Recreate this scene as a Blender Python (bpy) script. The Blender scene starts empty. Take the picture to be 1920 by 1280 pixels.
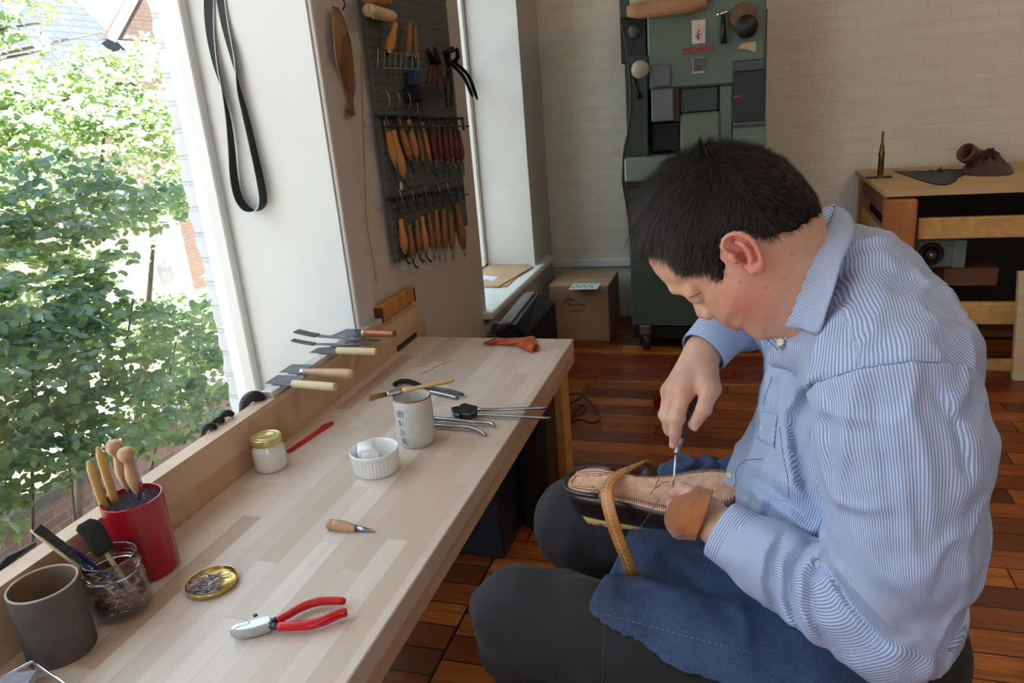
import bpy, math, random
import numpy as np
from mathutils import Vector, Matrix
random.seed(7); rng = np.random.default_rng(7)
SC = bpy.context.scene; COL = SC.collection
PI = math.pi

# ------------------------------------------------------------ camera
# camera recovered from the vanishing points of the room (focal 1417 px on a 1920 px wide frame)
FPX = 1417.4; CAMZ = 1.30
def _cam_axes(a, b, c):
    f = np.array([math.sin(a)*math.cos(b), math.cos(a)*math.cos(b), -math.sin(b)])
    r0 = np.array([math.cos(a), -math.sin(a), 0.0]); d0 = np.cross(f, r0)
    return np.array([r0*math.cos(c)+d0*math.sin(c), -r0*math.sin(c)+d0*math.cos(c), f])
CM = _cam_axes(-.3139168, .3161932, .0844934)       # rows: right, down, forward
CPOS = np.array([0.0, 0.0, CAMZ])
cd = bpy.data.cameras.new('camera'); cam = bpy.data.objects.new('camera', cd); COL.objects.link(cam)
cam.matrix_world = Matrix(((CM[0][0], -CM[1][0], -CM[2][0], 0), (CM[0][1], -CM[1][1], -CM[2][1], 0), (CM[0][2], -CM[1][2], -CM[2][2], CAMZ), (0, 0, 0, 1)))
cd.sensor_width = 36; cd.lens = FPX/1920*36; cd.clip_start = .02; cd.clip_end = 200
SC.camera = cam
# ------------------------------------------------------------ view, sky, sun, window portals, added fill lights
SC.view_settings.view_transform = 'Standard'; SC.view_settings.look = 'None'
SC.view_settings.gamma = 1; SC.view_settings.use_curve_mapping = False
SC.view_settings.exposure = 0.5
try:
    SC.cycles.use_denoising = True; SC.cycles.max_bounces = 10; SC.cycles.diffuse_bounces = 5
    SC.cycles.transparent_max_bounces = 12; SC.cycles.sample_clamp_indirect = 6; SC.cycles.caustics_refractive = False; SC.cycles.caustics_reflective = False
except Exception: pass
W = bpy.data.worlds.new('world'); SC.world = W; W.use_nodes = True
_nt = W.node_tree; _nt.nodes.clear()
_o = _nt.nodes.new('ShaderNodeOutputWorld'); _bg = _nt.nodes.new('ShaderNodeBackground')
_tc = _nt.nodes.new('ShaderNodeTexCoord'); _sep = _nt.nodes.new('ShaderNodeSeparateXYZ'); _rp = _nt.nodes.new('ShaderNodeValToRGB')
_rp.color_ramp.elements[0].position = 0.0; _rp.color_ramp.elements[0].color = (.86, .94, 1.0, 1)
_rp.color_ramp.elements[1].position = .7; _rp.color_ramp.elements[1].color = (.62, .80, 1.0, 1)
_nt.links.new(_tc.outputs['Generated'], _sep.inputs[0]); _nt.links.new(_sep.outputs[2], _rp.inputs[0])
_nt.links.new(_rp.outputs[0], _bg.inputs[0]); _bg.inputs[1].default_value = 2.75; _nt.links.new(_bg.outputs[0], _o.inputs[0])
def light(name, kind, loc, energy, color=(1, 1, 1), size=1, size_y=None, aim=None, portal=False, angle=None):
    d = bpy.data.lights.new(name, kind); o = bpy.data.objects.new(name, d); COL.objects.link(o)
    o.location = loc; d.energy = energy; d.color = color
    if kind == 'AREA':
        d.shape = 'RECTANGLE'; d.size = size; d.size_y = size_y or size
        if portal: d.cycles.is_portal = True
    if angle is not None: d.angle = angle
    if aim is not None: o.rotation_euler = (Vector(aim)-Vector(loc)).to_track_quat('-Z', 'Y').to_euler()
    return o
light('sun', 'SUN', (5.5, -3.4, 12.2), 58, (1, .93, .78), aim=(-3.5, 1.6, .2), angle=.01)
light('window_portal', 'AREA', (-1.485, .15, 1.46), 1, size=3.5, size_y=2.18, aim=(0, .15, 1.46), portal=True)
light('window_portal', 'AREA', (-1.34, 3.45, 1.38), 1, size=1.0, size_y=1.95, aim=(0, 3.45, 1.38), portal=True)
light('window_portal', 'AREA', (.9, -2.35, 1.55), 1, size=1.4, size_y=1.5, aim=(.9, 0, 1.55), portal=True)  # portal of the added window behind the camera
light('added_room_fill', 'AREA', (1.6, 2.4, 2.75), 9, (1, .74, .48), size=.5, aim=(1.3, 2.6, 0))  # unseen warm lamp added to brighten the far right of the room
light('added_room_fill', 'AREA', (.9, -.6, 2.75), 4, (1, .92, .84), size=1.0, aim=(.6, -.6, 0))  # unseen lamp added to lift the ambient light near the camera

# ------------------------------------------------------------ from a pixel of the photograph to a point on a known plane of the room
def ray(x, y): return CM.T @ np.array([(x-960)/FPX, (y-640)/FPX, 1.0])
def at(x, y, d): return CPOS + ray(x, y)*d
def on_x(x, y, X): r = ray(x, y); return CPOS + r*(X/r[0])
def on_y(x, y, Y): r = ray(x, y); return CPOS + r*(Y/r[1])
def on_z(x, y, Z): r = ray(x, y); return CPOS + r*((Z-CAMZ)/r[2])

# ------------------------------------------------------------ objects
def tag(o, label=None, cat=None, group=None, kind=None):
    if label: o['label'] = label
    if cat: o['category'] = cat
    if group: o['group'] = group
    if kind: o['kind'] = kind
    return o
def thing(name, label, cat, loc=(0, 0, 0), rz=0, group=None):
    o = bpy.data.objects.new(name, None); COL.objects.link(o); o.empty_display_size = .05
    o.location = [float(v) for v in loc]; o.rotation_euler = (0, 0, rz)
    return tag(o, label, cat, group)
def copy_tree(o, parent=None):
    c = o.copy(); COL.objects.link(c)
    if parent: c.parent = parent
    for ch in list(o.children): copy_tree(ch, c)
    return c
def origin_of(o):
    p = Vector((0, 0, 0))
    while o: p = p + o.location; o = o.parent
    return np.array(p)
class MB:
    """collects verts and faces and links them as one mesh object"""
    def __init__(s): s.v = []; s.f = []; s.mi = []; s.m = 0
    def add(s, vs, fs):
        n = len(s.v); s.v += [tuple(map(float, p)) for p in vs]; s.f += [tuple(i+n for i in q) for q in fs]; s.mi += [s.m]*len(fs); return s
    def box(s, c, d, rz=0, rx=0, ry=0, bev=0):
        hx, hy, hz = [k/2 for k in d]; b = min(bev, hx*.9, hy*.9, hz*.9)
        R = Matrix.Rotation(rz, 3, 'Z') @ Matrix.Rotation(ry, 3, 'Y') @ Matrix.Rotation(rx, 3, 'X')
        if b <= 0:
            P = [(x, y, z) for z in (-hz, hz) for x, y in ((-hx, -hy), (hx, -hy), (hx, hy), (-hx, hy))]
            F = [(3, 2, 1, 0), (4, 5, 6, 7), (0, 1, 5, 4), (1, 2, 6, 5), (2, 3, 7, 6), (3, 0, 4, 7)]
        else:
            P = []; F = []
            for z, q in ((-hz, b), (-hz+b, 0), (hz-b, 0), (hz, b)):
                for x, y in ((-hx+b, -hy+q), (hx-b, -hy+q), (hx-q, -hy+b), (hx-q, hy-b), (hx-b, hy-q), (-hx+b, hy-q), (-hx+q, hy-b), (-hx+q, -hy+b)): P.append((x, y, z))
            F.append(tuple(range(7, -1, -1))); F.append(tuple(range(24, 32)))
            for k in range(3):
                for i in range(8): F.append((k*8+i, k*8+(i+1) % 8, k*8+8+(i+1) % 8, k*8+8+i))
        return s.add([R @ Vector(p) + Vector([float(k) for k in c]) for p in P], F)
    def bx(s, x0, x1, y0, y1, z0, z1, bev=0): return s.box(((x0+x1)/2, (y0+y1)/2, (z0+z1)/2), (abs(x1-x0), abs(y1-y0), abs(z1-z0)), bev=bev)
    def prism(s, poly, z0, z1, M=None):
        n = len(poly); P = [(x, y, z0) for x, y in poly]+[(x, y, z1) for x, y in poly]
        F = [tuple(range(n-1, -1, -1)), tuple(range(n, 2*n))]+[(i, (i+1) % n, n+(i+1) % n, n+i) for i in range(n)]
        if M is not None: P = [M @ Vector(p) for p in P]
        return s.add(P, F)
    def loft(s, rings, cap=True, closed=True):
        n = len(rings[0]); P = [p for r in rings for p in r]; F = []
        for k in range(len(rings)-1):
            for i in range(n if closed else n-1): F.append((k*n+i, k*n+(i+1) % n, (k+1)*n+(i+1) % n, (k+1)*n+i))
        if cap: F.append(tuple(range(n-1, -1, -1))); F.append(tuple(range((len(rings)-1)*n, len(rings)*n)))
        return s.add(P, F)
    def tube(s, pts, rad, n=8, cap=True, flat=1.0, up=None):
        pts = [np.array(p, float) for p in pts]; m = len(pts)
        rad = [rad]*m if np.isscalar(rad) else rad; rings = []; nrm = None
        for k in range(m):
            t = pts[min(k+1, m-1)]-pts[max(k-1, 0)]; t = t/(np.linalg.norm(t)+1e-12)
            if nrm is None:
                a = np.array(up if up is not None else ((0, 0, 1) if abs(t[2]) < .9 else (1, 0, 0)), float); nrm = a-t*(a@t)
            else: nrm = nrm-t*(nrm@t)
            nrm = nrm/(np.linalg.norm(nrm)+1e-12); b = np.cross(t, nrm)
            rings.append([pts[k]+rad[k]*(nrm*math.sin(q)*flat+b*math.cos(q)) for q in (2*PI*i/n for i in range(n))])
        return s.loft(rings, cap)
    def lathe(s, prof, c=(0, 0, 0), n=40, cap=False, axis=None):
        """prof: (radius, height) pairs turned about z, or about the given axis"""
        c = np.array(c, float)
        if axis is None: e1, e2, e3 = np.eye(3)
        else:
            e3 = np.array(axis, float); e3 /= np.linalg.norm(e3); a = np.array((0, 0, 1.) if abs(e3[2]) < .9 else (1., 0, 0))
            e1 = np.cross(a, e3); e1 /= np.linalg.norm(e1); e2 = np.cross(e3, e1)
        return s.loft([[c+e1*(r*math.cos(2*PI*i/n))+e2*(r*math.sin(2*PI*i/n))+e3*h for i in range(n)] for r, h in prof], cap)
    def ribbon(s, pts, wid, thick, up):
        """flat band along pts; wid = half width vectors per point"""
        rings = []
        for p, w, u in zip(pts, wid, up):
            p = np.array(p, float); w = np.array(w, float); u = np.array(u, float)*thick/2
            rings.append([p-w-u, p+w-u, p+w+u, p-w+u])
        return s.loft(rings, True)
    def build(s, name, mats, parent=None, smooth=False, attr=None, auto=None):
        me = bpy.data.meshes.new(name)
        v = np.array(s.v, float)
        if parent is not None: v = v-origin_of(parent)*getattr(s, 'world', 1)
        me.from_pydata(v.tolist(), [], s.f)
        mats = mats if isinstance(mats, (list, tuple)) else [mats]
        for m in mats: me.materials.append(m)
        if len(mats) > 1: me.polygons.foreach_set('material_index', s.mi)
        if smooth: me.polygons.foreach_set('use_smooth', [True]*len(s.f))
        if auto is not None: me.set_sharp_from_angle(angle=auto)
        me.update(); o = bpy.data.objects.new(name, me); COL.objects.link(o)
        if parent is not None: o.parent = parent
        return o
def LM():
    m = MB(); m.world = 0; return m            # a builder whose coordinates are local to the parent
def struct(name, mb, mat, smooth=False, **k):
    o = mb.build(name, mat, None, smooth, **k); o['kind'] = 'structure'; return o
def word_mesh(name, txt, size, ext, mat, parent):
    fc = bpy.data.curves.new(name, 'FONT'); fc.body = txt; fc.size = size; fc.extrude = ext; fo = bpy.data.objects.new('tmp_text', fc); COL.objects.link(fo)
    dg = bpy.context.evaluated_depsgraph_get(); me = bpy.data.meshes.new_from_object(fo.evaluated_get(dg)); bpy.data.objects.remove(fo)
    o = bpy.data.objects.new(name, me); COL.objects.link(o); me.materials.append(mat); o.parent = parent; return o
def curve_pts(P, n=8):
    """Catmull-Rom through P"""
    P = [np.array(p, float) for p in P]; Q = [2*P[0]-P[1]]+P+[2*P[-1]-P[-2]]; out = []
    for i in range(1, len(Q)-2):
        for k in range(n):
            t = k/n; out.append(.5*((2*Q[i])+(-Q[i-1]+Q[i+1])*t+(2*Q[i-1]-5*Q[i]+4*Q[i+1]-Q[i+2])*t*t+(-Q[i-1]+3*Q[i]-3*Q[i+1]+Q[i+2])*t**3))
    return out+[P[-1]]

# ------------------------------------------------------------ materials
def srgb(*c): return tuple(((k/255)/12.92 if k/255 <= .04045 else ((k/255+.055)/1.055)**2.4) for k in c)+(1,)
class NB:
    def __init__(s, name):
        s.mat = bpy.data.materials.new(name); s.mat.use_nodes = True; s.nt = s.mat.node_tree; s.nt.nodes.clear()
        s.out = s.nt.nodes.new('ShaderNodeOutputMaterial'); s.bs = s.nt.nodes.new('ShaderNodeBsdfPrincipled')
        s.nt.links.new(s.bs.outputs[0], s.out.inputs[0])
    def n(s, t, **k):
        x = s.nt.nodes.new('ShaderNode'+t)
        for a, b in k.items(): setattr(x, a, b)
        return x
    def put(s, sock, val):
        if isinstance(val, bpy.types.NodeSocket): s.nt.links.new(val, sock)
        elif val is not None:
            try: sock.default_value = val
            except Exception: sock.default_value = tuple(val)[:3]
    def math(s, op, a, b=None, c=None):
        x = s.n('Math', operation=op); s.put(x.inputs[0], a); s.put(x.inputs[1], b); s.put(x.inputs[2], c); return x.outputs[0]
    def obj(s): return s.n('TexCoord').outputs['Object']
    def geo(s): return s.n('NewGeometry').outputs['Position']
    def xyz(s, v): x = s.n('SeparateXYZ'); s.put(x.inputs[0], v); return x.outputs[0], x.outputs[1], x.outputs[2]
    def comb(s, a, b, c): x = s.n('CombineXYZ'); s.put(x.inputs[0], a); s.put(x.inputs[1], b); s.put(x.inputs[2], c); return x.outputs[0]
    def mapv(s, v, scale=(1, 1, 1), rot=(0, 0, 0), loc=(0, 0, 0)):
        x = s.n('Mapping'); s.put(x.inputs[0], v); x.inputs['Scale'].default_value = scale; x.inputs['Rotation'].default_value = rot; x.inputs['Location'].default_value = loc; return x.outputs[0]
    def noise(s, v, scale=5, detail=4, rough=.5, dist=0):
        x = s.n('TexNoise'); s.put(x.inputs['Vector'], v); x.inputs['Scale'].default_value = scale; x.inputs['Detail'].default_value = detail
        x.inputs['Roughness'].default_value = rough; x.inputs['Distortion'].default_value = dist; return x.outputs['Fac']
    def ramp(s, f, stops, interp='LINEAR'):
        x = s.n('ValToRGB'); x.color_ramp.interpolation = interp; e = x.color_ramp.elements
        while len(e) < len(stops): e.new(.5)
        for k, (p, c) in enumerate(stops): e[k].position = p; e[k].color = c if len(c) == 4 else (*c, 1)
        s.put(x.inputs[0], f); return x.outputs[0]
    def mix(s, f, a, b, blend='MIX'):
        x = s.n('Mix', data_type='RGBA', blend_type=blend); s.put(x.inputs[0], f); s.put(x.inputs[6], a); s.put(x.inputs[7], b); return x.outputs[2]
    def wn(s, v, dim='3D'):
        x = s.n('TexWhiteNoise', noise_dimensions=dim)
        s.put(x.inputs['Vector' if dim != '1D' else 'W'], v); return x.outputs['Value']
    def bump(s, h, strength=.3, dist=.01):
        x = s.n('Bump'); s.put(x.inputs['Height'], h); x.inputs['Strength'].default_value = strength; x.inputs['Distance'].default_value = dist
        s.put(s.bs.inputs['Normal'], x.outputs[0]); return s
    def set(s, **k):
        for a, b in k.items(): s.put(s.bs.inputs[a.replace('_', ' ')], b)
        return s
def pm(name, c, c2=None, sc=8, rough=.6, metal=0, bump=0, bsc=None, stretch=(1, 1, 1), **k):
    """plain procedural material: colour varied by noise, optional bump"""
    b = NB(name); v = b.mapv(b.obj(), stretch); n = b.noise(v, sc)
    c2 = c2 or tuple(x*.82 for x in c[:3])+(1,)
    b.set(Base_Color=b.ramp(n, [(.3, c2), (.7, c)]), Roughness=rough, Metallic=metal, **k)
    if bump: b.bump(b.noise(v, bsc or sc*4), bump, .002)
    return b.mat
def planks(b, u, v, w, L, gap):
    i = b.math('FLOOR', b.math('DIVIDE', u, w)); r1 = b.wn(i, '1D')
    vv = b.math('ADD', b.math('DIVIDE', v, L), b.math('MULTIPLY', r1, 9.7)); j = b.math('FLOOR', vv)
    r = b.wn(b.comb(i, j, 3.3)); fu = b.math('FRACT', b.math('DIVIDE', u, w)); fv = b.math('FRACT', vv)
    du = b.math('MULTIPLY', b.math('SUBTRACT', .5, b.math('ABSOLUTE', b.math('SUBTRACT', fu, .5))), w)
    dv = b.math('MULTIPLY', b.math('SUBTRACT', .5, b.math('ABSOLUTE', b.math('SUBTRACT', fv, .5))), L)
    seam = b.math('LESS_THAN', b.math('MINIMUM', du, dv), gap)
    return r, seam, i, j
def m_bench():
    b = NB('beech_butcher_block'); x, y, z = b.xyz(b.geo())
    r, seam, i, j = planks(b, x, y, .041, .42, .0004)
    g = b.noise(b.comb(b.math('MULTIPLY', x, 60), b.math('MULTIPLY', y, 2.2), b.math('ADD', b.math('MULTIPLY', r, 40), b.math('MULTIPLY', z, 30))), 1, 5, .6, .6)
    c = b.ramp(r, [(0, srgb(172, 146, 124)), (.06, srgb(188, 168, 150)), (.3, srgb(198, 182, 168)), (.6, srgb(204, 189, 176)), (.85, srgb(211, 198, 186)), (1, srgb(219, 208, 197))])
    c = b.mix(b.math('MULTIPLY', b.ramp(g, [(.38, (0, 0, 0)), (.72, (1, 1, 1))]), .35), c, srgb(192, 168, 150))
    c = b.mix(b.math('MULTIPLY', seam, .25), c, srgb(120, 90, 65))
    b.set(Base_Color=c, Roughness=.42, Specular_IOR_Level=.35); b.bump(g, .05, .001); return b.mat
def m_board():
    b = NB('oiled_board'); x, y, z = b.xyz(b.geo())
    r, seam, i, j = planks(b, z, y, .05, .33, .0004)
    g = b.noise(b.comb(b.math('MULTIPLY', z, 50), b.math('MULTIPLY', y, 3), b.math('ADD', b.math('MULTIPLY', r, 40), b.math('MULTIPLY', x, 40))), 1, 5, .6, .6)
    c = b.ramp(r, [(0, srgb(186, 152, 120)), (.5, srgb(200, 172, 144)), (1, srgb(212, 186, 158))])
    c = b.mix(b.math('MULTIPLY', g, .5), c, srgb(170, 134, 104))
    b.set(Base_Color=c, Roughness=.5); return b.mat
def m_floor():
    b = NB('pine_floor_planks'); x, y, z = b.xyz(b.geo())
    xs = b.math('ADD', x, .699); side = b.math('GREATER_THAN', xs, 0)
    yy = b.math('ADD', y, b.math('MULTIPLY', side, .031))
    xx = b.math('ADD', b.math('ABSOLUTE', xs), b.math('MULTIPLY', side, 50.0))
    r, seam, i, j = planks(b, yy, xx, .088, 1.3, .0022)
    joint = b.math('LESS_THAN', b.math('ABSOLUTE', xs), .0035)
    joint = b.math('MULTIPLY', joint, b.math('LESS_THAN', y, 2.3))
    seam = b.math('MAXIMUM', seam, joint)
    g = b.noise(b.comb(b.math('MULTIPLY', x, 2.2), b.math('MULTIPLY', y, 42), b.math('MULTIPLY', r, 60)), 1, 6, .65, 1.2)
    c = b.ramp(r, [(0, srgb(86, 40, 17)), (.3, srgb(122, 61, 24)), (.6, srgb(154, 82, 31)), (1, srgb(188, 110, 44))])
    c = b.mix(b.ramp(g, [(.42, (0, 0, 0)), (.68, (.75, .75, .75))]), c, srgb(84, 40, 20))
    red = b.math('MULTIPLY', b.math('GREATER_THAN', y, 3.25), b.math('LESS_THAN', y, 3.62))
    c = b.mix(b.math('MULTIPLY', red, .8), c, srgb(104, 30, 22))
    st = b.noise(b.geo(), 2.5, 3, .6); c = b.mix(b.ramp(st, [(.5, (0, 0, 0)), (.75, (.6, .6, .6))]), c, srgb(70, 32, 16))
    c = b.mix(seam, c, srgb(28, 14, 8))
    b.set(Base_Color=c, Roughness=b.ramp(g, [(.3, (.22, .22, .22)), (.8, (.42, .42, .42))]))
    b.bump(b.math('SUBTRACT', b.math('MULTIPLY', g, .3), seam), .35, .003); return b.mat
def m_plaster(name, c, sc=3):
    b = NB(name); n = b.noise(b.geo(), sc, 5, .6); f = b.noise(b.geo(), 90, 3)
    b.set(Base_Color=b.ramp(n, [(.3, tuple(x*.93 for x in c[:3])+(1,)), (.7, c)]), Roughness=.75); b.bump(b.math('ADD', f, b.math('MULTIPLY', n, 3)), .12, .003); return b.mat
def m_brick(name, c1, c2, mort, plane='xz', w=.21, h=.072, paint=False, bstr=.5):
    b = NB(name); x, y, z = b.xyz(b.geo()); u = x if plane == 'xz' else y
    dn = b.noise(b.geo(), 2.2, 4, .6); dd = b.math('MULTIPLY', b.math('SUBTRACT', dn, .5), .03)
    t = b.n('TexBrick'); b.put(t.inputs['Vector'], b.comb(u, b.math('ADD', z, dd), 0)); t.inputs['Scale'].default_value = 1
    t.inputs['Brick Width'].default_value = w; t.inputs['Row Height'].default_value = h; t.inputs['Mortar Size'].default_value = .009; t.inputs['Mortar Smooth'].default_value = .7
    t.inputs['Color1'].default_value = c1; t.inputs['Color2'].default_value = c2; t.inputs['Mortar'].default_value = mort; t.inputs['Bias'].default_value = 0
    n = b.noise(b.geo(), 26, 5, .65); c = t.outputs['Color']
    if not paint: c = b.mix(b.math('MULTIPLY', n, .5), c, tuple(k*.55 for k in c1[:3])+(1,))
    else:
        ns = b.noise(b.mapv(b.geo(), (1.5, 1.5, 9)), 3, 5, .65); c = b.mix(b.ramp(ns, [(.4, (0, 0, 0)), (.8, (.5, .5, .5))]), c, tuple(k*.72 for k in c1[:3])+(1,))
    b.set(Base_Color=c, Roughness=.8)
    h_ = b.math('SUBTRACT', b.math('MULTIPLY', n, .7), b.math('MULTIPLY', t.outputs['Fac'], .8)); b.bump(h_, bstr, .006); return b.mat
def m_glass(name, tint=(1, 1, 1, 1), rough=0.0, ior=1.45):
    """clear glass that also lets light through"""
    b = NB(name); tr = b.n('BsdfTransparent'); gl = b.n('BsdfGlossy'); gl.inputs['Roughness'].default_value = .03+rough; lw = b.n('LayerWeight')
    fac = b.math('ADD', .05, b.math('MULTIPLY', b.math('POWER', lw.outputs['Facing'], 2.6), .8))
    mx = b.n('MixShader'); b.put(mx.inputs[0], fac); b.put(mx.inputs[1], tr.outputs[0]); b.put(mx.inputs[2], gl.outputs[0]); b.put(b.out.inputs[0], mx.outputs[0])
    tr.inputs[0].default_value = tint; return b.mat
def m_pane():
    b = NB('window_glass'); tr = b.n('BsdfTransparent'); gl = b.n('BsdfGlossy'); gl.inputs['Roughness'].default_value = .02; fr = b.n('LayerWeight')
    mx = b.n('MixShader'); b.put(mx.inputs[0], b.math('ADD', .02, b.math('MULTIPLY', b.math('POWER', fr.outputs['Facing'], 5.0), .8))); b.put(mx.inputs[1], tr.outputs[0]); b.put(mx.inputs[2], gl.outputs[0]); b.put(b.out.inputs[0], mx.outputs[0])
    tr.inputs[0].default_value = (.97, .985, .98, 1); return b.mat
M = {}
M['bench'] = m_bench(); M['board'] = m_board(); M['floor'] = m_floor()
M['white'] = m_plaster('white_painted_plaster', srgb(220, 222, 219)); M['wallgrey'] = m_plaster('white_wall_paint', srgb(198, 193, 186))
M['trimwhite'] = pm('white_gloss_paint', srgb(232, 233, 229), srgb(222, 224, 220), 6, .35)
M['farwall'] = m_brick('whitewashed_brick', srgb(222, 217, 204), srgb(219, 213, 200), srgb(216, 211, 197), 'xz', .20, .066, True, .18)
M['extwhite'] = m_brick('whitewashed_outer_brick', srgb(196, 198, 204), srgb(188, 190, 196), srgb(180, 182, 188), 'yz', .2, .075, True, .9)
M['brickred'] = m_brick('old_red_brick', srgb(94, 62, 54), srgb(124, 86, 76), srgb(116, 104, 98), 'yz', .2, .07)
M['pane'] = m_pane()
M['steel'] = pm('worn_steel', srgb(176, 176, 178), srgb(140, 140, 144), 30, .32, 1, .05)
M['darksteel'] = pm('dark_steel', srgb(92, 94, 100), srgb(60, 62, 68), 30, .42, .9, .08)
M['blacksteel'] = pm('blackened_steel', srgb(44, 45, 50), srgb(26, 27, 30), 30, .5, .6, .08)
M['chrome'] = pm('polished_chrome', srgb(220, 220, 222), srgb(200, 200, 204), 20, .12, 1)
M['blackplastic'] = pm('black_plastic', srgb(24, 24, 28), srgb(15, 15, 18), 10, .4)
M['palewood'] = pm('pale_turned_wood', srgb(214, 194, 158), srgb(196, 170, 128), 6, .5, 0, .08, 40, (1, 1, 5))
M['beechwood'] = pm('beech_handle_wood', srgb(196, 160, 124), srgb(168, 128, 92), 6, .45, 0, .06, 40, (4, 4, 1))
M['orangewood'] = pm('aged_orange_wood', srgb(196, 136, 78), srgb(166, 104, 52), 7, .5, 0, .08, 40, (4, 4, 1))
M['brownwood'] = pm('lacquered_brown_wood', srgb(164, 92, 50), srgb(124, 62, 32), 7, .22, 0, .03, 40, (1, 5, 5))
M['darkwood'] = pm('dark_reddish_wood', srgb(92, 46, 32), srgb(64, 32, 24), 7, .5)
M['pine'] = pm('yellow_pine_lumber', srgb(206, 164, 98), srgb(184, 138, 74), 5, .6, 0, .1, 30, (6, 1, 6))
# ============================================================ the room
WX = -1.094                                        # inner face of the window wall
J1 = float(on_x(667, 610, WX)[1]); P0 = float(on_x(664.8, 0, WX)[1]); P1 = float(on_x(870, 485, WX)[1])
W2A = float(on_x(909.8, 560, WX)[1]); W2B = float(on_x(1003.6, 495, WX)[1])
FY = 4.28; RX = 3.3; BY = -2.4; HZ = 2.85; OX = -1.62
G1 = float(on_y(488.6, 700, J1)[0]); G2 = float(on_y(450, 700, J1)[0])
# floor, ceiling
M['dimwall'] = m_plaster('low_bounce_tan', srgb(150, 132, 112))  # unseen right and front walls made darker to cut bounce light
struct('floor', MB().bx(WX-.1, RX+.1, BY-.1, FY+.1, -.06, 0), M['floor'])
struct('ceiling', MB().bx(OX, RX+.1, BY-.1, FY+.15, HZ, HZ+.12), M['white'])
# window wall: piers, sills and lintels round the two windows
m = MB(); m.bx(OX, WX, BY-.1, -1.6, 0, HZ); m.bx(OX+.06, WX, -1.6, J1, 0, .33); m.bx(OX, WX, -1.6, J1, 2.55, HZ)
m.bx(G1, WX, J1, W2A, 0, HZ); m.bx(-1.40, WX, W2A, W2B, 0, .36); m.bx(OX, WX, W2A, W2B, 2.4, HZ); m.bx(-1.45, WX, W2B, FY+.1, 0, HZ)
struct('wall_left', m, M['wallgrey'])
struct('trim_1', MB().bx(WX-.002, WX+.012, J1, J1+.115, .56, HZ, .003), M['wallgrey'])
# the smooth white reveals
struct('trim_2', MB().bx(G1-.005, WX-.001, J1-.006, J1, .33, 2.56), M['white'])
struct('trim_3', MB().bx(-1.36, WX-.001, W2B-.006, W2B+.001, .36, 2.41), M['white'])
# outside masonry of the wall, painted white, with a ragged brick edge beside the glass
m = MB(); n = 130; Z = np.linspace(-.6, 2.9, n); rows = []
for k, z in enumerate(Z):
    e = .004*math.sin(k*.23)+.004*math.sin(k*1.7)+.008*random.random(); y0 = J1-.012
    rows.append([(G2-.12, y0+.6, z), (G2-.055-e*.8, y0+.03, z), (G2-.045-e, y0+.004-e*.3, z), (G2-.030-e*.4, y0-.003, z), (G2-.012, y0-.004, z), (G2+.03, y0, z)])
m.loft(rows, False, False); struct('wall_outside', m, M['extwhite'], True)
# window 1: jamb, head and bottom rail of the frame, one big pane
m = MB(); m.bx(G2, G1, J1-.035, J1-.003, .33, 2.55, .004); m.bx(G2, G1, -1.6, -1.55, .33, 2.55, .004); m.bx(G2, G1, -1.55, J1-.03, 2.49, 2.55); m.bx(G2, G1, -1.55, J1-.03, .33, .37)
struct('window_1', m, M['trimwhite'])
o = struct('window_2', MB().bx((G1+G2)/2-.002, (G1+G2)/2+.002, -1.55, J1-.035, .37, 2.49), M['pane'])
# window 3 (beyond the pegboard): frame and pane, deep white sill
xg = float(on_y(915, 495, W2B)[0]); m = MB(); m.bx(xg-.06, xg, W2B-.04, W2B-.004, .36, 2.4, .004); m.bx(xg-.06, xg, W2A, W2A+.04, .36, 2.4); m.bx(xg-.06, xg, W2A, W2B, .36, .42); m.bx(xg-.06, xg, W2A, W2B, 2.34, 2.4); m.bx(xg-.05, xg-.01, W2A, W2B, 1.36, 1.41)
struct('window_3', m, M['trimwhite'])
struct('window_4', MB().bx(xg-.034, xg-.03, W2A+.04, W2B-.04, .42, 2.34), M['pane'])
struct('trim_4', MB().bx(xg, -1.05, W2A-.05, 4.18, .368, .402, .006), M['trimwhite'])
# far wall of whitewashed brick, its low ledge, right wall, wall behind the camera with an added, unseen window for daylight
struct('wall_back', MB().bx(WX-.2, RX+.1, FY, FY+.12, 0, HZ), M['farwall'])
struct('trim_5', MB().bx(WX, -.5, FY-.03, FY, .30, .352, .008), M['white'])
struct('wall_right', MB().bx(RX, RX+.12, BY-.1, FY, 0, HZ), M['dimwall'])
m = MB(); m.bx(WX, .2, BY-.12, BY, 0, HZ); m.bx(1.6, RX, BY-.12, BY, 0, HZ); m.bx(.2, 1.6, BY-.12, BY, 0, .8); m.bx(.2, 1.6, BY-.12, BY, 2.3, HZ)
struct('wall_front', m, M['dimwall'])

# ============================================================ outside
struct('wall_foundation', MB().bx(OX, OX+.2, BY-.1, FY+.1, -2.7, -.06), M['brickred'])
b = NB('garden_ground'); n = b.noise(b.geo(), 3, 5); b.set(Base_Color=b.ramp(n, [(.35, srgb(188, 176, 160)), (.7, srgb(214, 204, 190))]), Roughness=.9)
struct('ground', MB().bx(-24, OX-.02, -12, 22, -2.75, -2.7), b.mat)
# garden wall of old red brick that runs beside the building
gw = thing('garden_wall', 'old red brick garden wall with dark stone coping below the shrubs outside', 'wall', (-4.7, 1.5, -2.7))
MB().bx(-4.85, -4.6, -8, 12, -2.7, -1.13).build('brickwork', M['brickred'], gw)
MB().bx(-4.90, -4.55, -8, 12, -1.13, -1.05, .01).build('coping', pm('mossy_coping_stone', srgb(84, 76, 70), srgb(60, 54, 50), 9, .9, 0, .3), gw)
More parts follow.
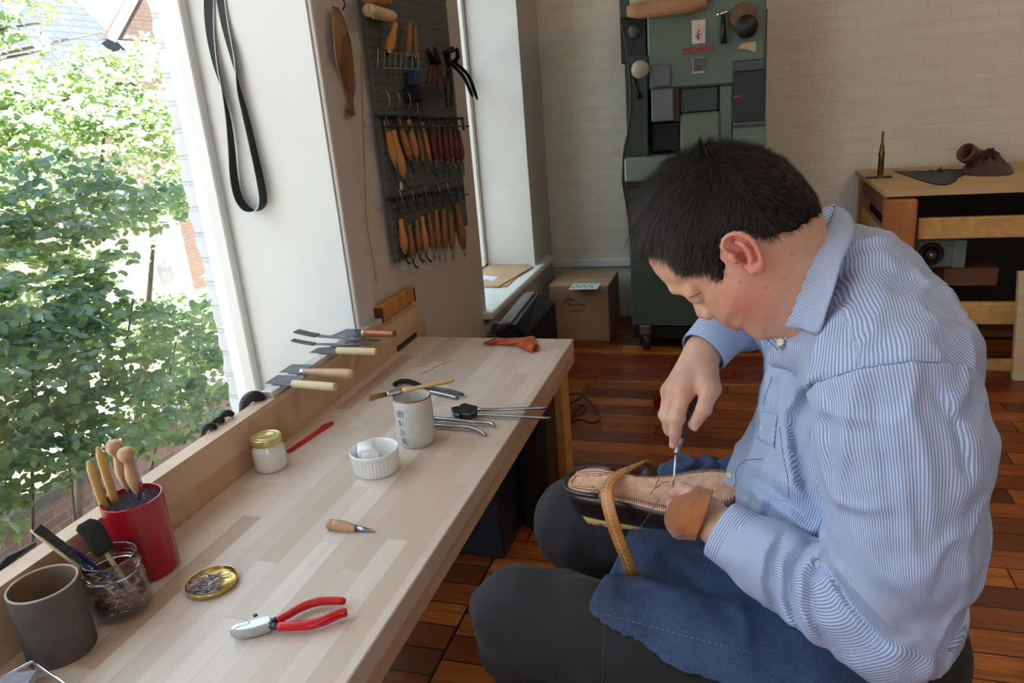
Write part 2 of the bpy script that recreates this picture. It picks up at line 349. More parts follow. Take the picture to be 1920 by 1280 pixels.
# the slate-roofed brick house across the garden
b = NB('blue_grey_slate'); x, y, z = b.xyz(b.geo()); t = b.n('TexBrick'); b.put(t.inputs['Vector'], b.comb(y, b.math('MULTIPLY', z, 1.2), 0)); t.inputs['Scale'].default_value = 1
t.inputs['Brick Width'].default_value = .34; t.inputs['Row Height'].default_value = .16; t.inputs['Mortar Size'].default_value = .012
t.inputs['Color1'].default_value = srgb(28, 34, 48); t.inputs['Color2'].default_value = srgb(34, 40, 54); t.inputs['Mortar'].default_value = srgb(18, 22, 30)
b.set(Base_Color=t.outputs['Color'], Roughness=.7); M['slate'] = b.mat
M['housebrick'] = m_brick('house_brick', srgb(40, 26, 24), srgb(48, 32, 28), srgb(56, 46, 42), 'yz', .24, .08)
hs = thing('house', 'brick house with a blue grey slate roof and white gable trim across the garden', 'house', (-13, 6, -2.7))
hx = -12.0
R0 = on_x(60, 118, hx); R1 = on_x(240, 96, hx); R2 = on_x(268, -30, hx); 
ez = float(R0[2]); gy = float(R1[1]); ty = float(on_x(285, -30, hx)[1]); tz = float(R2[2])
m = MB(); m.bx(hx-6, hx-.15, -8, gy+7, -2.7, ez); m.build('wall', M['housebrick'], hs)
m = MB(); m.add([(hx+.3, -8.4, ez-.1), (hx+.3, gy, ez-.1), (hx-3.6, gy, tz+2.6), (hx-3.6, -8.4, tz+2.6), (hx+.3, -8.4, ez-.3), (hx+.3, gy, ez-.3), (hx-3.6, gy, tz+2.4), (hx-3.6, -8.4, tz+2.4)], [(0, 1, 2, 3), (7, 6, 5, 4), (0, 4, 5, 1), (1, 5, 6, 2)]); m.build('roof', M['slate'], hs)
A = np.array(on_x(205, 72, hx+.1)); B = np.array(on_x(252, -8, hx+.1)); B2 = B+(B-A)*1.3
C = A+np.array([0, 2*(B2-A)[1], 0])
m = MB(); m.add([A+(-.2, 0, 0), B2+(-.2, 0, 0), C+(-.2, 0, 0), A+(0, 0, 0), B2, C], [(0, 1, 2), (5, 4, 3), (3, 4, 1, 0), (4, 5, 2, 1), (5, 3, 0, 2)]); m.build('gable', M['housebrick'], hs)
m = MB(); m.tube([A+(.06, 0, 0), B2+(.06, 0, .1)], .11, 4); m.tube([B2+(.06, 0, .1), C+(.06, 0, 0)], .11, 4); m.build('gable_trim', M['trimwhite'], hs)
# sunlit pale garage with small window, seen through the leaves
gr = thing('garage', 'sunlit pale rendered garage with a small white window behind the shrubs', 'building', (-9, 6.5, -2.7))
gx = -8.2; a = on_x(190, 420, gx); c = on_x(400, 620, gx)
M['render'] = pm('pale_render', srgb(224, 214, 200), srgb(210, 198, 184), 4, .85)
MB().bx(gx-2.5, gx, -1.5, 9.5, -2.7, float(a[2])).build('wall', M['render'], gr)
MB().bx(gx-2.7, gx+.15, -1.7, 9.7, float(a[2]), float(a[2])+.1).build('roof', M['slate'], gr)
a = on_x(283, 488, gx+.02); c = on_x(332, 540, gx+.02)
m = MB(); m.bx(gx-.02, gx+.05, float(a[1]), float(c[1]), float(c[2]), float(a[2])); f = m.build('window', M['trimwhite'], gr)
m = MB(); m.bx(gx+.05, gx+.055, float(a[1])+.06, float(c[1])-.06, float(c[2])+.06, float(a[2])-.06); m.build('pane', pm('dark_window', srgb(120, 128, 134), None, 3, .2), f)

# leaves: five-point folded blades laid along twigs, light passing through them
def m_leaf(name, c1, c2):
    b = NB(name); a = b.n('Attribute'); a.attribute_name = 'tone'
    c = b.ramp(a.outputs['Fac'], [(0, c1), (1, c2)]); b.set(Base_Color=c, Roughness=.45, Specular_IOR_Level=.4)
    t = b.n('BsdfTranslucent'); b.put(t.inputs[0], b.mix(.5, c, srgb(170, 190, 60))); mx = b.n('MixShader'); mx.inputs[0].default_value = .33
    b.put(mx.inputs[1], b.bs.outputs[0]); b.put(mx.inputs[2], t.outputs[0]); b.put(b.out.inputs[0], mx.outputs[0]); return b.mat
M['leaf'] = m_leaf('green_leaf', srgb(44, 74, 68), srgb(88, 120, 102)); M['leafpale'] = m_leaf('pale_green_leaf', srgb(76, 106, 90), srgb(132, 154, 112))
M['bark'] = pm('grey_brown_bark', srgb(96, 82, 70), srgb(66, 56, 48), 12, .9, 0, .4)
TPL = np.array([(0, 0, 0), (.28, .27, .06), (.68, .30, .07), (1, 0, -.05), (.68, -.30, .07), (.28, -.27, .06), (.5, 0, 0)])
TF = np.array([(0, 6, 2, 1), (6, 3, 2, 2), (0, 5, 4, 6), (6, 4, 3, 3)])
def leaves(name, base, n, size, mat, parent, per=6):
    """base(k): random twig centres, n twigs of `per` leaves"""
    V = np.zeros((n*per*7, 3)); T = np.zeros(n*per*7); q = 0
    for c in base(n):
        d = rng.normal(size=3); d[2] = abs(d[2])*.3-.15; d /= np.linalg.norm(d); L = size*rng.uniform(1.6, 2.6); tone = rng.uniform(0, 1)
        for k in range(per):
            s = k/(per-1) if per > 1 else 0; p = c+d*L*s; side = -1 if k % 2 else 1
            sd = np.cross(d, (0, 0, 1.)); sd /= np.linalg.norm(sd)+1e-9
            ax = d*.6+sd*side*(.9 if k < per-1 else 0)+rng.normal(size=3)*.34+np.array([0, 0, -.25]); ax /= np.linalg.norm(ax)
            up = np.array([.55, -.35, .9])+rng.normal(size=3)*.55; yy = np.cross(up, ax); yy /= np.linalg.norm(yy)+1e-9; zz = np.cross(ax, yy)
            sz = size*rng.uniform(.7, 1.25); V[q:q+7] = p+sz*(TPL[:, :1]*ax+TPL[:, 1:2]*yy+TPL[:, 2:]*zz); T[q:q+7] = np.clip(tone*.6+rng.uniform(0, .4), 0, 1); q += 7
    V = V[:q]-origin_of(parent); k = q//7; F = []
    for i in range(k): o7 = i*7; F += [(o7, o7+6, o7+2, o7+1), (o7+6, o7+3, o7+2), (o7, o7+5, o7+4, o7+6), (o7+6, o7+4, o7+3)]
    me = bpy.data.meshes.new(name); me.from_pydata(V.tolist(), [], F); me.materials.append(mat)
    at_ = me.attributes.new('tone', 'FLOAT', 'POINT'); at_.data.foreach_set('value', T[:q].astype(np.float32)); me.update()
    o = bpy.data.objects.new(name, me); COL.objects.link(o); o.parent = parent; return o
def twigs(name, root, tips, parent, r=.02):
    m = MB()
    for t in tips:
        t = np.array(t, float); mid = (np.array(root)+t)/2+rng.normal(size=3)*.12+np.array([0, 0, .1]); m.tube(curve_pts([root, mid, t], 4), [r*(1-.8*k/8) for k in range(9)], 5)
    return m.build(name, M['bark'], parent, True)
def pix_cloud(poly_x, n, dens):
    """n points in the strip of garden behind the glass: pixel windows on planes x in dens"""
    out = []
    while len(out) < n:
        (px0, px1, py0, py1), (xa, xb) = poly_x[rng.integers(len(poly_x))]
        p = on_x(rng.uniform(px0, px1), rng.uniform(py0, py1), rng.uniform(xa, xb)); out.append(p)
    return out
sh = thing('shrub', 'big leafy rose-like shrub outside the left window, dark blue green where shaded', 'shrub', (-2.5, 1.0, -2.7))
def blob(cs):
    wts = np.array([c[3]*c[4]*c[5] for c in cs]); wts /= wts.sum()
    def g(n):
        for _ in range(n):
            c = cs[rng.choice(len(cs), p=wts)]; v = rng.normal(size=3); v /= np.linalg.norm(v); yield np.array(c[:3])+v*np.array(c[3:6])*rng.uniform(.55, 1)**.5
    return g
def O(px, py, x, ry, rz, rx=.3): p = on_x(px, py, x); return (p[0], p[1], p[2], rx, ry, rz)
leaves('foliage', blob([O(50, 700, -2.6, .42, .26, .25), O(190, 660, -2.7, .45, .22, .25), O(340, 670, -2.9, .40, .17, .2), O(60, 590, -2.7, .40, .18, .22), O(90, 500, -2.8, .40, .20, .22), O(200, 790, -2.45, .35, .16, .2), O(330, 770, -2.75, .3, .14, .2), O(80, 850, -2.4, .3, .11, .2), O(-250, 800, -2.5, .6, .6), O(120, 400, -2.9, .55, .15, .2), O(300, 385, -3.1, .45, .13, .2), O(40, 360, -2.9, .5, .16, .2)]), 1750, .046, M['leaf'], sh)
twigs('stem', (-2.5, 1.0, -2.7), [on_x(60, 600, -2.6), on_x(250, 560, -2.7), on_x(330, 640, -2.9), on_x(120, 760, -2.5), on_x(-200, 600, -2.5)], sh)
s2 = thing('small_tree', 'small tree outside with sunlit yellow green top above the shaded shrub', 'tree', (-3.6, 2.2, -2.7))
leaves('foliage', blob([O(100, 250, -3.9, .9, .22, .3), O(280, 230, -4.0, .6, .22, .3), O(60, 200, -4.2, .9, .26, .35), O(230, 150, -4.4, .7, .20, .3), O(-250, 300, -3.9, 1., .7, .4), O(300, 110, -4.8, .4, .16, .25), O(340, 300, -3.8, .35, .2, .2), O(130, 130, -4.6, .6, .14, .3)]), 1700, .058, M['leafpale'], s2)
twigs('trunk', (-3.6, 2.2, -2.7), [on_x(100, 330, -3.4), on_x(300, 300, -3.6), on_x(200, 200, -4.0), on_x(-150, 300, -3.5)], s2, .04)
s3 = thing('distant_shrub', 'hazy shrub growing against the brick garden wall near the window jamb', 'shrub', (-3.4, 4.0, -2.7))
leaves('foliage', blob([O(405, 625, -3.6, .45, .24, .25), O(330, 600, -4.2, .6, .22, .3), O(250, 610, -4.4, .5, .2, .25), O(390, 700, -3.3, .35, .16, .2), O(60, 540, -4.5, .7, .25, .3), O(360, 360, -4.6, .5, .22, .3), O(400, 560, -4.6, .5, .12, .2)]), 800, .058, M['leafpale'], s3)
s5 = thing('hedge', 'tall sunlit yellow green hedge far behind the small tree outside', 'hedge', (-7, 4, -2.7))
leaves('foliage', blob([O(100, 300, -6.8, 2.2, .5, .4), O(300, 260, -7.0, 1.6, .5, .4), O(-200, 300, -7, 2.0, .8, .4), O(60, 200, -7.2, 1.8, .3, .4)]), 900, .085, M['leafpale'], s5, 6)
twigs('stem', (-7, 4, -2.7), [on_x(100, 300, -6.9), on_x(250, 260, -6.9), on_x(0, 250, -6.9)], s5, .04)
twigs('stem', (-3.4, 4.0, -2.7), [on_x(400, 620, -3.4), on_x(380, 590, -3.8), on_x(350, 640, -3.2)], s3)
s4 = thing('bare_branched_tree', 'pale twiggy branches with few leaves in the top left corner outside', 'tree', (-5.5, 0.6, -2.7))
tips = [on_x(x, y, -5.2) for x, y in ((-60, -40), (20, -20), (60, 60), (20, 130), (100, 40), (190, 60), (150, -30), (-20, 180), (110, 90))]
for q in ((75, 20), (130, 95)):
    pass
twigs('branch', (-5.5, .6, 1.0), tips, s4, .035)
leaves('foliage', blob([O(20, 10, -5.2, .35, .25, .2), O(-60, 100, -5.2, .4, .5, .2), O(80, 0, -5.4, .25, .1, .1)]), 130, .08, M['leafpale'], s4)
MB().tube([(-5.5, .6, -2.7), (-5.52, .62, -.8), (-5.5, .6, 1.05)], [.09, .07, .04], 8).build('trunk', M['bark'], s4, True)
# ============================================================ the workbench and what lies on it
TZ = .55; BX0 = -1.054; BX1 = -.515; BE = 2.215; BTOP = .665
wb = thing('workbench', 'long low beech butcher block workbench with raised back board under the window', 'workbench', (-.8, .8, 0))
MB().bx(BX0, BX1, -1.2, BE, TZ-.042, TZ, .002).build('worktop', M['bench'], wb)
MB().bx(BX0-.04, BX1, -1.2, BE-.002, TZ-.075, TZ-.044).build('apron', M['board'], wb)
be = float(on_x(737, 590, BX0)[1])
m = MB(); q = [(-1.2, TZ-.04), (2.30, TZ-.04), (2.30, TZ+.02), (2.235, BTOP-.01), (2.215, BTOP), (-1.2, BTOP)]
m.add([(BX0, y, z) for y, z in q]+[(BX0-.038, y, z) for y, z in q], [tuple(range(6)), tuple(range(11, 5, -1))]+[(i, i+6, (i+1) % 6+6, (i+1) % 6) for i in range(6)])
m.build('back_board', M['board'], wb)
for y in (2.15, -1.0, .55):
    MB().box((BX1-.045, y-.01, (TZ-.05)/2), (.055, .085, TZ-.05), bev=.003).build('leg', M['pine'], wb)
    MB().box((BX0+.04, y-.01, (TZ-.05)/2), (.055, .085, TZ-.05), bev=.003).build('leg', M['pine'], wb)
a = on_x(745, 655, BX0+.001); c = on_x(803, 632, BX0+.001)
# thin black strip at the foot of the board
MB().bx(BX0, BX0+.004, 2.06, 2.21, TZ, TZ+.018, .001).build('dark_strip', M['blackplastic'], wb)
# small wooden block with dark ends, standing behind the board
t = thing('sanding_block', 'worn wooden block with dark reddish ends leaning at the far end of the back board', 'wooden block', (-1.075, 2.13, BTOP))
MB().bx(-1.088, -1.058, 2.005, 2.245, BTOP, BTOP+.052, .004).build('block', M['orangewood'], t)
for y in (2.002, 2.248): MB().bx(-1.089, -1.057, y-.006, y+.006, BTOP-.0, BTOP+.046, .001).build('end_piece', M['darkwood'], t)

# --- vessels
def vessel(name, label, cat, c, outer, wall, mat, rim=None, group=None, part='body', n=56, flr=.006):
    t = thing(name, label, cat, (c[0], c[1], TZ), 0, None, )
    if group: t['group'] = group
    inner = [(max(r-wall, .001), h) for r, h in outer if h > flr]; prof = [(.001, 0)]+outer+inner[::-1]+[(inner[0][0], flr), (.001, flr)]
    LM().lathe(prof, n=n).build(part, mat, t, True, auto=.7)
    return t
graypot = pm('dark_grey_card', srgb(92, 84, 80), srgb(78, 71, 68), 60, .85, 0, .1, 300)
t = vessel('holder_tube', 'dark grey open cylinder pot, nearest on the bench', 'pot', (-.989, .701), [(.0475, 0), (.048, .003), (.048, .117)], .0025, graypot)
LM().lathe([(.0455, .1165), (.048, .1165), (.0484, .1178), (.048, .119), (.0455, .119), (.045, .1178), (.0455, .1165)], n=56).build('rim', pm('raw_card_edge', srgb(176, 160, 140), None, 40, .8), t, True)
LM().lathe([(.0454, .004), (.0454, .1165)], n=56).build('lining', pm('brown_card_lining', srgb(128, 108, 88), srgb(112, 92, 74), 12, .8), t, True)
# glass jar full of brass pins
GC = (-.9665, .801)
gl = m_glass('clear_jar_glass', (.97, .98, .98, 1), 0)
t = thing('glass_jar', 'clear wide mouth glass jar with nails at its bottom and brushes standing in it', 'jar', (*GC, TZ))
P = [(.001, .001), (.030, .0), (.040, .002), (.0455, .010), (.0462, .030), (.0455, .060), (.0435, .070), (.0410, .0745)]
Q = [(.0405, .07), (.0428, .06), (.0432, .03), (.0425, .012), (.038, .006), (.001, .005)]
LM().lathe(P+Q, n=64).build('glass', gl, t, True)
rg_ = NB('thick_rim_glass'); rg_.set(Base_Color=(.96, .98, .98, 1), Roughness=.02, IOR=1.45, Transmission_Weight=1.0)
LM().lathe([(.0384, .075), (.0405, .0735), (.0428, .0765), (.0440, .0785), (.0425, .0805), (.0412, .083), (.0432, .0855), (.0412, .088), (.0412, .094), (.0418, .0985), (.0405, .1015), (.0388, .101), (.0380, .098), (.0380, .078), (.0384, .075)], n=72).build('threaded_neck', rg_.mat, t, True)
def pins(mb, n, R, z0, zf, L, r, c=(0, 0, 0), tilt=.5):
    for _ in range(n):
        a = random.uniform(0, 2*PI); q = R*math.sqrt(random.random()); x, y = q*math.cos(a), q*math.sin(a); z = z0+random.random()*zf(x, y)
        d = rng.normal(size=3); d[2] *= tilt; d /= np.linalg.norm(d); p = np.array([x, y, z])
        e = p+d*L
        if math.hypot(e[0], e[1]) > R*1.02: d[:2] *= -1; e = p+d*L
        if math.hypot(e[0], e[1]) > R*1.04: continue
        if e[2] < z0: d[2] = abs(d[2]); e = p+d*L
        mb.tube([p+np.array(c), p+d*L*.96+np.array(c), e+np.array(c)], [r, r, r*.2], 4)
        mb.lathe([(r*2, -r*.7), (r*2, r*.5)], p+np.array(c), 5, True, d)
nailm = pm('brass_plated_nails', srgb(176, 140, 128), srgb(110, 90, 92), 60, .3, .9)
m = LM(); pins(m, 620, .0405, .0085, lambda x, y: .020+.022*max(0, (x-y)/.05), .019, .00065, (0, 0, 0), .6)
o = m.build('nail_heap', nailm, None); o.location = (*GC, TZ); tag(o, 'heap of small coppery nails lying inside the glass jar', 'nails', kind='stuff')
def rod_pts(a, b, n=6): return [np.array(a)+(np.array(b)-np.array(a))*k/(n-1) for k in range(n)]
# tooth brush shaped cleaning brush with black bristles
def in_jar(px, py, dz, dx=0, dy=0): return np.array(on_y(px, py, GC[1]+dy))
A = np.array([GC[0]+.022, GC[1]-.008, TZ+.016]); B = np.array(on_y(57, 993, .752))
t = thing('cleaning_brush', 'wooden tooth brush with black bristles leaning in the glass jar', 'brush', A)
d = (B-A)/np.linalg.norm(B-A); side = np.cross(d, ray(100, 1030)/np.linalg.norm(ray(100, 1030))); side /= np.linalg.norm(side)
if (CM @ side)[1] > 0: side = -side
m = MB(); m.tube(rod_pts(A, B, 10), [.003, .0034, .0036, .0038, .0042, .0048, .0052, .0052, .005, .003], 10, flat=.6, up=side); m.build('handle', M['palewood'], t, True)
m = MB(); Ln = np.linalg.norm(B-A); w_ = np.cross(d, side)
for i in range(24):
    for j in (-1, 0, 1):
        p = A+d*(Ln*(.62+.35*i/23))+w_*j*.0028; m.tube([p, p+side*.015+d*random.uniform(-.001, .001)], [.0016, .0021], 5)
m.build('bristles', M['blackplastic'], t)
A = np.array([GC[0]+.012, GC[1]+.012, TZ+.02]); B = np.array(on_y(113, 1013, .775))
t = thing('blue_brush', 'translucent dark blue plastic handle leaning in the glass jar', 'brush', A)
MB().tube(rod_pts(A, B, 8), [.0025, .003, .003, .0035, .0045, .005, .0045, .003], 8, flat=.5).build('handle', pm('blue_plastic', srgb(34, 34, 140), srgb(26, 26, 110), 8, .25), t, True)
A2 = A+np.array([-.006, -.012, 0]); B2 = np.array(on_y(122, 1030, .77))
t = thing('teal_brush', 'short teal green plastic handle leaning beside the blue one in the jar', 'brush', A2)
MB().tube(rod_pts(A2, B2, 8), [.0025, .003, .003, .0035, .004, .004, .004, .003], 8, flat=.5).build('handle', pm('teal_plastic', srgb(24, 122, 124), srgb(20, 96, 100), 8, .3), t, True)
# foam brush
A = np.array([GC[0]+.020, GC[1]+.012, TZ+.012]); B = np.array(on_y(196, 1032, .80)); d = (B-A)/np.linalg.norm(B-A)
t = thing('foam_brush', 'black foam brush on a wooden stick standing in the glass jar', 'brush', A)
MB().tube(rod_pts(A, B, 4), .0038, 8).build('stick', M['palewood'], t, True)
T = np.array(on_y(160, 975, .80)); u = (T-B)/np.linalg.norm(T-B); vw = ray(170, 1000); vw /= np.linalg.norm(vw); s_ = np.cross(u, vw); s_ /= np.linalg.norm(s_); n_ = np.cross(u, s_)
L = float(np.linalg.norm(T-B)); m = MB(); rings = []
for k, wd, th in ((-.05, .013, .0085), (.05, .016, .010), (.3, .0165, .010), (.72, .0165, .009), (.88, .0155, .005), (.98, .010, .002)):
    c = B+u*L*k; sk = (.006 if k > .8 else 0)
    rings.append([c+s_*(wd*math.copysign(abs(math.cos(q))**.5, math.cos(q))+sk*.5)+n_*th*math.copysign(abs(math.sin(q))**.5, math.sin(q)) for q in (2*PI*i/16 for i in range(16))])
m.loft(rings).build('foam', pm('dark_olive_foam', srgb(38, 38, 28), srgb(28, 28, 22), 200, .95, 0, .3, 500), t, True)

# red bristle block with wooden tools
RC = (-1.004, .905); RH = .145
redp = pm('glossy_red_plastic', srgb(158, 18, 34), srgb(150, 14, 30), 4, .22)
t = thing('tool_block', 'red round plastic block filled with black bristles holding wooden handled tools', 'tool block', (*RC, TZ))
LM().lathe([(.001, 0), (.046, 0), (.0495, .003), (.050, .006), (.050, RH-.001), (.049, RH), (.0468, RH), (.0465, RH-.001), (.0465, .12), (.001, .12)], n=64).build('shell', redp, t, True, auto=.6)
m = LM()
for i in range(1500):
    a = random.uniform(0, 2*PI); q = .0455*math.sqrt(random.random()); x, y = q*math.cos(a), q*math.sin(a); r = .0007; h = RH-.004-.002*random.random()
    m.add([(x-r, y-r, .118), (x+r, y-r, .118), (x+r, y+r, .118), (x-r, y+r, .118), (x, y, h)], [(0, 1, 4), (1, 2, 4), (2, 3, 4), (3, 0, 4)])
m.build('bristles', pm('grey_black_bristles', srgb(150, 146, 158), srgb(70, 66, 76), 300, .6), t)
m = LM(); m.lathe([(.045, .131), (.001, .131)], n=40); m.build('bristle_bed', pm('dark_bristle_bed', srgb(76, 72, 80), None, 300, .9), t)
def stick(name, label, foot, top, rad, mat, y, flat=1.0, parts=None):
    a = np.array(on_z(*foot, TZ+RH-.012)) if not hasattr(foot, 'shape') else foot; b_ = np.array(on_y(*top, y)); t = thing(name, label, 'tool', a)
    m = MB(); n = len(rad); m.tube(rod_pts(a, b_, n), rad, 14, flat=flat); m.build('handle', mat, t, True); return t, a, b_
# two flat bone-like wooden spatulas
for (fx, fy, tx, ty, dy, lab) in ((199, 957, 166, 864, -.024, 'pale flat wooden spatula handle leaning left in the red block, nearest the camera'), (214, 933, 183, 838, -.002, 'pale flat wooden spatula handle in the red block, second from the left')):
    a = np.array(on_y(fx, fy, RC[1]+dy)); b_ = np.array(on_y(tx, ty, RC[1]+dy-.008)); a[2] = TZ+.125; t = thing('spatula', lab, 'tool', a)
    MB().tube(rod_pts(a, b_, 9), [.0065, .0072, .0074, .0074, .0074, .0074, .0073, .0066, .003], 14, flat=.62, up=ray(190, 900)).build('handle', pm('boxwood_handle', srgb(206, 170, 108), srgb(190, 148, 84), 7, .45), t, True)
# two mushroom-headed awls
AW = [(.003, 0), (.0045, .004), (.0068, .012), (.0098, .028), (.0108, .038), (.0104, .046), (.0084, .058), (.0066, .068), (.0068, .073), (.0095, .077), (.0122, .082), (.0134, .088), (.0130, .094), (.0100, .0995), (.0050, .1018), (.0001, .1022)]
for (fx, fy, tx, ty, dy, lab) in ((257, 925, 233, 842, .006, 'mushroom headed wooden awl handle standing at the right in the red block'), (240, 918, 211, 828, .026, 'mushroom headed wooden awl handle half hidden behind the other awl')):
    a = np.array(on_y(fx, fy, RC[1]+dy)); b_ = np.array(on_y(tx, ty, RC[1]+dy-.006)); t = thing('awl', lab, 'awl', a)
    ax = b_-a; Ln = np.linalg.norm(ax); MB().lathe([(r*1.02, h*Ln/.1) for r, h in AW], a, 28, False, ax).build('handle', M['beechwood'], t, True)
    ax /= Ln; MB().tube([a-ax*.02, a+ax*.002], [.002, .003], 8).build('shank', M['darksteel'], t, True)
a = np.array(on_y(272, 935, RC[1]+.01)); b_ = np.array(on_y(252, 858, RC[1]+.008)); t = thing('plastic_pick', 'thin clear plastic pick with a pink base, right of the awls in the red block', 'tool', a)
MB().tube(rod_pts(a, b_, 6), [.0028, .0028, .0026, .0026, .0024, .0022], 8, flat=.3).build('blade', pm('milky_plastic', srgb(206, 200, 206), None, 8, .15, Alpha=.75), t, True)
MB().tube([a+(b_-a)*.18, a+(b_-a)*.42], .0032, 8, flat=.4).build('grip', pm('magenta_plastic', srgb(176, 50, 104), None, 8, .3), t, True)

# shallow gold lid of nails
LC = (-.857, .884)
gold = pm('gold_lacquered_tin', srgb(206, 178, 104), srgb(186, 154, 84), 9, .18, .85)
t = thing('lid_dish', 'shallow upturned gold jar lid used as a dish for nails', 'lid', (*LC, TZ))
LM().lathe([(.001, .0), (.040, 0), (.0425, .002), (.0435, .006), (.0435, .0095), (.0428, .0102), (.0418, .0095), (.0412, .004), (.038, .002), (.001, .002)], n=64).build('lid', gold, t, True)
nm = pm('bright_blued_nails', srgb(200, 196, 212), srgb(130, 124, 148), 60, .3, .75)
for i in range(74):                                   # the nails lie mostly towards the left of the lid
    for _ in range(40):
        x, y = random.uniform(-.034, .030), random.uniform(-.032, .030); a = random.gauss(.75, .55); dx, dy = math.cos(a)*.0095, math.sin(a)*.0095
        if max(math.hypot(x+dx, y+dy), math.hypot(x-dx, y-dy)) < .038 and x+y*.2 < .016: break
    z = .0032+.0007*(i % 7)
    if i == 0:
        n0 = thing('nail', 'small bluish shoe nail lying among others in the gold lid', 'nail', (0, 0, 0), 0, 'shoe nails in the gold lid')
        LM().tube([(-.0105, 0, 0), (.006, 0, 0), (.0105, 0, 0)], [.0008, .0007, .0001], 5).build('shank', nm, n0); LM().lathe([(.0018, -.0114), (.0018, -.0104)], (0, 0, 0), 7, True, (1, 0, 0)).build('head', nm, n0)
        nl = n0
    else: nl = copy_tree(n0)
    nl.location = (LC[0]+x, LC[1]+y, TZ+z); nl.rotation_euler = (0, random.uniform(-.05, .05), a)
# white jar with gold lid
JC = (-1.006, 1.288)
t = thing('cream_jar', 'small glass jar of white paste with a gold screw lid', 'jar', (*JC, TZ))
LM().lathe([(.001, 0), (.030, 0), (.0345, .003), (.0362, .012), (.0362, .046), (.0350, .052), (.031, .058), (.030, .063), (.030, .066), (.001, .066)], n=56).build('glass', pm('jar_of_white_paste', srgb(226, 222, 216), srgb(210, 206, 200), 5, .12, 0, 0, None, (1, 1, 1), Coat_Weight=.6), t, True)
LM().lathe([(.0305, .062), (.0328, .0625), (.0334, .065), (.0334, .076), (.0325, .078), (.030, .0786), (.0295, .0775), (.020, .0775), (.0192, .0785), (.0185, .0775), (.001, .0775)], n=56).build('screw_lid', pm('gold_jar_lid', srgb(206, 192, 128), srgb(190, 172, 104), 7, .3, .6), t, True)
# red plastic clip strip behind it
a = np.array(on_z(540, 846, TZ+.004)); b_ = np.array(on_z(620, 792, TZ+.004)); t = thing('red_strip', 'flat translucent red plastic strip lying behind the white jar', 'strip', a)
m = MB(); d = (b_-a)/np.linalg.norm(b_-a); s_ = np.array([-d[1], d[0], 0]); L = np.linalg.norm(b_-a)
def pl(mb, org, d, s_, pts, z0, z1):
    n = len(pts); V = [org+d*u+s_*v+(0, 0, z0) for u, v in pts]+[org+d*u+s_*v+(0, 0, z1) for u, v in pts]
    mb.add(V, [tuple(range(n-1, -1, -1)), tuple(range(n, 2*n))]+[(i, (i+1) % n, n+(i+1) % n, n+i) for i in range(n)])
pl(m, a, d, s_, [(0, -.006), (L*.55, -.007), (L, -.009), (L+.008, 0), (L*.92, .010), (L*.85, .013), (L*.82, .008), (L*.5, .006), (0, .005)], -.004, .001)
m.build('strip', pm('red_film', srgb(196, 26, 34), srgb(160, 16, 26), 14, .2), t)
# white ramekin with a lump and brush water
RM = (-.756, 1.309); cer = pm('white_glazed_ceramic', srgb(236, 236, 232), srgb(228, 228, 224), 5, .18)
t = thing('ramekin', 'white fluted ceramic ramekin with wax crumbs inside', 'dish', (*RM, TZ))
m = LM(); rings = []
for r, h, fl in ((.043, 0, 0), (.0455, .002, 0), (.047, .004, .0), (.0478, .006, .0011), (.0508, .038, .0011), (.0515, .041, .0), (.0525, .043, 0), (.0532, .048, 0), (.0528, .0525, 0), (.0515, .0535, 0), (.0500, .052, 0), (.0485, .044, 0), (.045, .01, 0), (.040, .006, 0), (.001, .006, 0)):
    rings.append([((r+fl*math.cos(40*q))*math.cos(q), (r+fl*math.cos(40*q))*math.sin(q), h) for q in (2*PI*i/240 for i in range(240))])
m.loft(rings, False); m.build('bowl', cer, t, True)
m = LM()
for i in range(130): a = random.uniform(0, 6.3); q = .036*math.sqrt(random.random()); m.box((q*math.cos(a)+.004, q*math.sin(a), .013+random.random()*.004), [random.uniform(.001, .0035)]*3, random.random()*3, random.random())
m.lathe([(.0445, .012), (.001, .013)], n=32)
m.build('wax_crumbs', pm('grey_wax_crumbs', srgb(196, 190, 178), srgb(160, 140, 118), 40, .6), t)
o = None; t = thing('wax_cube', 'milky white translucent cube of wax standing in the ramekin', 'wax block', (RM[0]-.016, RM[1]+.002, TZ+.0125))
wx = NB('milky_wax'); wx.set(Base_Color=srgb(240, 240, 243), Roughness=.35, Subsurface_Weight=.3, Subsurface_Radius=(.01, .01, .01)); wx.bump(wx.noise(wx.obj(), 60, 4), .5, .003)
m = LM(); m.box((-.002, 0, .024), (.037, .036, .048), rz=.45, rx=.10, ry=-.08, bev=.004); m.box((.003, -.004, .020), (.036, .034, .034), rz=.7, bev=.005); m.build('cube', wx.mat, t, True)
# tall stoneware cup with brush calligraphy
MC = (-.722, 1.452); MH = .117
st = NB('speckled_stoneware'); n = st.noise(st.obj(), 260, 3); st.set(Base_Color=st.ramp(n, [(.3, srgb(196, 192, 184)), (.75, srgb(210, 206, 198))]), Roughness=.35)
t = thing('stoneware_cup', 'tall pale stoneware cup with brushed black characters', 'cup', (*MC, TZ))
LM().lathe([(.001, .003), (.034, .003), (.035, 0), (.0375, 0), (.038, .003), (.0415, .008), (.0435, .016), (.0445, .05), (.0442, .09), (.0435, MH-.002), (.0425, MH), (.0412, MH-.002), (.0412, .02), (.037, .010), (.001, .008)], n=64).build('cup', st.mat, t, True)
LM().lathe([(.0437, MH-.0025), (.0430, MH+.0002), (.0420, MH+.0006), (.0411, MH-.0015)], n=64).build('rim', pm('brown_glazed_rim', srgb(150, 92, 60), None, 8, .3), t, True)
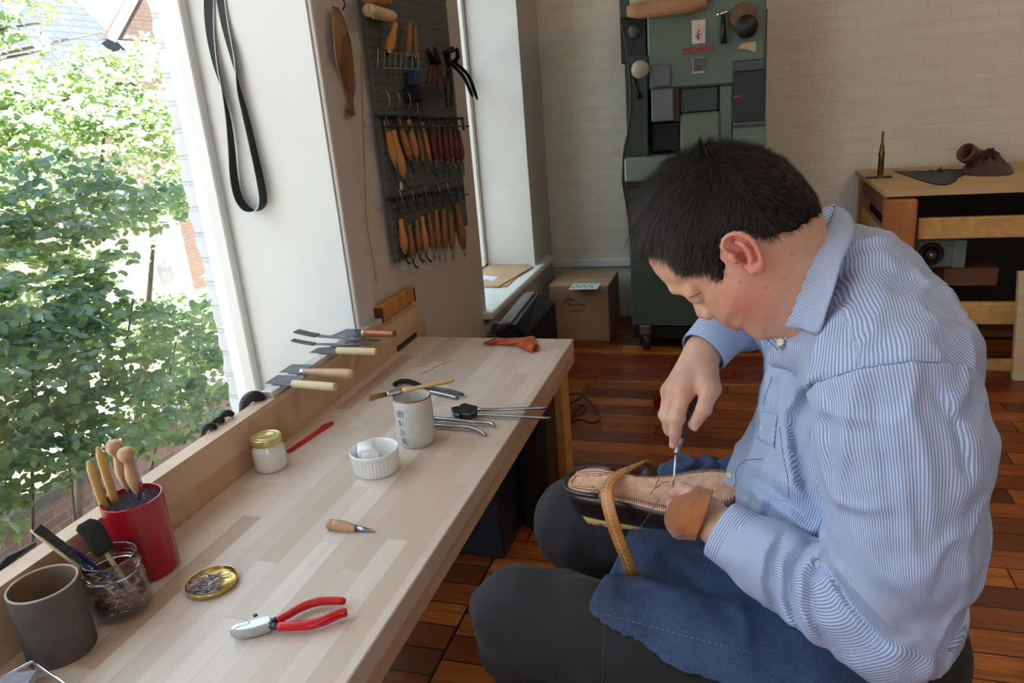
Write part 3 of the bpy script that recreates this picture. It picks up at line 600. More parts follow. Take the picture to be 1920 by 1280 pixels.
# characters: strokes on the wall of the cup, four rows of two
m = LM(); a0 = math.atan2(-MC[1], -MC[0])
def stroke(px, pz, w):
    rings = []
    for k, (a, z) in enumerate(zip(px, pz)):
        rr = .0449 if z > .03 else .0447; ww = w*(1-.5*abs(k/(len(px)-1)-.4))
        rings.append([(rr*math.cos(a-ww), rr*math.sin(a-ww), z-.0006), (rr*math.cos(a+ww), rr*math.sin(a+ww), z+.0006)])
    m.loft(rings, False, False)
CH = [[((-1, .9), (.9, .95)), ((-.9, .9), (-.9, -.8)), ((-1, .2), (.2, .3)), ((0, 1), (0, -.9)), ((.2, .5), (1, .5)), ((.9, 1), (1, -.9)), ((-.6, -.4), (.6, -.5))],
      [((-1, .6), (-.2, -.2)), ((-.5, 1), (-.7, -.8)), ((0, .3), (-.5, -1)), ((.5, .8), (.1, .2)), ((.9, .6), (.3, -.2)), ((.8, 0), (.2, -1))],
      [((-.9, .8), (.1, .9)), ((-.5, .9), (-.8, -.3)), ((-.9, -.1), (.1, -.9)), ((.6, .9), (.3, 0)), ((.9, .2), (.3, -.7)), ((-.1, .4), (.4, .1))],
      [((-1, .7), (.5, .9)), ((-.2, 1), (-.2, .1)), ((-.9, .1), (.8, .2)), ((-.3, .1), (-1, -.9)), ((.1, .1), (1, -.8)), ((-.5, -.4), (.6, -.4))]]
for row in range(4):
    for q in CH[row]:
        (x1, z1), (x2, z2) = q; ac = a0-.78+.02*row; zc = MH-.030-.0222*row
        A_ = [ac+(.19*(x1+(x2-x1)*k/4)) for k in range(5)]; Z_ = [zc+.0085*(z1+(z2-z1)*k/4) for k in range(5)]; stroke(A_, Z_, .018)
m.build('characters', pm('black_ink', srgb(44, 42, 42), srgb(84, 78, 74), 200, .6), t)
# flat bristle brush lying across the cup
ztop = TZ+MH+.004
def near(px, py, P, u=None): # point on the pixel ray nearest in depth to P
    d = float((CM @ (np.array(P)-CPOS))[2]); return np.array(at(px, py, d))
hc = np.array([MC[0], MC[1], ztop])
b1 = np.array(on_z(851, 712, ztop+.012)); b0 = np.array(on_z(690, 746, ztop-.001)); fz = lambda q: b0+(b1-b0)*q
t = thing('paste_brush', 'round wooden handled bristle brush with tin ferrule lying across the stoneware cup', 'brush', fz(.5))
MB().tube([fz(q) for q in (.39, .45, .55, .65, .78, .9, .97, 1.0)], [.0078, .0078, .0060, .0062, .0080, .0074, .006, .003], 14, flat=.75).build('handle', pm('varnished_brush_handle', srgb(208, 172, 118), srgb(188, 148, 92), 8, .35), t, True)
MB().tube([fz(q) for q in (.22, .24, .26, .28, .30, .32, .34, .36, .38, .395)], [.0094, .0098, .0092, .0098, .0092, .0098, .0092, .0098, .0090, .0082], 16, flat=.7).build('ferrule', M['steel'], t, True)
m = MB(); ax = (b1-b0)/np.linalg.norm(b1-b0); e1 = np.cross(ax, (0, 0, 1)); e1 /= np.linalg.norm(e1); e2 = np.cross(ax, e1); Lb = np.linalg.norm(b1-b0)
for i in range(260):
    a = random.uniform(0, 6.28); q = math.sqrt(random.random()); r0 = e1*.0068*q*math.cos(a)+e2*.0045*q*math.sin(a); r1 = e1*.0140*q*math.cos(a)+e2*.007*q*math.sin(a)+rng.normal(size=3)*.001
    m.tube([fz(.225)+r0, fz(.12)+r0*1.2, fz(random.uniform(0, .03))+r1], [.0005, .0005, .0003], 3)
bb = NB('bristle_tips'); xo = bb.xyz(bb.obj())[0]; bb.set(Base_Color=bb.ramp(bb.math('ADD', bb.math('MULTIPLY', xo, 12), 1.05), [(.0, srgb(190, 150, 96)), (.25, srgb(150, 112, 68)), (.5, srgb(46, 34, 26))]), Roughness=.6)
m.build('bristles', bb.mat, t)

# loose awl lying on the bench
a = np.array(on_z(614, 981, TZ+.012)); b_ = np.array(on_z(704, 996, TZ+.0015)); ax = b_-a; L = np.linalg.norm(ax)
t = thing('awl', 'short wooden handled awl lying alone on the bench in front of the ramekin', 'awl', (a+b_)/2)
MB().lathe([(.0001, 0), (.0085, .0), (.0102, .003), (.0104, .008), (.0096, .0095), (.0094, .012), (.0106, .0135), (.0114, .022), (.0108, .034), (.0092, .045), (.0076, .054), (.0070, .058), (.0001, .058)], a+(0, 0, -.001), 28, False, ax).build('handle', M['beechwood'], t, True)
ax /= L; MB().tube([a+ax*.058, a+ax*.075, a+ax*.09, b_], [.0055, .0045, .0030, .0003], 14).build('spike', M['steel'], t, True)
# red-handled side cutters
t = thing('cutting_pliers', 'red handled diagonal cutting pliers with bright steel jaws', 'pliers', on_z(540, 1165, TZ))
def zc(px, py, z=.012): return np.array(on_z(px, py, TZ+z))
Zh = .013
m = MB(); up = np.array([0, 0, 1.])
def flatpoly(mb, pix, z0, z1, bevz=0):
    V = [zc(x, y, (z0+z1)/2) for x, y in pix]; n = len(V); c = sum(V)/n
    k0 = [(v+(c-v)*.10)*(1, 1, 0)+(0, 0, TZ+z0) for v in V]; k1 = [v*(1, 1, 0)+(0, 0, TZ+z0+(z1-z0)*.3) for v in V]; k2 = [v*(1, 1, 0)+(0, 0, TZ+z0+(z1-z0)*.8) for v in V]; k3 = [(v+(c-v)*.07)*(1, 1, 0)+(0, 0, TZ+z1) for v in V]
    mb.loft([k0, k1, k2, k3])
bright = pm('ground_bright_steel', srgb(208, 208, 206), srgb(186, 186, 184), 60, .35, .7, .05, 200)
flatpoly(m, [(432, 1187), (437, 1181), (447, 1176), (470, 1171), (468, 1176), (450, 1181), (438, 1187)], .006, .020); m.build('jaw', bright, t)
m = MB(); flatpoly(m, [(433, 1189), (440, 1188.5), (452, 1183), (468, 1178), (472, 1171), (500, 1163), (509, 1163), (511, 1170), (507, 1176), (470, 1187), (448, 1190)], .003, .020); m.build('jaw', bright, t)
m = MB(); m.lathe([(.0001, .0205), (.0035, .0205), (.0038, .019)], tuple(zc(483, 1173, 0)), 14); m.build('rivet', M['darksteel'], t, True)
m = MB(); m.tube([zc(505, 1166), zc(522, 1160)], [.0045, .0055], 10, flat=.9); m.build('shank', M['darksteel'], t, True)
m = MB(); m.tube([zc(505, 1172), zc(523, 1174)], [.0050, .0065], 10, flat=.9); m.build('shank', M['darksteel'], t, True)
rg = pm('red_dipped_grip', srgb(200, 18, 36), srgb(182, 12, 30), 5, .25)
m = MB(); pts = curve_pts([zc(519, 1163), zc(540, 1152), zc(565, 1138), (zc(595, 1128)), zc(622, 1126), zc(647, 1127)], 5); m.tube(pts, [.0060+.0010*math.sin(PI*k/len(pts)) for k in range(len(pts)-1)]+[.0045], 14, flat=.95); m.build('grip', rg, t, True)
m = MB(); pts = curve_pts([zc(521, 1174), zc(550, 1173), zc(580, 1171), (zc(608, 1163)), zc(635, 1151), zc(651, 1147)], 5); m.tube(pts, [.0068+.0010*math.sin(PI*k/len(pts)) for k in range(len(pts)-1)]+[.0050], 14, flat=.95); m.build('grip', rg, t, True)

# long steel shoemaker's pincers: lasting pincers and a nipper, and a pair of dark pliers behind the cup
def limb(pix, rad, z=.008, n=5): return curve_pts([zc(x, y, z if not isinstance(z, list) else z[i]) for i, (x, y) in enumerate(pix)], n)
t = thing('end_nippers', 'steel end nippers with a hammer face whose two handles overhang the bench edge', 'pliers', zc(900, 770, 0))
m = MB(); p = limb([(895, 768), (930, 768), (980, 766), (1027, 764)], 0, [.016, .015, .012, .010]); m.tube(p, [.0042]*(len(p)-1)+[.0036], 10); m.build('handle', M['steel'], t, True)
m = MB(); p = limb([(892, 777), (930, 778), (985, 781), (1032, 784)], 0, [.010, .010, .009, .007]); m.tube(p, [.0040]*(len(p)-1)+[.0034], 10); m.build('handle', M['steel'], t, True)
m = MB(); flatpoly(m, [(846, 768), (858, 765), (868, 767), (873, 771), (862, 782), (852, 780)], .002, .016); flatpoly(m, [(862, 763), (872, 760), (882, 763), (896, 766), (893, 776), (880, 782), (866, 780), (862, 772)], .004, .020); m.box(zc(873, 778, .010), (.012, .02, .018), rz=.2, bev=.003); m.build('head', M['darksteel'], t, False)
t = thing('lasting_pincers', 'steel pincers with curved handle ends lying half behind the stoneware cup', 'pliers', zc(850, 795, 0))
m = MB(); p = limb([(800, 783), (840, 786), (880, 790), (915, 792), (927, 797)], 0, [.012, .012, .011, .010, .009]); m.tube(p, [.0046]*(len(p)-1)+[.0038], 10); m.build('handle', M['steel'], t, True)
m = MB(); p = limb([(800, 795), (840, 799), (872, 800), (895, 806), (911, 815)], 0, [.009, .009, .010, .009, .006]); m.tube(p, [.0046]*(len(p)-1)+[.0034], 10); m.build('handle', M['steel'], t, True)
m = MB(); flatpoly(m, [(770, 780), (790, 776), (806, 780), (806, 800), (790, 803), (772, 795)], .003, .022); m.build('head', M['darksteel'], t)
t = thing('pliers', 'dark old pliers lying behind the stoneware cup', 'pliers', zc(800, 735, 0))
m = MB(); p = limb([(790, 724), (815, 728), (845, 733), (869, 740)], 0, [.010]*4); m.tube(p, [.0055]*(len(p)-1)+[.003], 10, flat=.7); m.build('handle', M['darksteel'], t, True)
m = MB(); p = limb([(795, 732), (815, 735), (838, 740), (857, 745)], 0, [.008]*4); m.tube(p, [.0060]*len(p), 10, flat=.8); m.build('handle', M['steel'], t, True)
m = MB(); p = limb([(738, 722), (750, 715), (768, 715), (785, 722), (795, 730)], 0, [.010]*5); m.tube(p, [.003]+[.008]*(len(p)-2)+[.008], 10, flat=.8); m.build('jaw', M['blacksteel'], t, True)
# orange leather scrap at the far end
t = thing('leather_scrap', 'crumpled orange brown leather scrap at the far end of the bench', 'leather', zc(960, 640, 0))
orl = pm('orange_leather', srgb(186, 84, 40), srgb(156, 62, 28), 24, .6, 0, .5, 60)
top = [(906, 641), (918, 637), (928, 630), (946, 634), (966, 632), (985, 632), (998, 627), (1006, 632), (1007, 640)]; bot = [(905, 643), (918, 646), (930, 646), (948, 647), (962, 648), (975, 651), (984, 657), (996, 662), (1008, 652)]
m = MB(); rows = []
for k in range(9):
    q = []
    for j in range(9):
        s = j/8; x = top[k][0]+(bot[k][0]-top[k][0])*s; y = top[k][1]+(bot[k][1]-top[k][1])*s
        q.append(zc(x, y, .003+.020*math.sin(PI*s)*(.6+.5*math.sin(k*2.3+j))+.006*(k > 5)*math.sin(PI*s)))
    rows.append(q)
m.loft(rows, False, False); o = m.build('leather', orl, t, True); md = o.modifiers.new('thick', 'SOLIDIFY'); md.thickness = .003; md2 = o.modifiers.new('sub', 'SUBSURF'); md2.levels = 1; md2.render_levels = 2
p0 = zc(988, 648, .012); p1 = zc(1005, 653, .012); m = MB(); m.lathe([(.014, 0), (.0165, .02), (.0155, .045), (.0135, .045), (.014, .02)], p0, 20, False, p1-p0+np.array([.02, -.02, 0])); m.build('rolled_end', orl, t, True)
# pencil line and specks
m = MB(); p = [zc(x, y, .0004) for x, y in ((790, 700), (800, 697), (815, 689), (826, 683), (838, 680), (848, 676))]; m.tube(p, .0007, 4); o = m.build('thread_snippet', M['darksteel'], None); tag(o, 'thin dark thread snippet lying on the bench beyond the cup', 'thread')
# clear plastic box, bottom left corner
cpl = m_glass('clear_plastic', (.96, .97, .98, 1), .03, 1.3)
t = thing('plastic_box', 'clear plastic box lid in the bottom left corner of the bench', 'box', zc(60, 1275, 0))
a, b_, c = zc(60, 1237, .035), zc(150, 1300, .035), zc(-20, 1280, .035)
m = MB(); e1 = b_-a; e2 = c-a; O4 = [a, a+e1, a+e1+e2, a+e2]
def qd(z, s=0): 
    cc = sum(O4)/4; return [(v+(cc-v)*s)*(1, 1, 0)+(0, 0, TZ+z) for v in O4]
m.loft([qd(.001, .05), qd(.033, 0)], False); m.build('wall', cpl, t); q4 = qd(.033, 0); mids = [q4[0]*.97+q4[3]*.03, q4[0]*.97+q4[1]*.03]; MB().tube([q4[3], mids[0], mids[1], q4[1], q4[2], q4[3]], .0022, 8).build('rim', rg_.mat, t, True)
m = MB(); m.box(zc(20, 1290, .010), (.05, .05, .012), rz=.4); m.build('paper_slip', pm('pale_blue_paper', srgb(206, 214, 232), None, 8, .6), t)
# clamps hooked over the back board
for i, (x, y, s, lab) in enumerate(((474, 748, 1.0, 'green and black clamp hooked over the back board beside the window jamb'), (424, 778, .62, 'small black rubber clamp pad behind the back board, right of three'), (408, 790, .55, 'small black rubber clamp pad behind the back board, middle of three'), (392, 802, .6, 'small black rubber clamp pad behind the back board, left of three'))):
    c = on_x(x, y, BX0-.045); t = thing('clamp', lab, 'clamp', c); m = MB()
    p = curve_pts([c+(-.02*s, -.02*s, -.03*s), c+(-.012*s, -.016*s, -.004*s), c+(.0, -.006*s, .008*s), c+(.012*s, .004*s, .006*s), c+(.020*s, .012*s, -.004*s)], 5)
    m.tube(p, [.010*s+.006*s*math.sin(PI*k/len(p)) for k in range(len(p))], 10, flat=.8); m.build('hook', M['blackplastic'], t, True)
    if i == 0: m = MB(); m.tube([p[2]+(0.004, 0, .004), p[8]+(.004, -.001, .004)], .0045, 8); m.build('pad', pm('green_rubber', srgb(60, 116, 62), None, 6, .5), t, True)
c = on_x(15, 1052, BX0-.05); t = thing('clamp', 'black clamp handle behind the back board at the left edge of the picture', 'clamp', c); MB().tube([c+(0, -.05, -.012), c+(0, 0, .002), c+(0, .05, .0)], [.006, .009, .004], 8).build('handle', M['blackplastic'], t, True)

# magnetic bar with the knives on the back board
kb = thing('magnetic_bar', 'brushed steel magnetic knife bar lying along the back board', 'bar', (-1.073, 1.6, BTOP))
y0 = float(on_z(495, 738, BTOP+.01)[1]); y1 = float(on_z(660, 630, BTOP+.01)[1])
MB().bx(-1.090, -1.058, y0, 2.0, BTOP, BTOP+.016, .0015).build('bar', pm('brushed_aluminium', srgb(206, 206, 204), srgb(190, 190, 188), 40, .45, .3), kb)
KZ = BTOP+.018
def kp(px, py, z=0): return np.array(on_z(px, py, KZ+z))
def knife(lab, blade, h0, h1, prof, mat, bm, ferr=None, bz=.0015):
    a, b_ = kp(*h0, .006), kp(*h1, .006); t = thing('knife', lab, 'knife', (a+b_)/2)
    m = MB(); V = [kp(x, y) for x, y in blade]; n = len(V); m.add([v-(0, 0, bz/2) for v in V]+[v+(0, 0, bz/2) for v in V], [tuple(range(n-1, -1, -1)), tuple(range(n, 2*n))]+[(i, (i+1) % n, n+(i+1) % n, n+i) for i in range(n)]); m.build('blade', bm, t)
    L = np.linalg.norm(b_-a); MB().lathe([(r, h*L) for r, h in prof], a, 24, False, b_-a).build('handle', mat, t, True)
    if ferr: MB().lathe([(prof[1][0]*1.0, -.006), (prof[1][0]*1.06, -.003), (prof[1][0]*1.03, .002)], a, 20, False, b_-a).build('ferrule', ferr, t, True)
cyl = [(.0001, 0), (.0085, .0), (.0095, .03), (.0098, .5), (.0098, .97), (.0092, 1.0), (.0001, 1.0)]
M['blueblade'] = pm('dark_blued_blade', srgb(96, 106, 122), srgb(72, 80, 94), 30, .28, .8)
knife('skiving knife with a pale straight wooden handle, nearest on the bar', [(496, 719), (521, 703), (573, 705), (565, 712), (550, 724)], (549, 719), (629, 725), cyl, M['palewood'], M['blueblade'])
knife('skiving knife with a rounded beech handle, second on the bar', [(524, 698), (547, 683), (590, 684), (575, 692), (566, 701)], (568, 696), (664, 701), [(.0001, 0), (.0062, 0), (.0075, .05), (.0105, .5), (.0122, .8), (.0112, .93), (.007, .99), (.0001, 1.0)], M['beechwood'], M['blueblade'], M['chrome'])
knife('skiving knife with a pale wooden handle and brown blade, third on the bar', [(580, 661), (596, 652), (632, 650), (632, 656), (627, 664)], (632, 657), (706, 659), cyl, M['palewood'], pm('brown_stained_blade', srgb(98, 88, 90), srgb(80, 70, 72), 30, .4, .6))
knife('broad knife with a glossy brown round handle, farthest on the bar', [(621, 629), (650, 616.5), (687, 617.5), (682, 622), (672, 630)], (683, 623.5), (740, 625.5), [(.0001, 0), (.0085, 0), (.0105, .04), (.0108, .5), (.0108, .96), (.0100, 1), (.0001, 1)], M['brownwood'], M['blueblade'], pm('cream_collar', srgb(220, 208, 176), None, 5, .4))
for lab, pts, w, zz in (('long narrow blade wrapped in black leather at one end, behind the brown knife', [(556, 624), (595, 629), (610, 631), (660, 635), (715, 639)], .0115, .008), ('long narrow blade wrapped in black leather at one end, in front of its twin', [(549, 641), (590, 645), (604, 645), (650, 646), (695, 645)], .0085, .004)):
    V = [kp(x, y, zz) for x, y in pts]; t = thing('leather_wrapped_blade', lab, 'blade', V[2]); up_ = [(0, 0, 1)]*5
    d = V[4]-V[1]; d /= np.linalg.norm(d); s_ = np.array([-d[1], d[0], 0])*w
    V[0] = V[0]+(0, 0, .006)
    MB().ribbon([V[0], (V[0]+V[1])/2-(0, 0, .001), V[1]], [s_*1.1]*3, .004, [(0, 0, 1)]*3).build('leather_wrap', M['blackplastic'], t)
    m = MB(); m.ribbon([V[1], V[2], V[3], V[3]+(V[4]-V[3])*.6, V[4]], [s_*.9, s_, s_*.95, s_*.8, s_*.08], .0015, up_); m.build('blade', M['blueblade'], t)
# ============================================================ hanging strap on the white reveal
st = thing('hanging_strap', 'long black webbing strap loop with pale backing hanging on the white window reveal', 'strap', on_y(450, 200, J1-.03))
def jp(x, y, off): return np.array(on_y(x, y, J1-off))
Cn = [(392, -40, .012), (392, 40, .012), (401, 110, .016), (416, 170, .020), (428, 225, .024), (434, 280, .026), (438, 330, .028), (446, 368, .028), (460, 390, .028), (474, 396, .028), (487, 392, .028), (493, 375, .028), (488, 340, .026), (476, 285, .024), (462, 225, .022), (448, 170, .020), (436, 110, .016), (420, 40, .010), (408, -40, .008)]
Wv = [(.017, 0), (.014, 0), (.012, .006), (.008, .012), (.002, .014), (-.0005, .015), (.0, .018), (.001, .020), (.001, .021), (.001, .021), (.001, .021), (.001, .021), (.001, .020), (.001, .018), (.001, .0165), (.004, .015), (.012, .010), (.0135, .004), (.014, 0)]
C_ = curve_pts([jp(*c) for c in Cn], 6); Wd = curve_pts([(w[0], -w[1], 0) for w in Wv], 6)
Up = []
for k in range(len(C_)):
    tg = C_[min(k+1, len(C_)-1)]-C_[max(k-1, 0)]; u = np.cross(tg, Wd[k]); Up.append(u/(np.linalg.norm(u)+1e-9))
MB().ribbon(C_, Wd, .0022, Up).build('webbing', pm('black_webbing', srgb(30, 31, 36), srgb(22, 23, 27), 60, .75, 0, .3, 400), st)
for sg in (-1, 1): MB().tube([c+w*1.02*sg for c, w in zip(C_, Wd)], .0017, 6).build('edge_piping', pm('pale_edge_piping', srgb(222, 222, 218), None, 30, .7), st, True)

hk = jp(401, -42, .0); MB().tube([hk+(0, .0, .003), hk+(0, -.03, .006), hk+(0, -.034, .012)], .0022, 8).build('hook', M['blacksteel'], st, True)
# ============================================================ pegboard
b = NB('grey_green_pegboard'); x, y, z = b.xyz(b.geo())
fy = b.math('SUBTRACT', b.math('FRACT', b.math('DIVIDE', y, .0254)), .5); fz_ = b.math('SUBTRACT', b.math('FRACT', b.math('DIVIDE', z, .0254)), .5)
dd = b.math('ADD', b.math('MULTIPLY', fy, fy), b.math('MULTIPLY', fz_, fz_)); hole = b.math('MULTIPLY', b.math('LESS_THAN', dd, .026), b.math('GREATER_THAN', b.xyz(b.n('NewGeometry').outputs['Normal'])[0], .5))
b.set(Base_Color=b.mix(hole, b.ramp(b.noise(b.geo(), 5, 4), [(.3, srgb(74, 78, 72)), (.7, srgb(90, 94, 86))]), srgb(18, 20, 18)), Roughness=.6)
b.bump(b.math('MULTIPLY', hole, -1), .6, .004)
pz0 = float(on_x(733, 497, WX+.02)[2]); pg = MB().bx(WX+.012, WX+.032, P0, P1, pz0, 2.3, .002).build('pegboard', b.mat); tag(pg, 'tall grey green pegboard on the pier between the two windows', 'pegboard')
PX = WX+.045
def pp(x, y, off=0): return np.array(on_x(x, y, PX+off))
M['dkred'] = pm('dark_red_stained_wood', srgb(112, 42, 34), srgb(80, 28, 24), 7, .45); M['brownhandle'] = pm('brown_oiled_wood', srgb(150, 100, 58), srgb(118, 76, 42), 7, .5)
HP = [(.0001, 0), (.5, .0), (.62, .04), (.6, .12), (.55, .22), (.8, .42), (1, .62), (.98, .78), (.75, .92), (.5, 1), (.0001, 1)]
def hung(name, label, a, b_, w, mat, tip, off, hook=0, group=None, tm=None):
    A = pp(*a, off); B = pp(*b_, off); d = float((CM @ (A-CPOS))[2]); R = w/2*d/FPX; L = np.linalg.norm(B-A)
    t = thing(name, label, 'hand tool', A, 0, group); MB().lathe([(r*R, h*L) for r, h in HP], A, 16, False, B-A).build('handle', mat, t, True)
    u = (B-A)/L; q = [B-u*.004, B+u*tip*.5]; 
    q += [B+u*tip*.85+np.array([.004, .006*hook, 0]), B+u*tip+np.array([.010, .010*hook, .004 if hook else 0])] if hook else [B+u*tip]
    MB().tube(q, [.0030, .0026]+([.003, .005] if hook else [.0016]), 8).build('blade', tm or M['darksteel'], t, True)
    MB().lathe([(R*.55, -.004), (R*.6, .0), (R*.5, .006)], B, 12, False, B-A).build('ferrule', M['steel'], t, True)
    return t
ORD = ['first', 'second', 'third', 'fourth', 'fifth', 'sixth', 'seventh', 'eighth', 'ninth', 'tenth', 'eleventh', 'twelfth']
OW, DR, BH = M['orangewood'], M['dkred'], M['brownhandle']
RA = [((723, 224), (740, 306), 17, OW, 'bulbous orange wooden handle'), ((737, 243), (757, 330), 18, OW, 'orange wooden handle hanging lowest'), ((746, 222), (768, 296), 15, OW, 'orange wooden handle'), ((766, 224), (781, 294), 14, OW, 'slim orange wooden handle'), ((783, 240), (792, 299), 12, BH, 'dull brown handle'), ((791, 229), (807, 302), 9, OW, 'thin pale leaning handle'),
      ((808, 236), (817, 302), 12, DR, 'dark red handle'), ((820, 234), (828, 300), 12, DR, 'dark red handle'), ((831, 235), (839, 303), 12, DR, 'dark red handle'), ((842, 232), (849, 298), 12, DR, 'dark red handle'), ((851, 238), (859, 302), 12, DR, 'dark red handle'), ((860, 244), (867, 300), 11, DR, 'dark red handle')]
for i, (a, b_, w, mt, lab) in enumerate(RA): hung('hand_tool', f'{lab}d tool, {ORD[i]} from the left in the upper pegboard row', a, b_, w, mt, .035+.012*(i % 3), .012*(i % 2), (1 if i % 4 == 1 else 0), 'tools in the upper pegboard row', M['darksteel'] if i % 3 else M['steel'])
RB = [((751, 410), (759, 472), 17, OW), ((767, 421), (774, 481), 14, BH), ((780, 412), (786, 472), 13, BH), ((791, 405), (799, 469), 14, OW), ((803, 398), (812, 467), 13, BH), ((817, 393), (822, 467), 14, BH), ((831, 393), (834, 467), 15, BH), ((844, 399), (848, 467), 13, BH), ((856, 380), (869, 464), 18, BH)]
for i, (a, b_, w, mt) in enumerate(RB): hung('hand_tool', f'shoemaking tool with {"orange" if mt is OW else "brown"} wooden handle, {ORD[i]} from the left in the bottom pegboard row', a, b_, w, mt, .045-.003*(i % 3), .010*(i % 2), (1 if i < 4 else 0), 'tools in the bottom pegboard row', M['blacksteel'] if i < 4 else M['steel'])
for (a, b_, lab, prongs) in (((705, 218), (868, 222), 'black tool rack bar with wire hooks above the upper tool row', [(716, 176), (735, 176), (756, 178), (770, 190)]), ((728, 374), (868, 350), 'black tool rack bar with wire hooks above the bottom tool row', [(739, 360), (762, 360), (786, 352), (812, 348), (828, 345)])):
    t = thing('tool_rack', lab, 'tool rack', pp(*a)); A = pp(*a); B = pp(*b_)
    MB().tube([A, B], .006, 6).build('bar', M['blackplastic'], t); MB().tube([A+(.02, 0, -.03), B+(.02, 0, -.03)], .004, 6).build('bar', M['blackplastic'], t)
    for q in prongs: Q = pp(*q); MB().tube(curve_pts([Q+(-.01, 0, .0), Q+(.018, 0, .004), Q+(.022, 0, -.03), Q+(.0, 0, -.05)], 3), .0017, 5).build('hook', M['steel'], t, True)
    for k in range(9):
        Q = A+(B-A)*(k+.5)/9; MB().tube([Q+(.012, 0, .004), Q+(.014, 0, -.045)], .0045, 6).build('clip', M['blackplastic'], t)
# wooden mallet-like rolls and pegs at the top
t = thing('wooden_mallet', 'turned pale wooden cylinder tool hung level near the top of the pegboard', 'tool', pp(730, 30)); A = pp(688, 18, .02); B = pp(772, 42, .02)
MB().lathe([(.0001, 0), (.016, .002), (.0185, .012), (.0185, .055), (.017, .060), (.0185, .064), (.018, .15), (.0165, .165), (.0001, .166)], A, 24, False, B-A).build('body', M['palewood'], t, True)
MB().tube([pp(690, 2, .01), pp(691, 15, .035), pp(700, 36, .045)], .0015, 5).build('hanging_wire', M['steel'], t)
t = thing('wooden_mallet', 'orange brown wooden cylinder tool at the very top edge of the pegboard', 'tool', pp(720, 0)); A = pp(684, -6, .02); B = pp(752, 4, .02)
MB().lathe([(.0001, 0), (.016, .002), (.018, .05), (.016, .15), (.0001, .151)], A, 24, False, B-A).build('body', M['orangewood'], t, True)
hung('hand_tool', 'large pale wooden awl hanging point down under the wooden cylinder', (741, 44), (728, 98), 19, OW, .045, .03)
hung('hand_tool', 'long brown wooden handle hanging right of the large pale awl', (768, 42), (764, 104), 15, BH, .03, .02)
hung('hand_tool', 'slim brown handle with a black ring hanging rightmost above the wire basket', (778, 50), (779, 106), 12, M['brownhandle'], .03, .01)
t = thing('wire_basket', 'small wire basket rack of pens and pins in the middle of the pegboard', 'basket', pp(742, 110))
for (a, b_) in (((733, 99), (785, 104)), ((722, 127), (786, 131)), ((709, 92), (708, 128))): MB().tube([pp(*a, .05), pp(*b_, .05)], .0014, 5).build('wire', M['steel'], t)
for x in (721, 731, 742, 752, 762, 774, 785): MB().tube([pp(x, 98, .05), pp(x-1, 130, .05)], .001, 4).build('wire', M['steel'], t)
t = thing('small_box', 'black fabric pouch hanging below the wire basket', 'pouch', pp(780, 175)); a = pp(760, 160); c = pp(803, 190); MB().bx(PX-.01, PX+.05, a[1], c[1], c[2], a[2], .008).build('pouch', M['blackplastic'], t)
MB().bx(PX+.0, PX+.03, a[1]+.02, a[1]+.06, a[2]-.01, a[2]+.05, .004).build('blue_item', pm('blue_card', srgb(40, 62, 104), None, 6, .5), t)
for i, (a, b_, c_, mt, lab) in enumerate((((806, 92), (812, 118), (806, 165), DR, 'dark red gripped pliers hanging left in the plier cluster'), ((818, 88), (822, 120), (833, 182), DR, 'pliers with dark red handles in the middle of the plier cluster'), ((836, 96), (842, 122), (842, 200), M['blackplastic'], 'black handled cutters hanging down right in the plier cluster'))):
    t = thing('hanging_pliers', lab, 'pliers', pp(*a)); q = .02*i
    MB().tube(curve_pts([pp(a[0]-3, a[1], q), pp(b_[0], b_[1], q)], 3), [.006, .008, .010, .011], 8).build('jaw', M['blacksteel'], t, True)
    for s in (-1, 1): MB().tube(curve_pts([pp(b_[0], b_[1], q), pp((b_[0]+c_[0])/2+5*s, (b_[1]+c_[1])/2, q+.008*s), pp(c_[0]+4*s, c_[1], q)], 4), .0055, 8).build('handle', mt, t, True)
t = thing('lasting_pincers', 'large black lasting pincers sticking out sideways from the pegboard towards the window', 'pliers', pp(850, 110, .05))
A = pp(845, 95, .06)
m = MB(); m.tube(curve_pts([pp(843, 118, .02), pp(838, 100, .05), pp(850, 92, .07)], 4), [.010]*9, 8); m.tube(curve_pts([pp(846, 120, .03), pp(858, 108, .06), pp(856, 90, .08)], 4), [.008]*8+[.003], 8); m.build('jaw', M['blacksteel'], t, True)
for q in (((845, 118), (870, 145), (886, 181)), ((850, 114), (878, 142), (895, 186))):
    pts = [pp(*q[0], .04), pp(*q[1], .12), pp(*q[2], .18)]; MB().tube(curve_pts(pts, 5), [.006]*10+[.003], 8).build('handle', M['blacksteel'], t, True)
# small white tag
t = MB(); a = pp(752, 349, -.008); t.box(a, (.002, .018, .024)); o = t.build('paper_tag', pm('white_tag', srgb(214, 226, 214), None, 5, .7)); tag(o, 'small white paper tag on the pegboard between the two tool rows', 'tag')
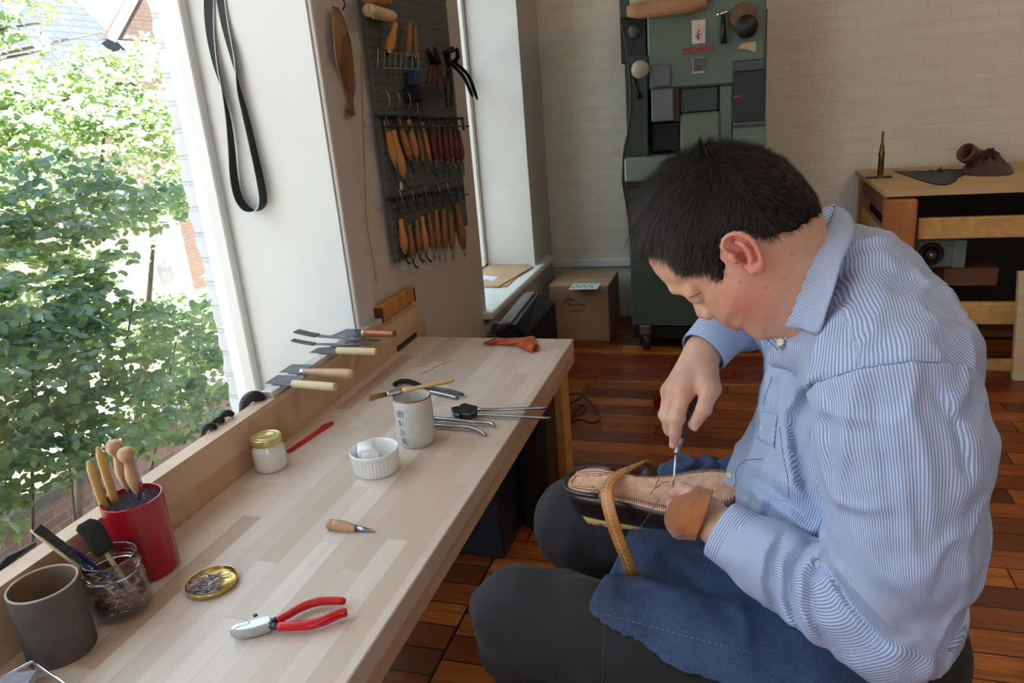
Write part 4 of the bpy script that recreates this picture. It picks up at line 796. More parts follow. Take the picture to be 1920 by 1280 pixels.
# leather pattern on a hook, left of the board, and a hanging cord
t = thing('leather_pattern', 'brown leather pattern pieces hung from a hook left of the pegboard', 'leather', on_x(640, 60, WX+.02))
m = MB(); P = [(622, 12), (632, 14), (645, 40), (655, 75), (661, 120), (665, 165), (660, 190), (664, 215), (657, 220), (650, 210), (652, 180), (643, 150), (632, 110), (626, 60)]
v = [np.array(on_x(x, y, WX+.022+.006*math.sin(i*1.7))) for i, (x, y) in enumerate(P)]; n = len(v)
m.add(v+[q+(.004, 0, 0) for q in v], [tuple(range(n)), tuple(range(2*n-1, n-1, -1))]+[(i, i+n, (i+1) % n+n, (i+1) % n) for i in range(n)]); m.build('piece', pm('brown_leather', srgb(126, 88, 54), srgb(96, 64, 38), 8, .55, 0, .2), t)
m = MB(); P2 = [(624, 14), (640, 30), (650, 60), (640, 70), (634, 130), (655, 205), (648, 190), (628, 110), (623, 50)]; v = [np.array(on_x(x, y, WX+.034)) for x, y in P2]; n = len(v)
m.add(v+[q+(.003, 0, 0) for q in v], [tuple(range(n)), tuple(range(2*n-1, n-1, -1))]+[(i, i+n, (i+1) % n+n, (i+1) % n) for i in range(n)]); m.build('piece', pm('tan_leather', srgb(150, 112, 72), srgb(120, 84, 50), 8, .55, 0, .2), t)
h = np.array(on_x(628, 6, WX+.01)); MB().tube(curve_pts([h+(0, 0, .01), h+(.02, 0, .012), h+(.03, 0, -.005), h+(.02, 0, -.02)], 4), .002, 6).build('hook', M['blacksteel'], t, True)
m = MB(); P = [(676, 100), (678, 150), (680, 220), (684, 330), (688, 420), (700, 490), (706, 530)]; m.tube(curve_pts([np.array(on_x(x, y, WX+.016)) for x, y in P], 4), .0016, 5); o = m.build('twine', pm('ochre_cord', srgb(150, 124, 66), None, 9, .8)); tag(o, 'thin ochre cord hanging down the wall beside the pegboard', 'cord')

# ============================================================ second window sill
SZ = .402
card = pm('brown_cardboard', srgb(196, 164, 128), srgb(180, 146, 110), 9, .85)
def slab(name, label, cat, pix, z, th, mat):
    V = [np.array(on_z(x, y, z)) for x, y in pix]; n = len(V); m = MB(); m.add(V+[v+(0, 0, th) for v in V], [tuple(range(n-1, -1, -1)), tuple(range(n, 2*n))]+[(i, (i+1) % n, n+(i+1) % n, n+i) for i in range(n)]); o = m.build(name, mat); return tag(o, label, cat)
slab('cardboard_sheet', 'brown cardboard sheet on the white window sill, upper of two', 'cardboard', [(870, 535), (935, 538), (1000, 500), (985, 495), (920, 495)], SZ+.006, .004, card)
slab('cardboard_sheet', 'brown cardboard sheet peeking out beneath the upper one on the sill', 'cardboard', [(880, 540), (950, 538), (978, 512), (930, 505), (900, 510)], SZ+.001, .004, card)
slab('paper_slip', 'small white paper slip lying on the cardboard on the sill', 'paper', [(895, 516), (935, 519), (925, 527), (912, 524), (898, 526)], SZ+.0105, .001, pm('white_paper', srgb(228, 228, 236), None, 8, .6))
# case and gear between the window and the carton
t = thing('instrument_case', 'black hard case with pale ribbed edge leaning under the second window', 'case', (-.98, 3.0, 0))
a0, a1, a2 = on_x(900, 632, -.99), on_x(1002, 546, -1.0), on_x(1040, 600, -.86)
m = MB(); fr = [(np.array(on_y(x, y, Y))) for x, y, Y in ((895, 640, 2.75), (1003, 545, 3.45), (1024, 556, 3.46), (1040, 590, 3.46), (1040, 660, 3.46))]
Pf = [(-1.03, 2.62, .02), (-1.03, 2.62, .10), (-1.02, 3.40, .36), (-.93, 3.42, .35), (-.86, 3.42, .24), (-.84, 3.42, .02)]
m.bx(-1.03, -.87, 2.6, 3.35, 0, .19, .02); m.build('body', M['blackplastic'], t)
A = [np.array(on_x(x, y, X)) for x, y, X in ((935, 606, -.99), (984, 549, -.99), (1003, 546, -.95), (958, 604, -.95))]
B = [v*(1, 1, 0)+(0, 0, .02) for v in A]
m = MB(); C4 = [np.array(on_x(x, y, -.87)) for x, y in ((962, 604), (1006, 550), (1026, 560), (1040, 590), (1040, 640))]
m.loft([[A[0]+(-.01, 0, -.2), A[1]+(-.01, 0, -.25), A[1]+(-.01, 0, -.01), A[0]+(-.01, 0, -.01)], [A[3]+(.02, 0, -.2), A[2]+(.02, 0, -.25), A[2]+(.02, 0, -.01), A[3]+(.02, 0, -.01)], [A[3]+(.06, 0, -.2), A[2]+(.09, 0.02, -.25), A[2]+(.09, .02, -.06), A[3]+(.06, 0, -.06)]]); m.build('lid', M['blackplastic'], t)
m = MB()
for k in range(7):
    s = k/7; p, q = A[0]+(A[3]-A[0])*s, A[1]+(A[2]-A[1])*s; p2, q2 = A[0]+(A[3]-A[0])*(s+.1), A[1]+(A[2]-A[1])*(s+.1); m.add([p, q, q2, p2, p-(0, 0, .01), q-(0, 0, .01), q2-(0, 0, .01), p2-(0, 0, .01)], [(0, 1, 2, 3), (7, 6, 5, 4), (0, 4, 5, 1), (1, 5, 6, 2), (2, 6, 7, 3), (3, 7, 4, 0)])
m.build('ribbed_edge', pm('pale_ribbed_metal', srgb(168, 176, 170), None, 8, .4, .5), t)
a = on_x(930, 617, -.93); b_ = on_x(958, 607, -.93); t = thing('bottle', 'shiny dark blue bottle lying on the black case behind the bench', 'bottle', a); MB().lathe([(.0001, 0), (.022, .002), (.024, .01), (.024, .06), (.018, .075), (.012, .08), (.012, .1), (.0001, .1)], a, 20, False, np.array(b_)-np.array(a)).build('bottle', pm('dark_blue_gloss', srgb(44, 56, 96), srgb(30, 38, 70), 6, .12), t, True)
# carton
t = thing('carton', 'brown cardboard box on the floor in the corner, printed front and white label on top', 'box', (-.84, 3.95, 0))
cf = 3.80; cx0, cx1 = -1.005, -.684; ch = .305
MB().bx(cx0, cx1, cf, 4.15, .001, ch, .004).build('box', pm('carton_board', srgb(166, 136, 108), srgb(148, 120, 94), 5, .85), t)
for y0_, y1_ in ((cf, cf+.172), (cf+.178, 4.15)): MB().bx(cx0, cx1, y0_, y1_, ch, ch+.003).build('flap', pm('carton_flap', srgb(178, 148, 116), srgb(160, 130, 100), 6, .85), t)
V = [np.array(on_z(x, y, ch+.004)) for x, y in ((1066, 543), (1120, 542), (1127, 531), (1075, 531))]; m = MB(); m.add(V+[v+(0, 0, .0008) for v in V], [(3, 2, 1, 0), (4, 5, 6, 7), (0, 1, 5, 4), (1, 2, 6, 5), (2, 3, 7, 6), (3, 0, 4, 7)]); lb = m.build('label', pm('white_label', srgb(216, 222, 220), None, 4, .6), t)
m = MB()
for i in range(7): p = V[0]+(V[1]-V[0])*(.12+.11*i)+(V[3]-V[0])*(.3+.2*(i % 2)); m.box(p+(0, 0, .0012), (.016, .022, .0006), rz=.1*i)
m.build('label_print', pm('grey_green_print', srgb(130, 156, 144), None, 60, .8), lb)
blk = pm('carton_print', srgb(72, 60, 52), None, 9, .9)
m = MB(); c0 = np.array(on_y(1068, 570, cf-.0012)); 
for k in range(14):
    q0, q1 = [c0+.036*np.array([math.cos(a), 0, math.sin(a)*.9]) for a in (.45+k*.2, .45+(k+1)*.2)]; m.tube([q0, q1], .0035 if k > 5 else .0055, 4, flat=.2)
m.build('swoosh_print', blk, t)
for (tx, ty, s, txt) in ((1064, 573, .024, 'Keystone'), (1068, 584, .022, 'Leather')):
    wo = word_mesh('printed_word', txt, s*1.1, .0004, blk, t); p = np.array(on_y(tx, ty, cf-.0008)); wo.location = p-np.array([-.84, 3.95, 0]); wo.rotation_euler = (PI/2, 0, 0)
# red spool and cable on the floor
c = np.array(on_z(1238, 752, .03)); t = thing('red_pompom', 'fuzzy red ball on the floor behind the right hand', 'ball', c*(1, 1, 0)); m = MB()
for i in range(700):
    v = rng.normal(size=3); v /= np.linalg.norm(v); m.tube([c+v*.004, c+v*.034*random.uniform(.85, 1.05)], [.0012, .0004], 3)
m.build('fuzz', pm('red_wool', srgb(196, 20, 24), srgb(150, 12, 18), 60, .8), t)
m = MB(); P = curve_pts([np.array(on_z(x, y, .012+.01*(i % 2))) for i, (x, y) in enumerate(((1060, 742), (1085, 738), (1105, 752), (1122, 775), (1124, 788), (1108, 792), (1085, 786), (1070, 790), (1088, 760), (1100, 770), (1076, 778), (1066, 760), (1090, 745)))], 6)
m.tube(P, .0042, 6); o = m.build('cable', M['blackplastic'], None, True); tag(o, 'tangled black cable on the floor beyond the bench leg', 'cable')
# dark gear beneath the bench
t = thing('computer_tower', 'dark blue black cabinet standing on the floor under the bench', 'cabinet', (-.75, 1.95, 0))
MB().bx(-.86, -.66, 1.80, 2.2, 0, .42, .01).build('case', pm('dark_blue_case', srgb(36, 40, 52), srgb(28, 31, 42), 5, .35), t)
MB().bx(-.655, -.56, 1.98, 2.14, 0, .47, .006).build('side_panel', pm('dark_maroon_panel', srgb(46, 34, 36), None, 5, .4), t)

# ============================================================ the green machine against the far wall
gm = pm('green_enamel', srgb(98, 118, 100), srgb(88, 108, 92), 3, .45); gd = pm('dark_green_enamel', srgb(56, 74, 64), srgb(46, 62, 54), 3, .45); gt = pm('pale_teal_enamel', srgb(112, 134, 128), srgb(100, 122, 118), 3, .4)
gb = pm('grey_blue_enamel', srgb(96, 104, 116), srgb(86, 94, 106), 3, .45); dk = pm('machine_black', srgb(26, 24, 26), srgb(18, 17, 19), 6, .5)
MY = 3.64
mc = thing('finishing_machine', 'tall green shoe finishing machine with dark recesses and labels against the far wall', 'machine', (-.23, 3.9, 0))
def rb(name, x0, y0, x1, y1, Y, dep, mat, parent=mc, bev=.004, zx=None):
    a = on_y(x0, (y0+y1)/2, Y); c = on_y(x1, (y0+y1)/2, Y); z1 = on_y((x0+x1)/2, y0, Y)[2]; z0 = on_y((x0+x1)/2, y1, Y)[2]
    return MB().bx(a[0], c[0], Y, Y+dep, float(z0), float(z1), bev).build(name, mat, parent)
rb('base_cabinet', 1181, 345, 1436, 611, MY+.04, .46, pm('cabinet_green', srgb(66, 86, 74), srgb(58, 76, 66), 3, .5))
rb('black_gap_box', 1188, 612, 1430, 636, MY+.07, .35, dk); rb('base_ledge', 1172, 338, 1436, 346, MY, .5, dk); rb('drip_tray', 1170, 289, 1436, 337, MY, .5, gt, bev=.01)  # black box fills the dark gap below the cabinet
rb('back_panel', 1172, 30, 1436, 290, MY+.25, .25, gd)
rb('upper_housing', 1213, -60, 1436, 162, MY+.02, .35, gm, bev=.01)
rb('side_housing', 1160, -60, 1213, 32, MY+.04, .35, gd)
rb('side_recess', 1163, 32, 1212, 118, MY+.10, .3, dk)
rb('panel', 1220, 121, 1257, 163, MY, .05, gb); rb('drum_cover', 1221, 166, 1263, 228, MY-.03, .2, gb, bev=.006); rb('drum_side', 1263, 166, 1274, 228, MY+.01, .2, M['darkwood'])
rb('recess', 1221, 230, 1275, 283, MY+.12, .1, pm('recess_shade_green', srgb(28, 40, 32), None, 4, .6))  # shade of the recess put into a darker green
rb('roller_cover', 1273, 162, 1348, 211, MY+.05, .2, gd, bev=.008); rb('chute', 1275, 211, 1350, 300, MY+.01, .2, gm, bev=.01); rb('column', 1349, 160, 1373, 300, MY+.03, .2, gm)
rb('recess_shade_block', 1374, 133, 1436, 228, MY-.002, .05, dk, bev=.001); rb('right_lintel', 1374, 112, 1436, 133, MY-.01, .06, gd); rb('right_cover', 1374, 229, 1436, 276, MY-.01, .2, gm)  # black block paints the shade of the right recess
rb('right_shelf', 1374, 232, 1436, 238, MY-.02, .05, gd); rb('red_stripe', 1375, 178, 1391, 185, MY-.006, .01, pm('dull_red_paint', srgb(128, 62, 62), None, 5, .5))
# wavy left side guard
m = MB(); SX = [(1163, 34), (1168, 55), (1172, 72), (1177, 105), (1181, 140), (1183, 190), (1181, 220), (1178, 246), (1172, 270), (1169, 290), (1168, 315), (1167, 342), (1172, 372), (1177, 405), (1181, 440)]
L_ = [np.array(on_y(x, y, MY+.02)) for x, y in SX]; Rr = [np.array(on_y(1214, y, MY+.02)) for x, y in SX]
m.loft([[a, b_, b_+(0, .3, 0), a+(0, .3, 0)] for a, b_ in zip(L_[3:], Rr[3:])]); m.build('side_guard', pm('deep_green_side', srgb(44, 60, 50), srgb(36, 50, 42), 4, .5), mc)
m = MB(); m.tube([p+(0, -.004, 0) for p in L_], .004, 6); m.build('guard_edge', M['darkwood'], mc)
p = np.array(on_y(1200, 131, MY-.03)); m = MB(); m.lathe([(.0001, .05), (.03, .045), (.04, .02), (.038, -.01), (.025, -.03), (.0001, -.032)], p, 24, False, (.2, -1, .1)); m.build('knob', pm('ivory_knob', srgb(176, 172, 156), None, 6, .3), mc, True)
m = MB(); m.tube([np.array(on_y(x, y, MY-.02)) for x, y in ((1188, 145), (1193, 165), (1200, 185))], [.01, .008, .014], 8); m.build('lever', M['blacksteel'], mc, True)
m = MB(); m.lathe([(.0001, .01), (.028, .01), (.03, 0)], np.array(on_y(1190, 58, MY+.07)), 24, False, (0, -1, 0)); m.build('dial', pm('dull_dial', srgb(80, 82, 74), None, 6, .4), mc, True)
# labels
lp = rb('name_plate', 1297, 37, 1323, 82, MY+.012, .01, pm('white_enamel_plate', srgb(236, 216, 204), None, 4, .4), bev=.001)
m = MB()
for q in (((1309, 47), (1311, 47)), ((1308, 56), (1312, 60)), ((1304, 68), (1315, 64)), ((1308, 60), (1310, 76)), ((1306, 72), (1313, 70))): m.tube([np.array(on_y(*w, MY+.010)) for w in q], .007, 5, flat=.2)
m.build('plate_mark', blk, lp)
rs = rb('red_label', 1281, 88, 1338, 98, MY+.012, .01, pm('red_label_tape', srgb(172, 48, 34), None, 4, .4), bev=.001)
m = MB()
for i in range(9): a = np.array(on_y(1285+i*5.6, 93.5-i*.25, MY+.0115)); m.box(a, (.007, .001, .010 if i != 3 else .001))
m.build('label_letters', pm('dark_red_letters', srgb(110, 24, 18), None, 5, .5), rs)
pt = rb('picture_label', 1298, 108, 1322, 138, MY+.012, .01, pm('white_label_edge', srgb(190, 186, 170), None, 5, .5), bev=.001)
pt2 = rb('label_picture', 1300, 109, 1321, 133, MY+.010, .004, pm('dark_grey_print', srgb(62, 54, 54), srgb(112, 96, 92), 40, .5), pt, bev=0)
# silver handle with black grip, brown spool over a black disc, cream sticker
m = MB(); m.tube([np.array(on_y(x, y, MY-.04)) for x, y in ((1344, 27), (1355, 25), (1366, 22))], .008, 10); m.build('crossbar', M['chrome'], mc, True)
m = MB(); m.tube([np.array(on_y(x, y, MY-.03)) for x, y in ((1356, 26), (1356, 52), (1357, 82))], [.008, .012, .015], 10); m.build('grip', M['blackplastic'], mc, True)
p = np.array(on_y(1393, 36, MY+.02)); m = MB(); m.lathe([(.0001, .10), (.045, .10), (.055, .07), (.057, .02), (.05, -.01)], p, 28, False, (0, -1, .1)); m.build('spool', pm('brown_felt_spool', srgb(122, 92, 66), srgb(100, 74, 52), 9, .8), mc, True)
p = np.array(on_y(1400, 52, MY+.02)); m = MB(); m.lathe([(.0001, .15), (.044, .15), (.046, .10), (.046, 0)], p, 28, False, (0, -1, 0)); m.build('disc', dk, mc, True)
m = MB(); v = [np.array(on_y(x, y, MY+.014)) for x, y in ((1383, 91), (1391, 81), (1418, 77), (1417, 98), (1400, 92))]; m.add(v+[q+(0, .006, 0) for q in v], [tuple(range(5)), (9, 8, 7, 6, 5)]+[(i, i+5, (i+1) % 5+5, (i+1) % 5) for i in range(5)]); m.build('cream_sticker', pm('cream_sticker', srgb(196, 178, 132), None, 5, .5), mc)
# castors
for x in (1205, 1412):
    q = np.array(on_z(x, 655, .045)); w = MB(); w.lathe([(.0001, -.02), (.035, -.02), (.045, -.012), (.045, .012), (.035, .02), (.0001, .02)], (q[0], MY+.05, .046), 20, False, (1, .4, 0)); c_ = w.build('castor', M['blackplastic'], mc, True)
    MB().bx(q[0]-.028, q[0]+.028, MY+.02, MY+.09, .085, .135, .004).build('castor_bracket', M['steel'], c_)
MB().bx(-.50, .06, MY+.08, MY+.44, .10, .14).build('chassis', dk, mc)
# rolled leather on top
t = thing('leather_rolls', 'roll of pale tan leather sheets lying on top of the green machine', 'leather', on_y(1240, 10, MY-.02))
tn = pm('tan_roll', srgb(188, 144, 108), srgb(150, 104, 74), 5, .6)
m = MB(); A = np.array(on_y(1176, 22, MY-.04)); B = np.array(on_y(1300, 8, MY-.04)); m.lathe([(.0001, 0), (.022, 0), (.034, .05), (.034, .26), (.02, .34), (.0001, .34)], A, 20, False, B-A); m.build('roll', tn, t, True)
m = MB(); A = np.array(on_y(1182, 4, MY-.02)); B = np.array(on_y(1312, -14, MY-.02)); m.lathe([(.0001, 0), (.03, 0), (.04, .1), (.03, .36), (.0001, .36)], A, 20, False, B-A); m.build('roll', pm('pale_roll', srgb(176, 160, 140), None, 5, .6), t, True)

# ============================================================ far workbench
FBF = 3.45; fz0 = float(on_y(1800, 355, FBF)[2]); fx0 = float(on_y(1660, 362, FBF)[0])
fb = thing('pine_workbench', 'rough pine workbench with plywood top against the far wall at the right', 'workbench', (1.3, 3.9, 0))
ply = pm('plywood_top', srgb(196, 164, 118), srgb(178, 146, 102), 4, .6, 0, .05)
m = MB(); m.add([(x, y, z) for z in (fz0-.02, fz0) for x, y in ((fx0, FBF), (2.5, FBF), (2.5, 4.26), (fx0-.02, 4.26))], [(3, 2, 1, 0), (4, 5, 6, 7), (0, 1, 5, 4), (1, 2, 6, 5), (2, 3, 7, 6), (3, 0, 4, 7)]); m.build('top', ply, fb)
og = pm('orange_stained_post', srgb(178, 112, 56), srgb(150, 88, 42), 5, .5, 0, .1, 30, (6, 6, 1))
def fbx(name, x0, y0, x1, y1, Y, dep, mat, **k): return rb(name, x0, y0, x1, y1, Y, dep, mat, fb, **k)
a = on_y(1660, 372, FBF+.02); c = on_y(1722, 372, FBF-.02); MB().bx(float(a[0]), float(c[0]), FBF-.03, FBF+.07, 0, fz0-.03, .006).build('leg', og, fb)
MB().bx(2.3, 2.39, FBF-.02, FBF+.07, 0, fz0-.02, .004).build('leg', M['pine'], fb); MB().bx(fx0, fx0+.05, 4.16, 4.25, 0, fz0-.02, .004).build('leg', og, fb)
fbx('rail', 1722, 402, 2300, 443, FBF+.03, .04, M['pine']); fbx('rail', 1790, 569, 2300, 610, FBF+.05, .04, M['pine']); fbx('rail', 1740, 680, 2300, 712, FBF+.05, .04, M['pine'])
rwd = pm('dark_brown_board', srgb(120, 76, 46), srgb(98, 60, 36), 5, .7)  # dark brown stock for the boards under the bench
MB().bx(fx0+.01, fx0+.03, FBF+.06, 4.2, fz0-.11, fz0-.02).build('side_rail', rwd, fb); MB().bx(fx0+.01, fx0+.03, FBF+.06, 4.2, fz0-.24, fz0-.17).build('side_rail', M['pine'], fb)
MB().bx(fx0+.05, 2.4, 4.2, 4.24, 0.02, fz0-.02).build('back_board', pm('dark_back_sheet', srgb(50, 38, 32), srgb(40, 30, 26), 5, .8), fb)  # dark sheet across the back, below the bench top
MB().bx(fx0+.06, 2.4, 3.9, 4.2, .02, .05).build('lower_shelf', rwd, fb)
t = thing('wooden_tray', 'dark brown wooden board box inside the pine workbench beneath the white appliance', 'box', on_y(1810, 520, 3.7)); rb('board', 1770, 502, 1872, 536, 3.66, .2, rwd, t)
t = thing('white_appliance', 'white and pale green appliance with a round dark lens stored under the pine bench', 'appliance', on_y(1765, 475, 3.7)); rb('housing', 1718, 448, 1790, 502, 3.66, .2, pm('pale_green_plastic', srgb(122, 138, 120), srgb(100, 116, 100), 4, .4), t, bev=.01); rb('end_panel', 1786, 450, 1812, 502, 3.655, .2, pm('pale_teal_plastic', srgb(120, 142, 134), None, 4, .4), t)
m = MB(); p = np.array(on_y(1746, 476, 3.65)); m.lathe([(.0001, .0), (.03, .0), (.034, .012), (.045, .014), (.05, 0), (.05, -.02)], p, 24, False, (0, -1, .1)); m.build('lens', dk, t, True)
m = MB(); m.lathe([(.0001, .016), (.012, .014), (.024, .0)], p+(0, -.004, -.004), 18, False, (0, -1, 0)); m.build('lens_glass', M['steel'], t, True)
# post of pale wood at the right edge
t = thing('timber_post', 'pale sawn timber leaning upright at the right edge in front of the pine bench', 'timber', on_z(1916, 735, 0)); m = MB(); q0, q1 = np.array(on_y(1911, 732, 3.40)), np.array(on_y(1924, 520, 3.40)); m.box((q0+q1)/2-(0, 0, .1), (.045, .03, np.linalg.norm(q1-q0)+.25), ry=math.atan2((q1-q0)[0], (q1-q0)[2])); m.build('timber', M['palewood'], t)
# things on the far bench
q = np.array(on_z(1650, 333, fz0)); t = thing('brass_spindle', 'upright brass coloured spindle tool on a flat foot on the pine bench', 'tool', q)
d = float((CM @ (q-CPOS))[2])/FPX; H = 84*d; br = pm('aged_brass', srgb(128, 116, 62), srgb(88, 82, 44), 20, .35, .8)
m = LM(); m.lathe([(.0001, 0), (.022, 0), (.026, .004), (.022, .009), (.010, .010), (.012, .015), (.0135, H*.1), (.0125, H*.45), (.0145, H*.5), (.0125, H*.55), (.0105, H*.62), (.010, H*.68), (.006, H*.72), (.0055, H), (.0001, H)], n=20); m.build('spindle', br, t, True)
m = LM(); m.bx(-.06, .05, -.02, .02, 0, .006, .002); m.build('foot', M['blacksteel'], t)
def drape(name, label, cat, pix, hgt, mat, hole=None, seed=0, n=30):
    """crumpled sheet over an outline on the bench top"""
    r_ = np.random.default_rng(seed); V = [np.array(on_z(x, y, fz0+.004)) for x, y in pix]; c = sum(V)/len(V); m = MB(); rings = []
    V = curve_pts(V+[V[0]], 5)[:-1]; N = len(V)
    ph = r_.uniform(0, 6, 8)
    for k, s in enumerate((1.0, 1.0, .93, .8, .6, .4, .2, .02)):
        rings.append([c+(v-c)*s+np.array([0, 0, (-.004 if k == 0 else 0)+hgt*(1-s**2)*(.55+.45*math.sin(ph[0]+i*.55+k*1.3)*math.cos(ph[1]+i*.23)) if k else -.004]) for i, v in enumerate(V)])
    m.loft(rings); t = thing(name, label, cat, c*(1, 1, 0)+(0, 0, fz0)); m.build('sheet', mat, t, True); return t
bl = pm('black_leather', srgb(38, 36, 38), srgb(26, 25, 27), 14, .5, 0, .3)
drape('black_leather', 'flat crumpled black leather piece lying on the pine bench', 'leather', [(1676, 320), (1715, 321), (1750, 326), (1765, 312), (1772, 322), (1830, 318), (1800, 330), (1790, 340), (1768, 346), (1735, 340), (1700, 328)], .022, bl, seed=3)
t = drape('leather_bundle', 'heap of dark brown crumpled leather at the right end of the pine bench', 'leather', [(1800, 320), (1812, 308), (1840, 305), (1880, 306), (1899, 316), (1895, 326), (1850, 329), (1815, 327)], .10, pm('dark_brown_leather', srgb(74, 52, 40), srgb(44, 32, 26), 16, .5, 0, .4), seed=5)
m = MB(); q = np.array(on_z(1840, 318, fz0)); m.lathe([(.03, 0), (.042, .02), (.045, .06), (.040, .075), (.034, .06), (.03, .02)], q+(-.03, 0, .055), 20, False, (-.8, -.5, .5)); m.build('rolled_cuff', pm('rust_brown_leather', srgb(116, 74, 50), srgb(84, 52, 36), 16, .5, 0, .3), t, True)
# ============================================================ smooth bodies: signed distance fields turned into quads (surface nets)
def surf(f, lo, hi, h, lip=1.6):
    lo = np.array(lo, float); hi = np.array(hi, float); K = 4; H = h*K
    nc = np.ceil((hi-lo)/H).astype(int)+1
    ax = [lo[i]+H*(np.arange(nc[i])+.5)-.5*h for i in range(3)]
    G = np.stack(np.meshgrid(*ax, indexing='ij'), -1).reshape(-1, 3); dc = f(G).reshape(nc)
    D = np.repeat(np.repeat(np.repeat(dc, K, 0), K, 1), K, 2).astype(np.float32)
    near = np.argwhere(np.abs(dc) < H*.87*lip+h)
    off = np.stack(np.meshgrid(*[np.arange(K)]*3, indexing='ij'), -1).reshape(-1, 3)
    for c0 in range(0, len(near), 6000):
        I = (near[c0:c0+6000, None, :]*K+off[None]).reshape(-1, 3); D[I[:, 0], I[:, 1], I[:, 2]] = f(lo+I*h)
    D[0], D[-1] = 1, 1; D[:, 0] = 1; D[:, -1] = 1; D[:, :, 0] = 1; D[:, :, -1] = 1
    S = D < 0; n = D.shape
    c = np.zeros((n[0]-1, n[1]-1, n[2]-1), np.int8)
    for i in (0, 1):
        for j in (0, 1):
            for k in (0, 1): c += S[i:n[0]-1+i, j:n[1]-1+j, k:n[2]-1+k]
    cells = np.argwhere((c > 0) & (c < 8)); idx = -np.ones(c.shape, np.int64); idx[tuple(cells.T)] = np.arange(len(cells))
    P = np.zeros((len(cells), 3)); C = np.zeros(len(cells)); cor = [(i, j, k) for i in (0, 1) for j in (0, 1) for k in (0, 1)]
    for a in cor:
        for ax_ in range(3):
            if a[ax_]: continue
            b = list(a); b[ax_] = 1
            A = cells+a; B = cells+b; da = D[tuple(A.T)]; db = D[tuple(B.T)]; m = (da < 0) != (db < 0)
            t = np.where(m, da/(da-db+1e-12*(da == db)), 0)[:, None]; P += np.where(m[:, None], A+(B-A)*t, 0); C += m
    V = lo+(P/C[:, None])*h; F = []
    for ax_ in range(3):
        a = [slice(1, -1)]*3; b = [slice(1, -1)]*3; b[ax_] = slice(2, None); a[ax_] = slice(1, -1)
        Sa = S[1:-1, 1:-1, 1:-1]; sh = [slice(1, -1)]*3; sh[ax_] = slice(2, None); Sb = S[tuple(sh)]
        e = np.argwhere(Sa != Sb)+1; u, w = (ax_+1) % 3, (ax_+2) % 3; du = np.zeros(3, int); dw = np.zeros(3, int); du[u] = 1; dw[w] = 1
        ok = (e[:, ax_] < np.array(c.shape)[ax_]); e = e[ok]
        q = np.stack([idx[tuple((e-du-dw).T)], idx[tuple((e-dw).T)], idx[tuple(e.T)], idx[tuple((e-du).T)]], 1)
        fl = ~S[tuple(e.T)]; q[fl] = q[fl][:, ::-1]; F.append(q)
    F = np.concatenate(F); F = F[(F >= 0).all(1)]
    return V, F
def grad(f, V, e=.0006):
    g = np.stack([f(V+np.eye(3)[i]*e)-f(V-np.eye(3)[i]*e) for i in range(3)], 1)/(2*e); return g
def snap(f, V, it=2):
    """pull the vertices onto the surface"""
    for _ in range(it):
        g = grad(f, V); n2 = (g*g).sum(1)+1e-9; s = np.clip(f(V)/n2, -.004, .004)
        s = np.where(np.sqrt(n2) < .2, 0, s); V = V-g*s[:, None]*.9
    return V
def qmesh(name, V, F, mat, parent, attrs=None, smooth=True):
    me = bpy.data.meshes.new(name); v = V-origin_of(parent) if parent is not None else V; F = np.asarray(F)
    me.vertices.add(len(v)); me.vertices.foreach_set('co', v.astype(np.float32).ravel()); me.loops.add(F.size); me.loops.foreach_set('vertex_index', F.astype(np.int32).ravel())
    me.polygons.add(len(F)); me.polygons.foreach_set('loop_start', (np.arange(len(F))*F.shape[1]).astype(np.int32))
    me.update(calc_edges=True); me.validate()
    me.polygons.foreach_set('use_smooth', [smooth]*len(me.polygons)); me.materials.append(mat)
    for k, a in (attrs or {}).items(): at_ = me.attributes.new(k, 'FLOAT', 'POINT'); at_.data.foreach_set('value', np.asarray(a, np.float32))
    me.update(); o = bpy.data.objects.new(name, me); COL.objects.link(o)
    if parent is not None: o.parent = parent
    return o
def smin(a, b, k):
    h = np.clip(.5+.5*(b-a)/k, 0, 1); return b+(a-b)*h-k*h*(1-h)
def smax(a, b, k): return -smin(-a, -b, k)
def rcone(p, a, b, ra, rb):
    a = np.asarray(a); ab = np.asarray(b)-a; t = np.clip(((p-a)@ab)/(ab@ab+1e-12), 0, 1)
    return np.linalg.norm(p-a-t[:, None]*ab, axis=1)-(ra+(rb-ra)*t)
def chain(p, pts, rad, k=0):
    d = rcone(p, pts[0], pts[1], rad[0], rad[1])
    for i in range(1, len(pts)-1):
        e = rcone(p, pts[i], pts[i+1], rad[i], rad[i+1]); d = smin(d, e, k) if k else np.minimum(d, e)
    return d
def ellip(p, c, r, R=None):
    q = p-np.asarray(c)
    if R is not None: q = q@np.asarray(R).T
    k0 = np.linalg.norm(q/r, axis=1); k1 = np.linalg.norm(q/np.square(r), axis=1)+1e-9; return k0*(k0-1)/k1
def ball(p, c, r): return np.linalg.norm(p-np.asarray(c), axis=1)-r
def fbm(p, sc, seed=0, n=4):
    """cheap smooth noise from sines"""
    r = np.random.default_rng(seed); o = 0
    for _ in range(n*3):
        k = r.normal(size=3); k /= np.linalg.norm(k); o = o+np.sin(p@(k*r.uniform(.6, 1.6)/sc*6.28)+r.uniform(0, 6.28))
    return o/(n*3)**.5/1.2
def bounded(fn, pts, pad):
    """a field computed only near its own box, distance to the box elsewhere"""
    pts = np.array(pts); lo = pts.min(0)-pad; hi = pts.max(0)+pad
    def g(p):
        q = np.maximum(np.maximum(lo-p, p-hi), 0); db = np.linalg.norm(q, axis=1); d = db+.02; m = db < .015
        if m.any(): d[m] = fn(p[m])
        return d
    return g
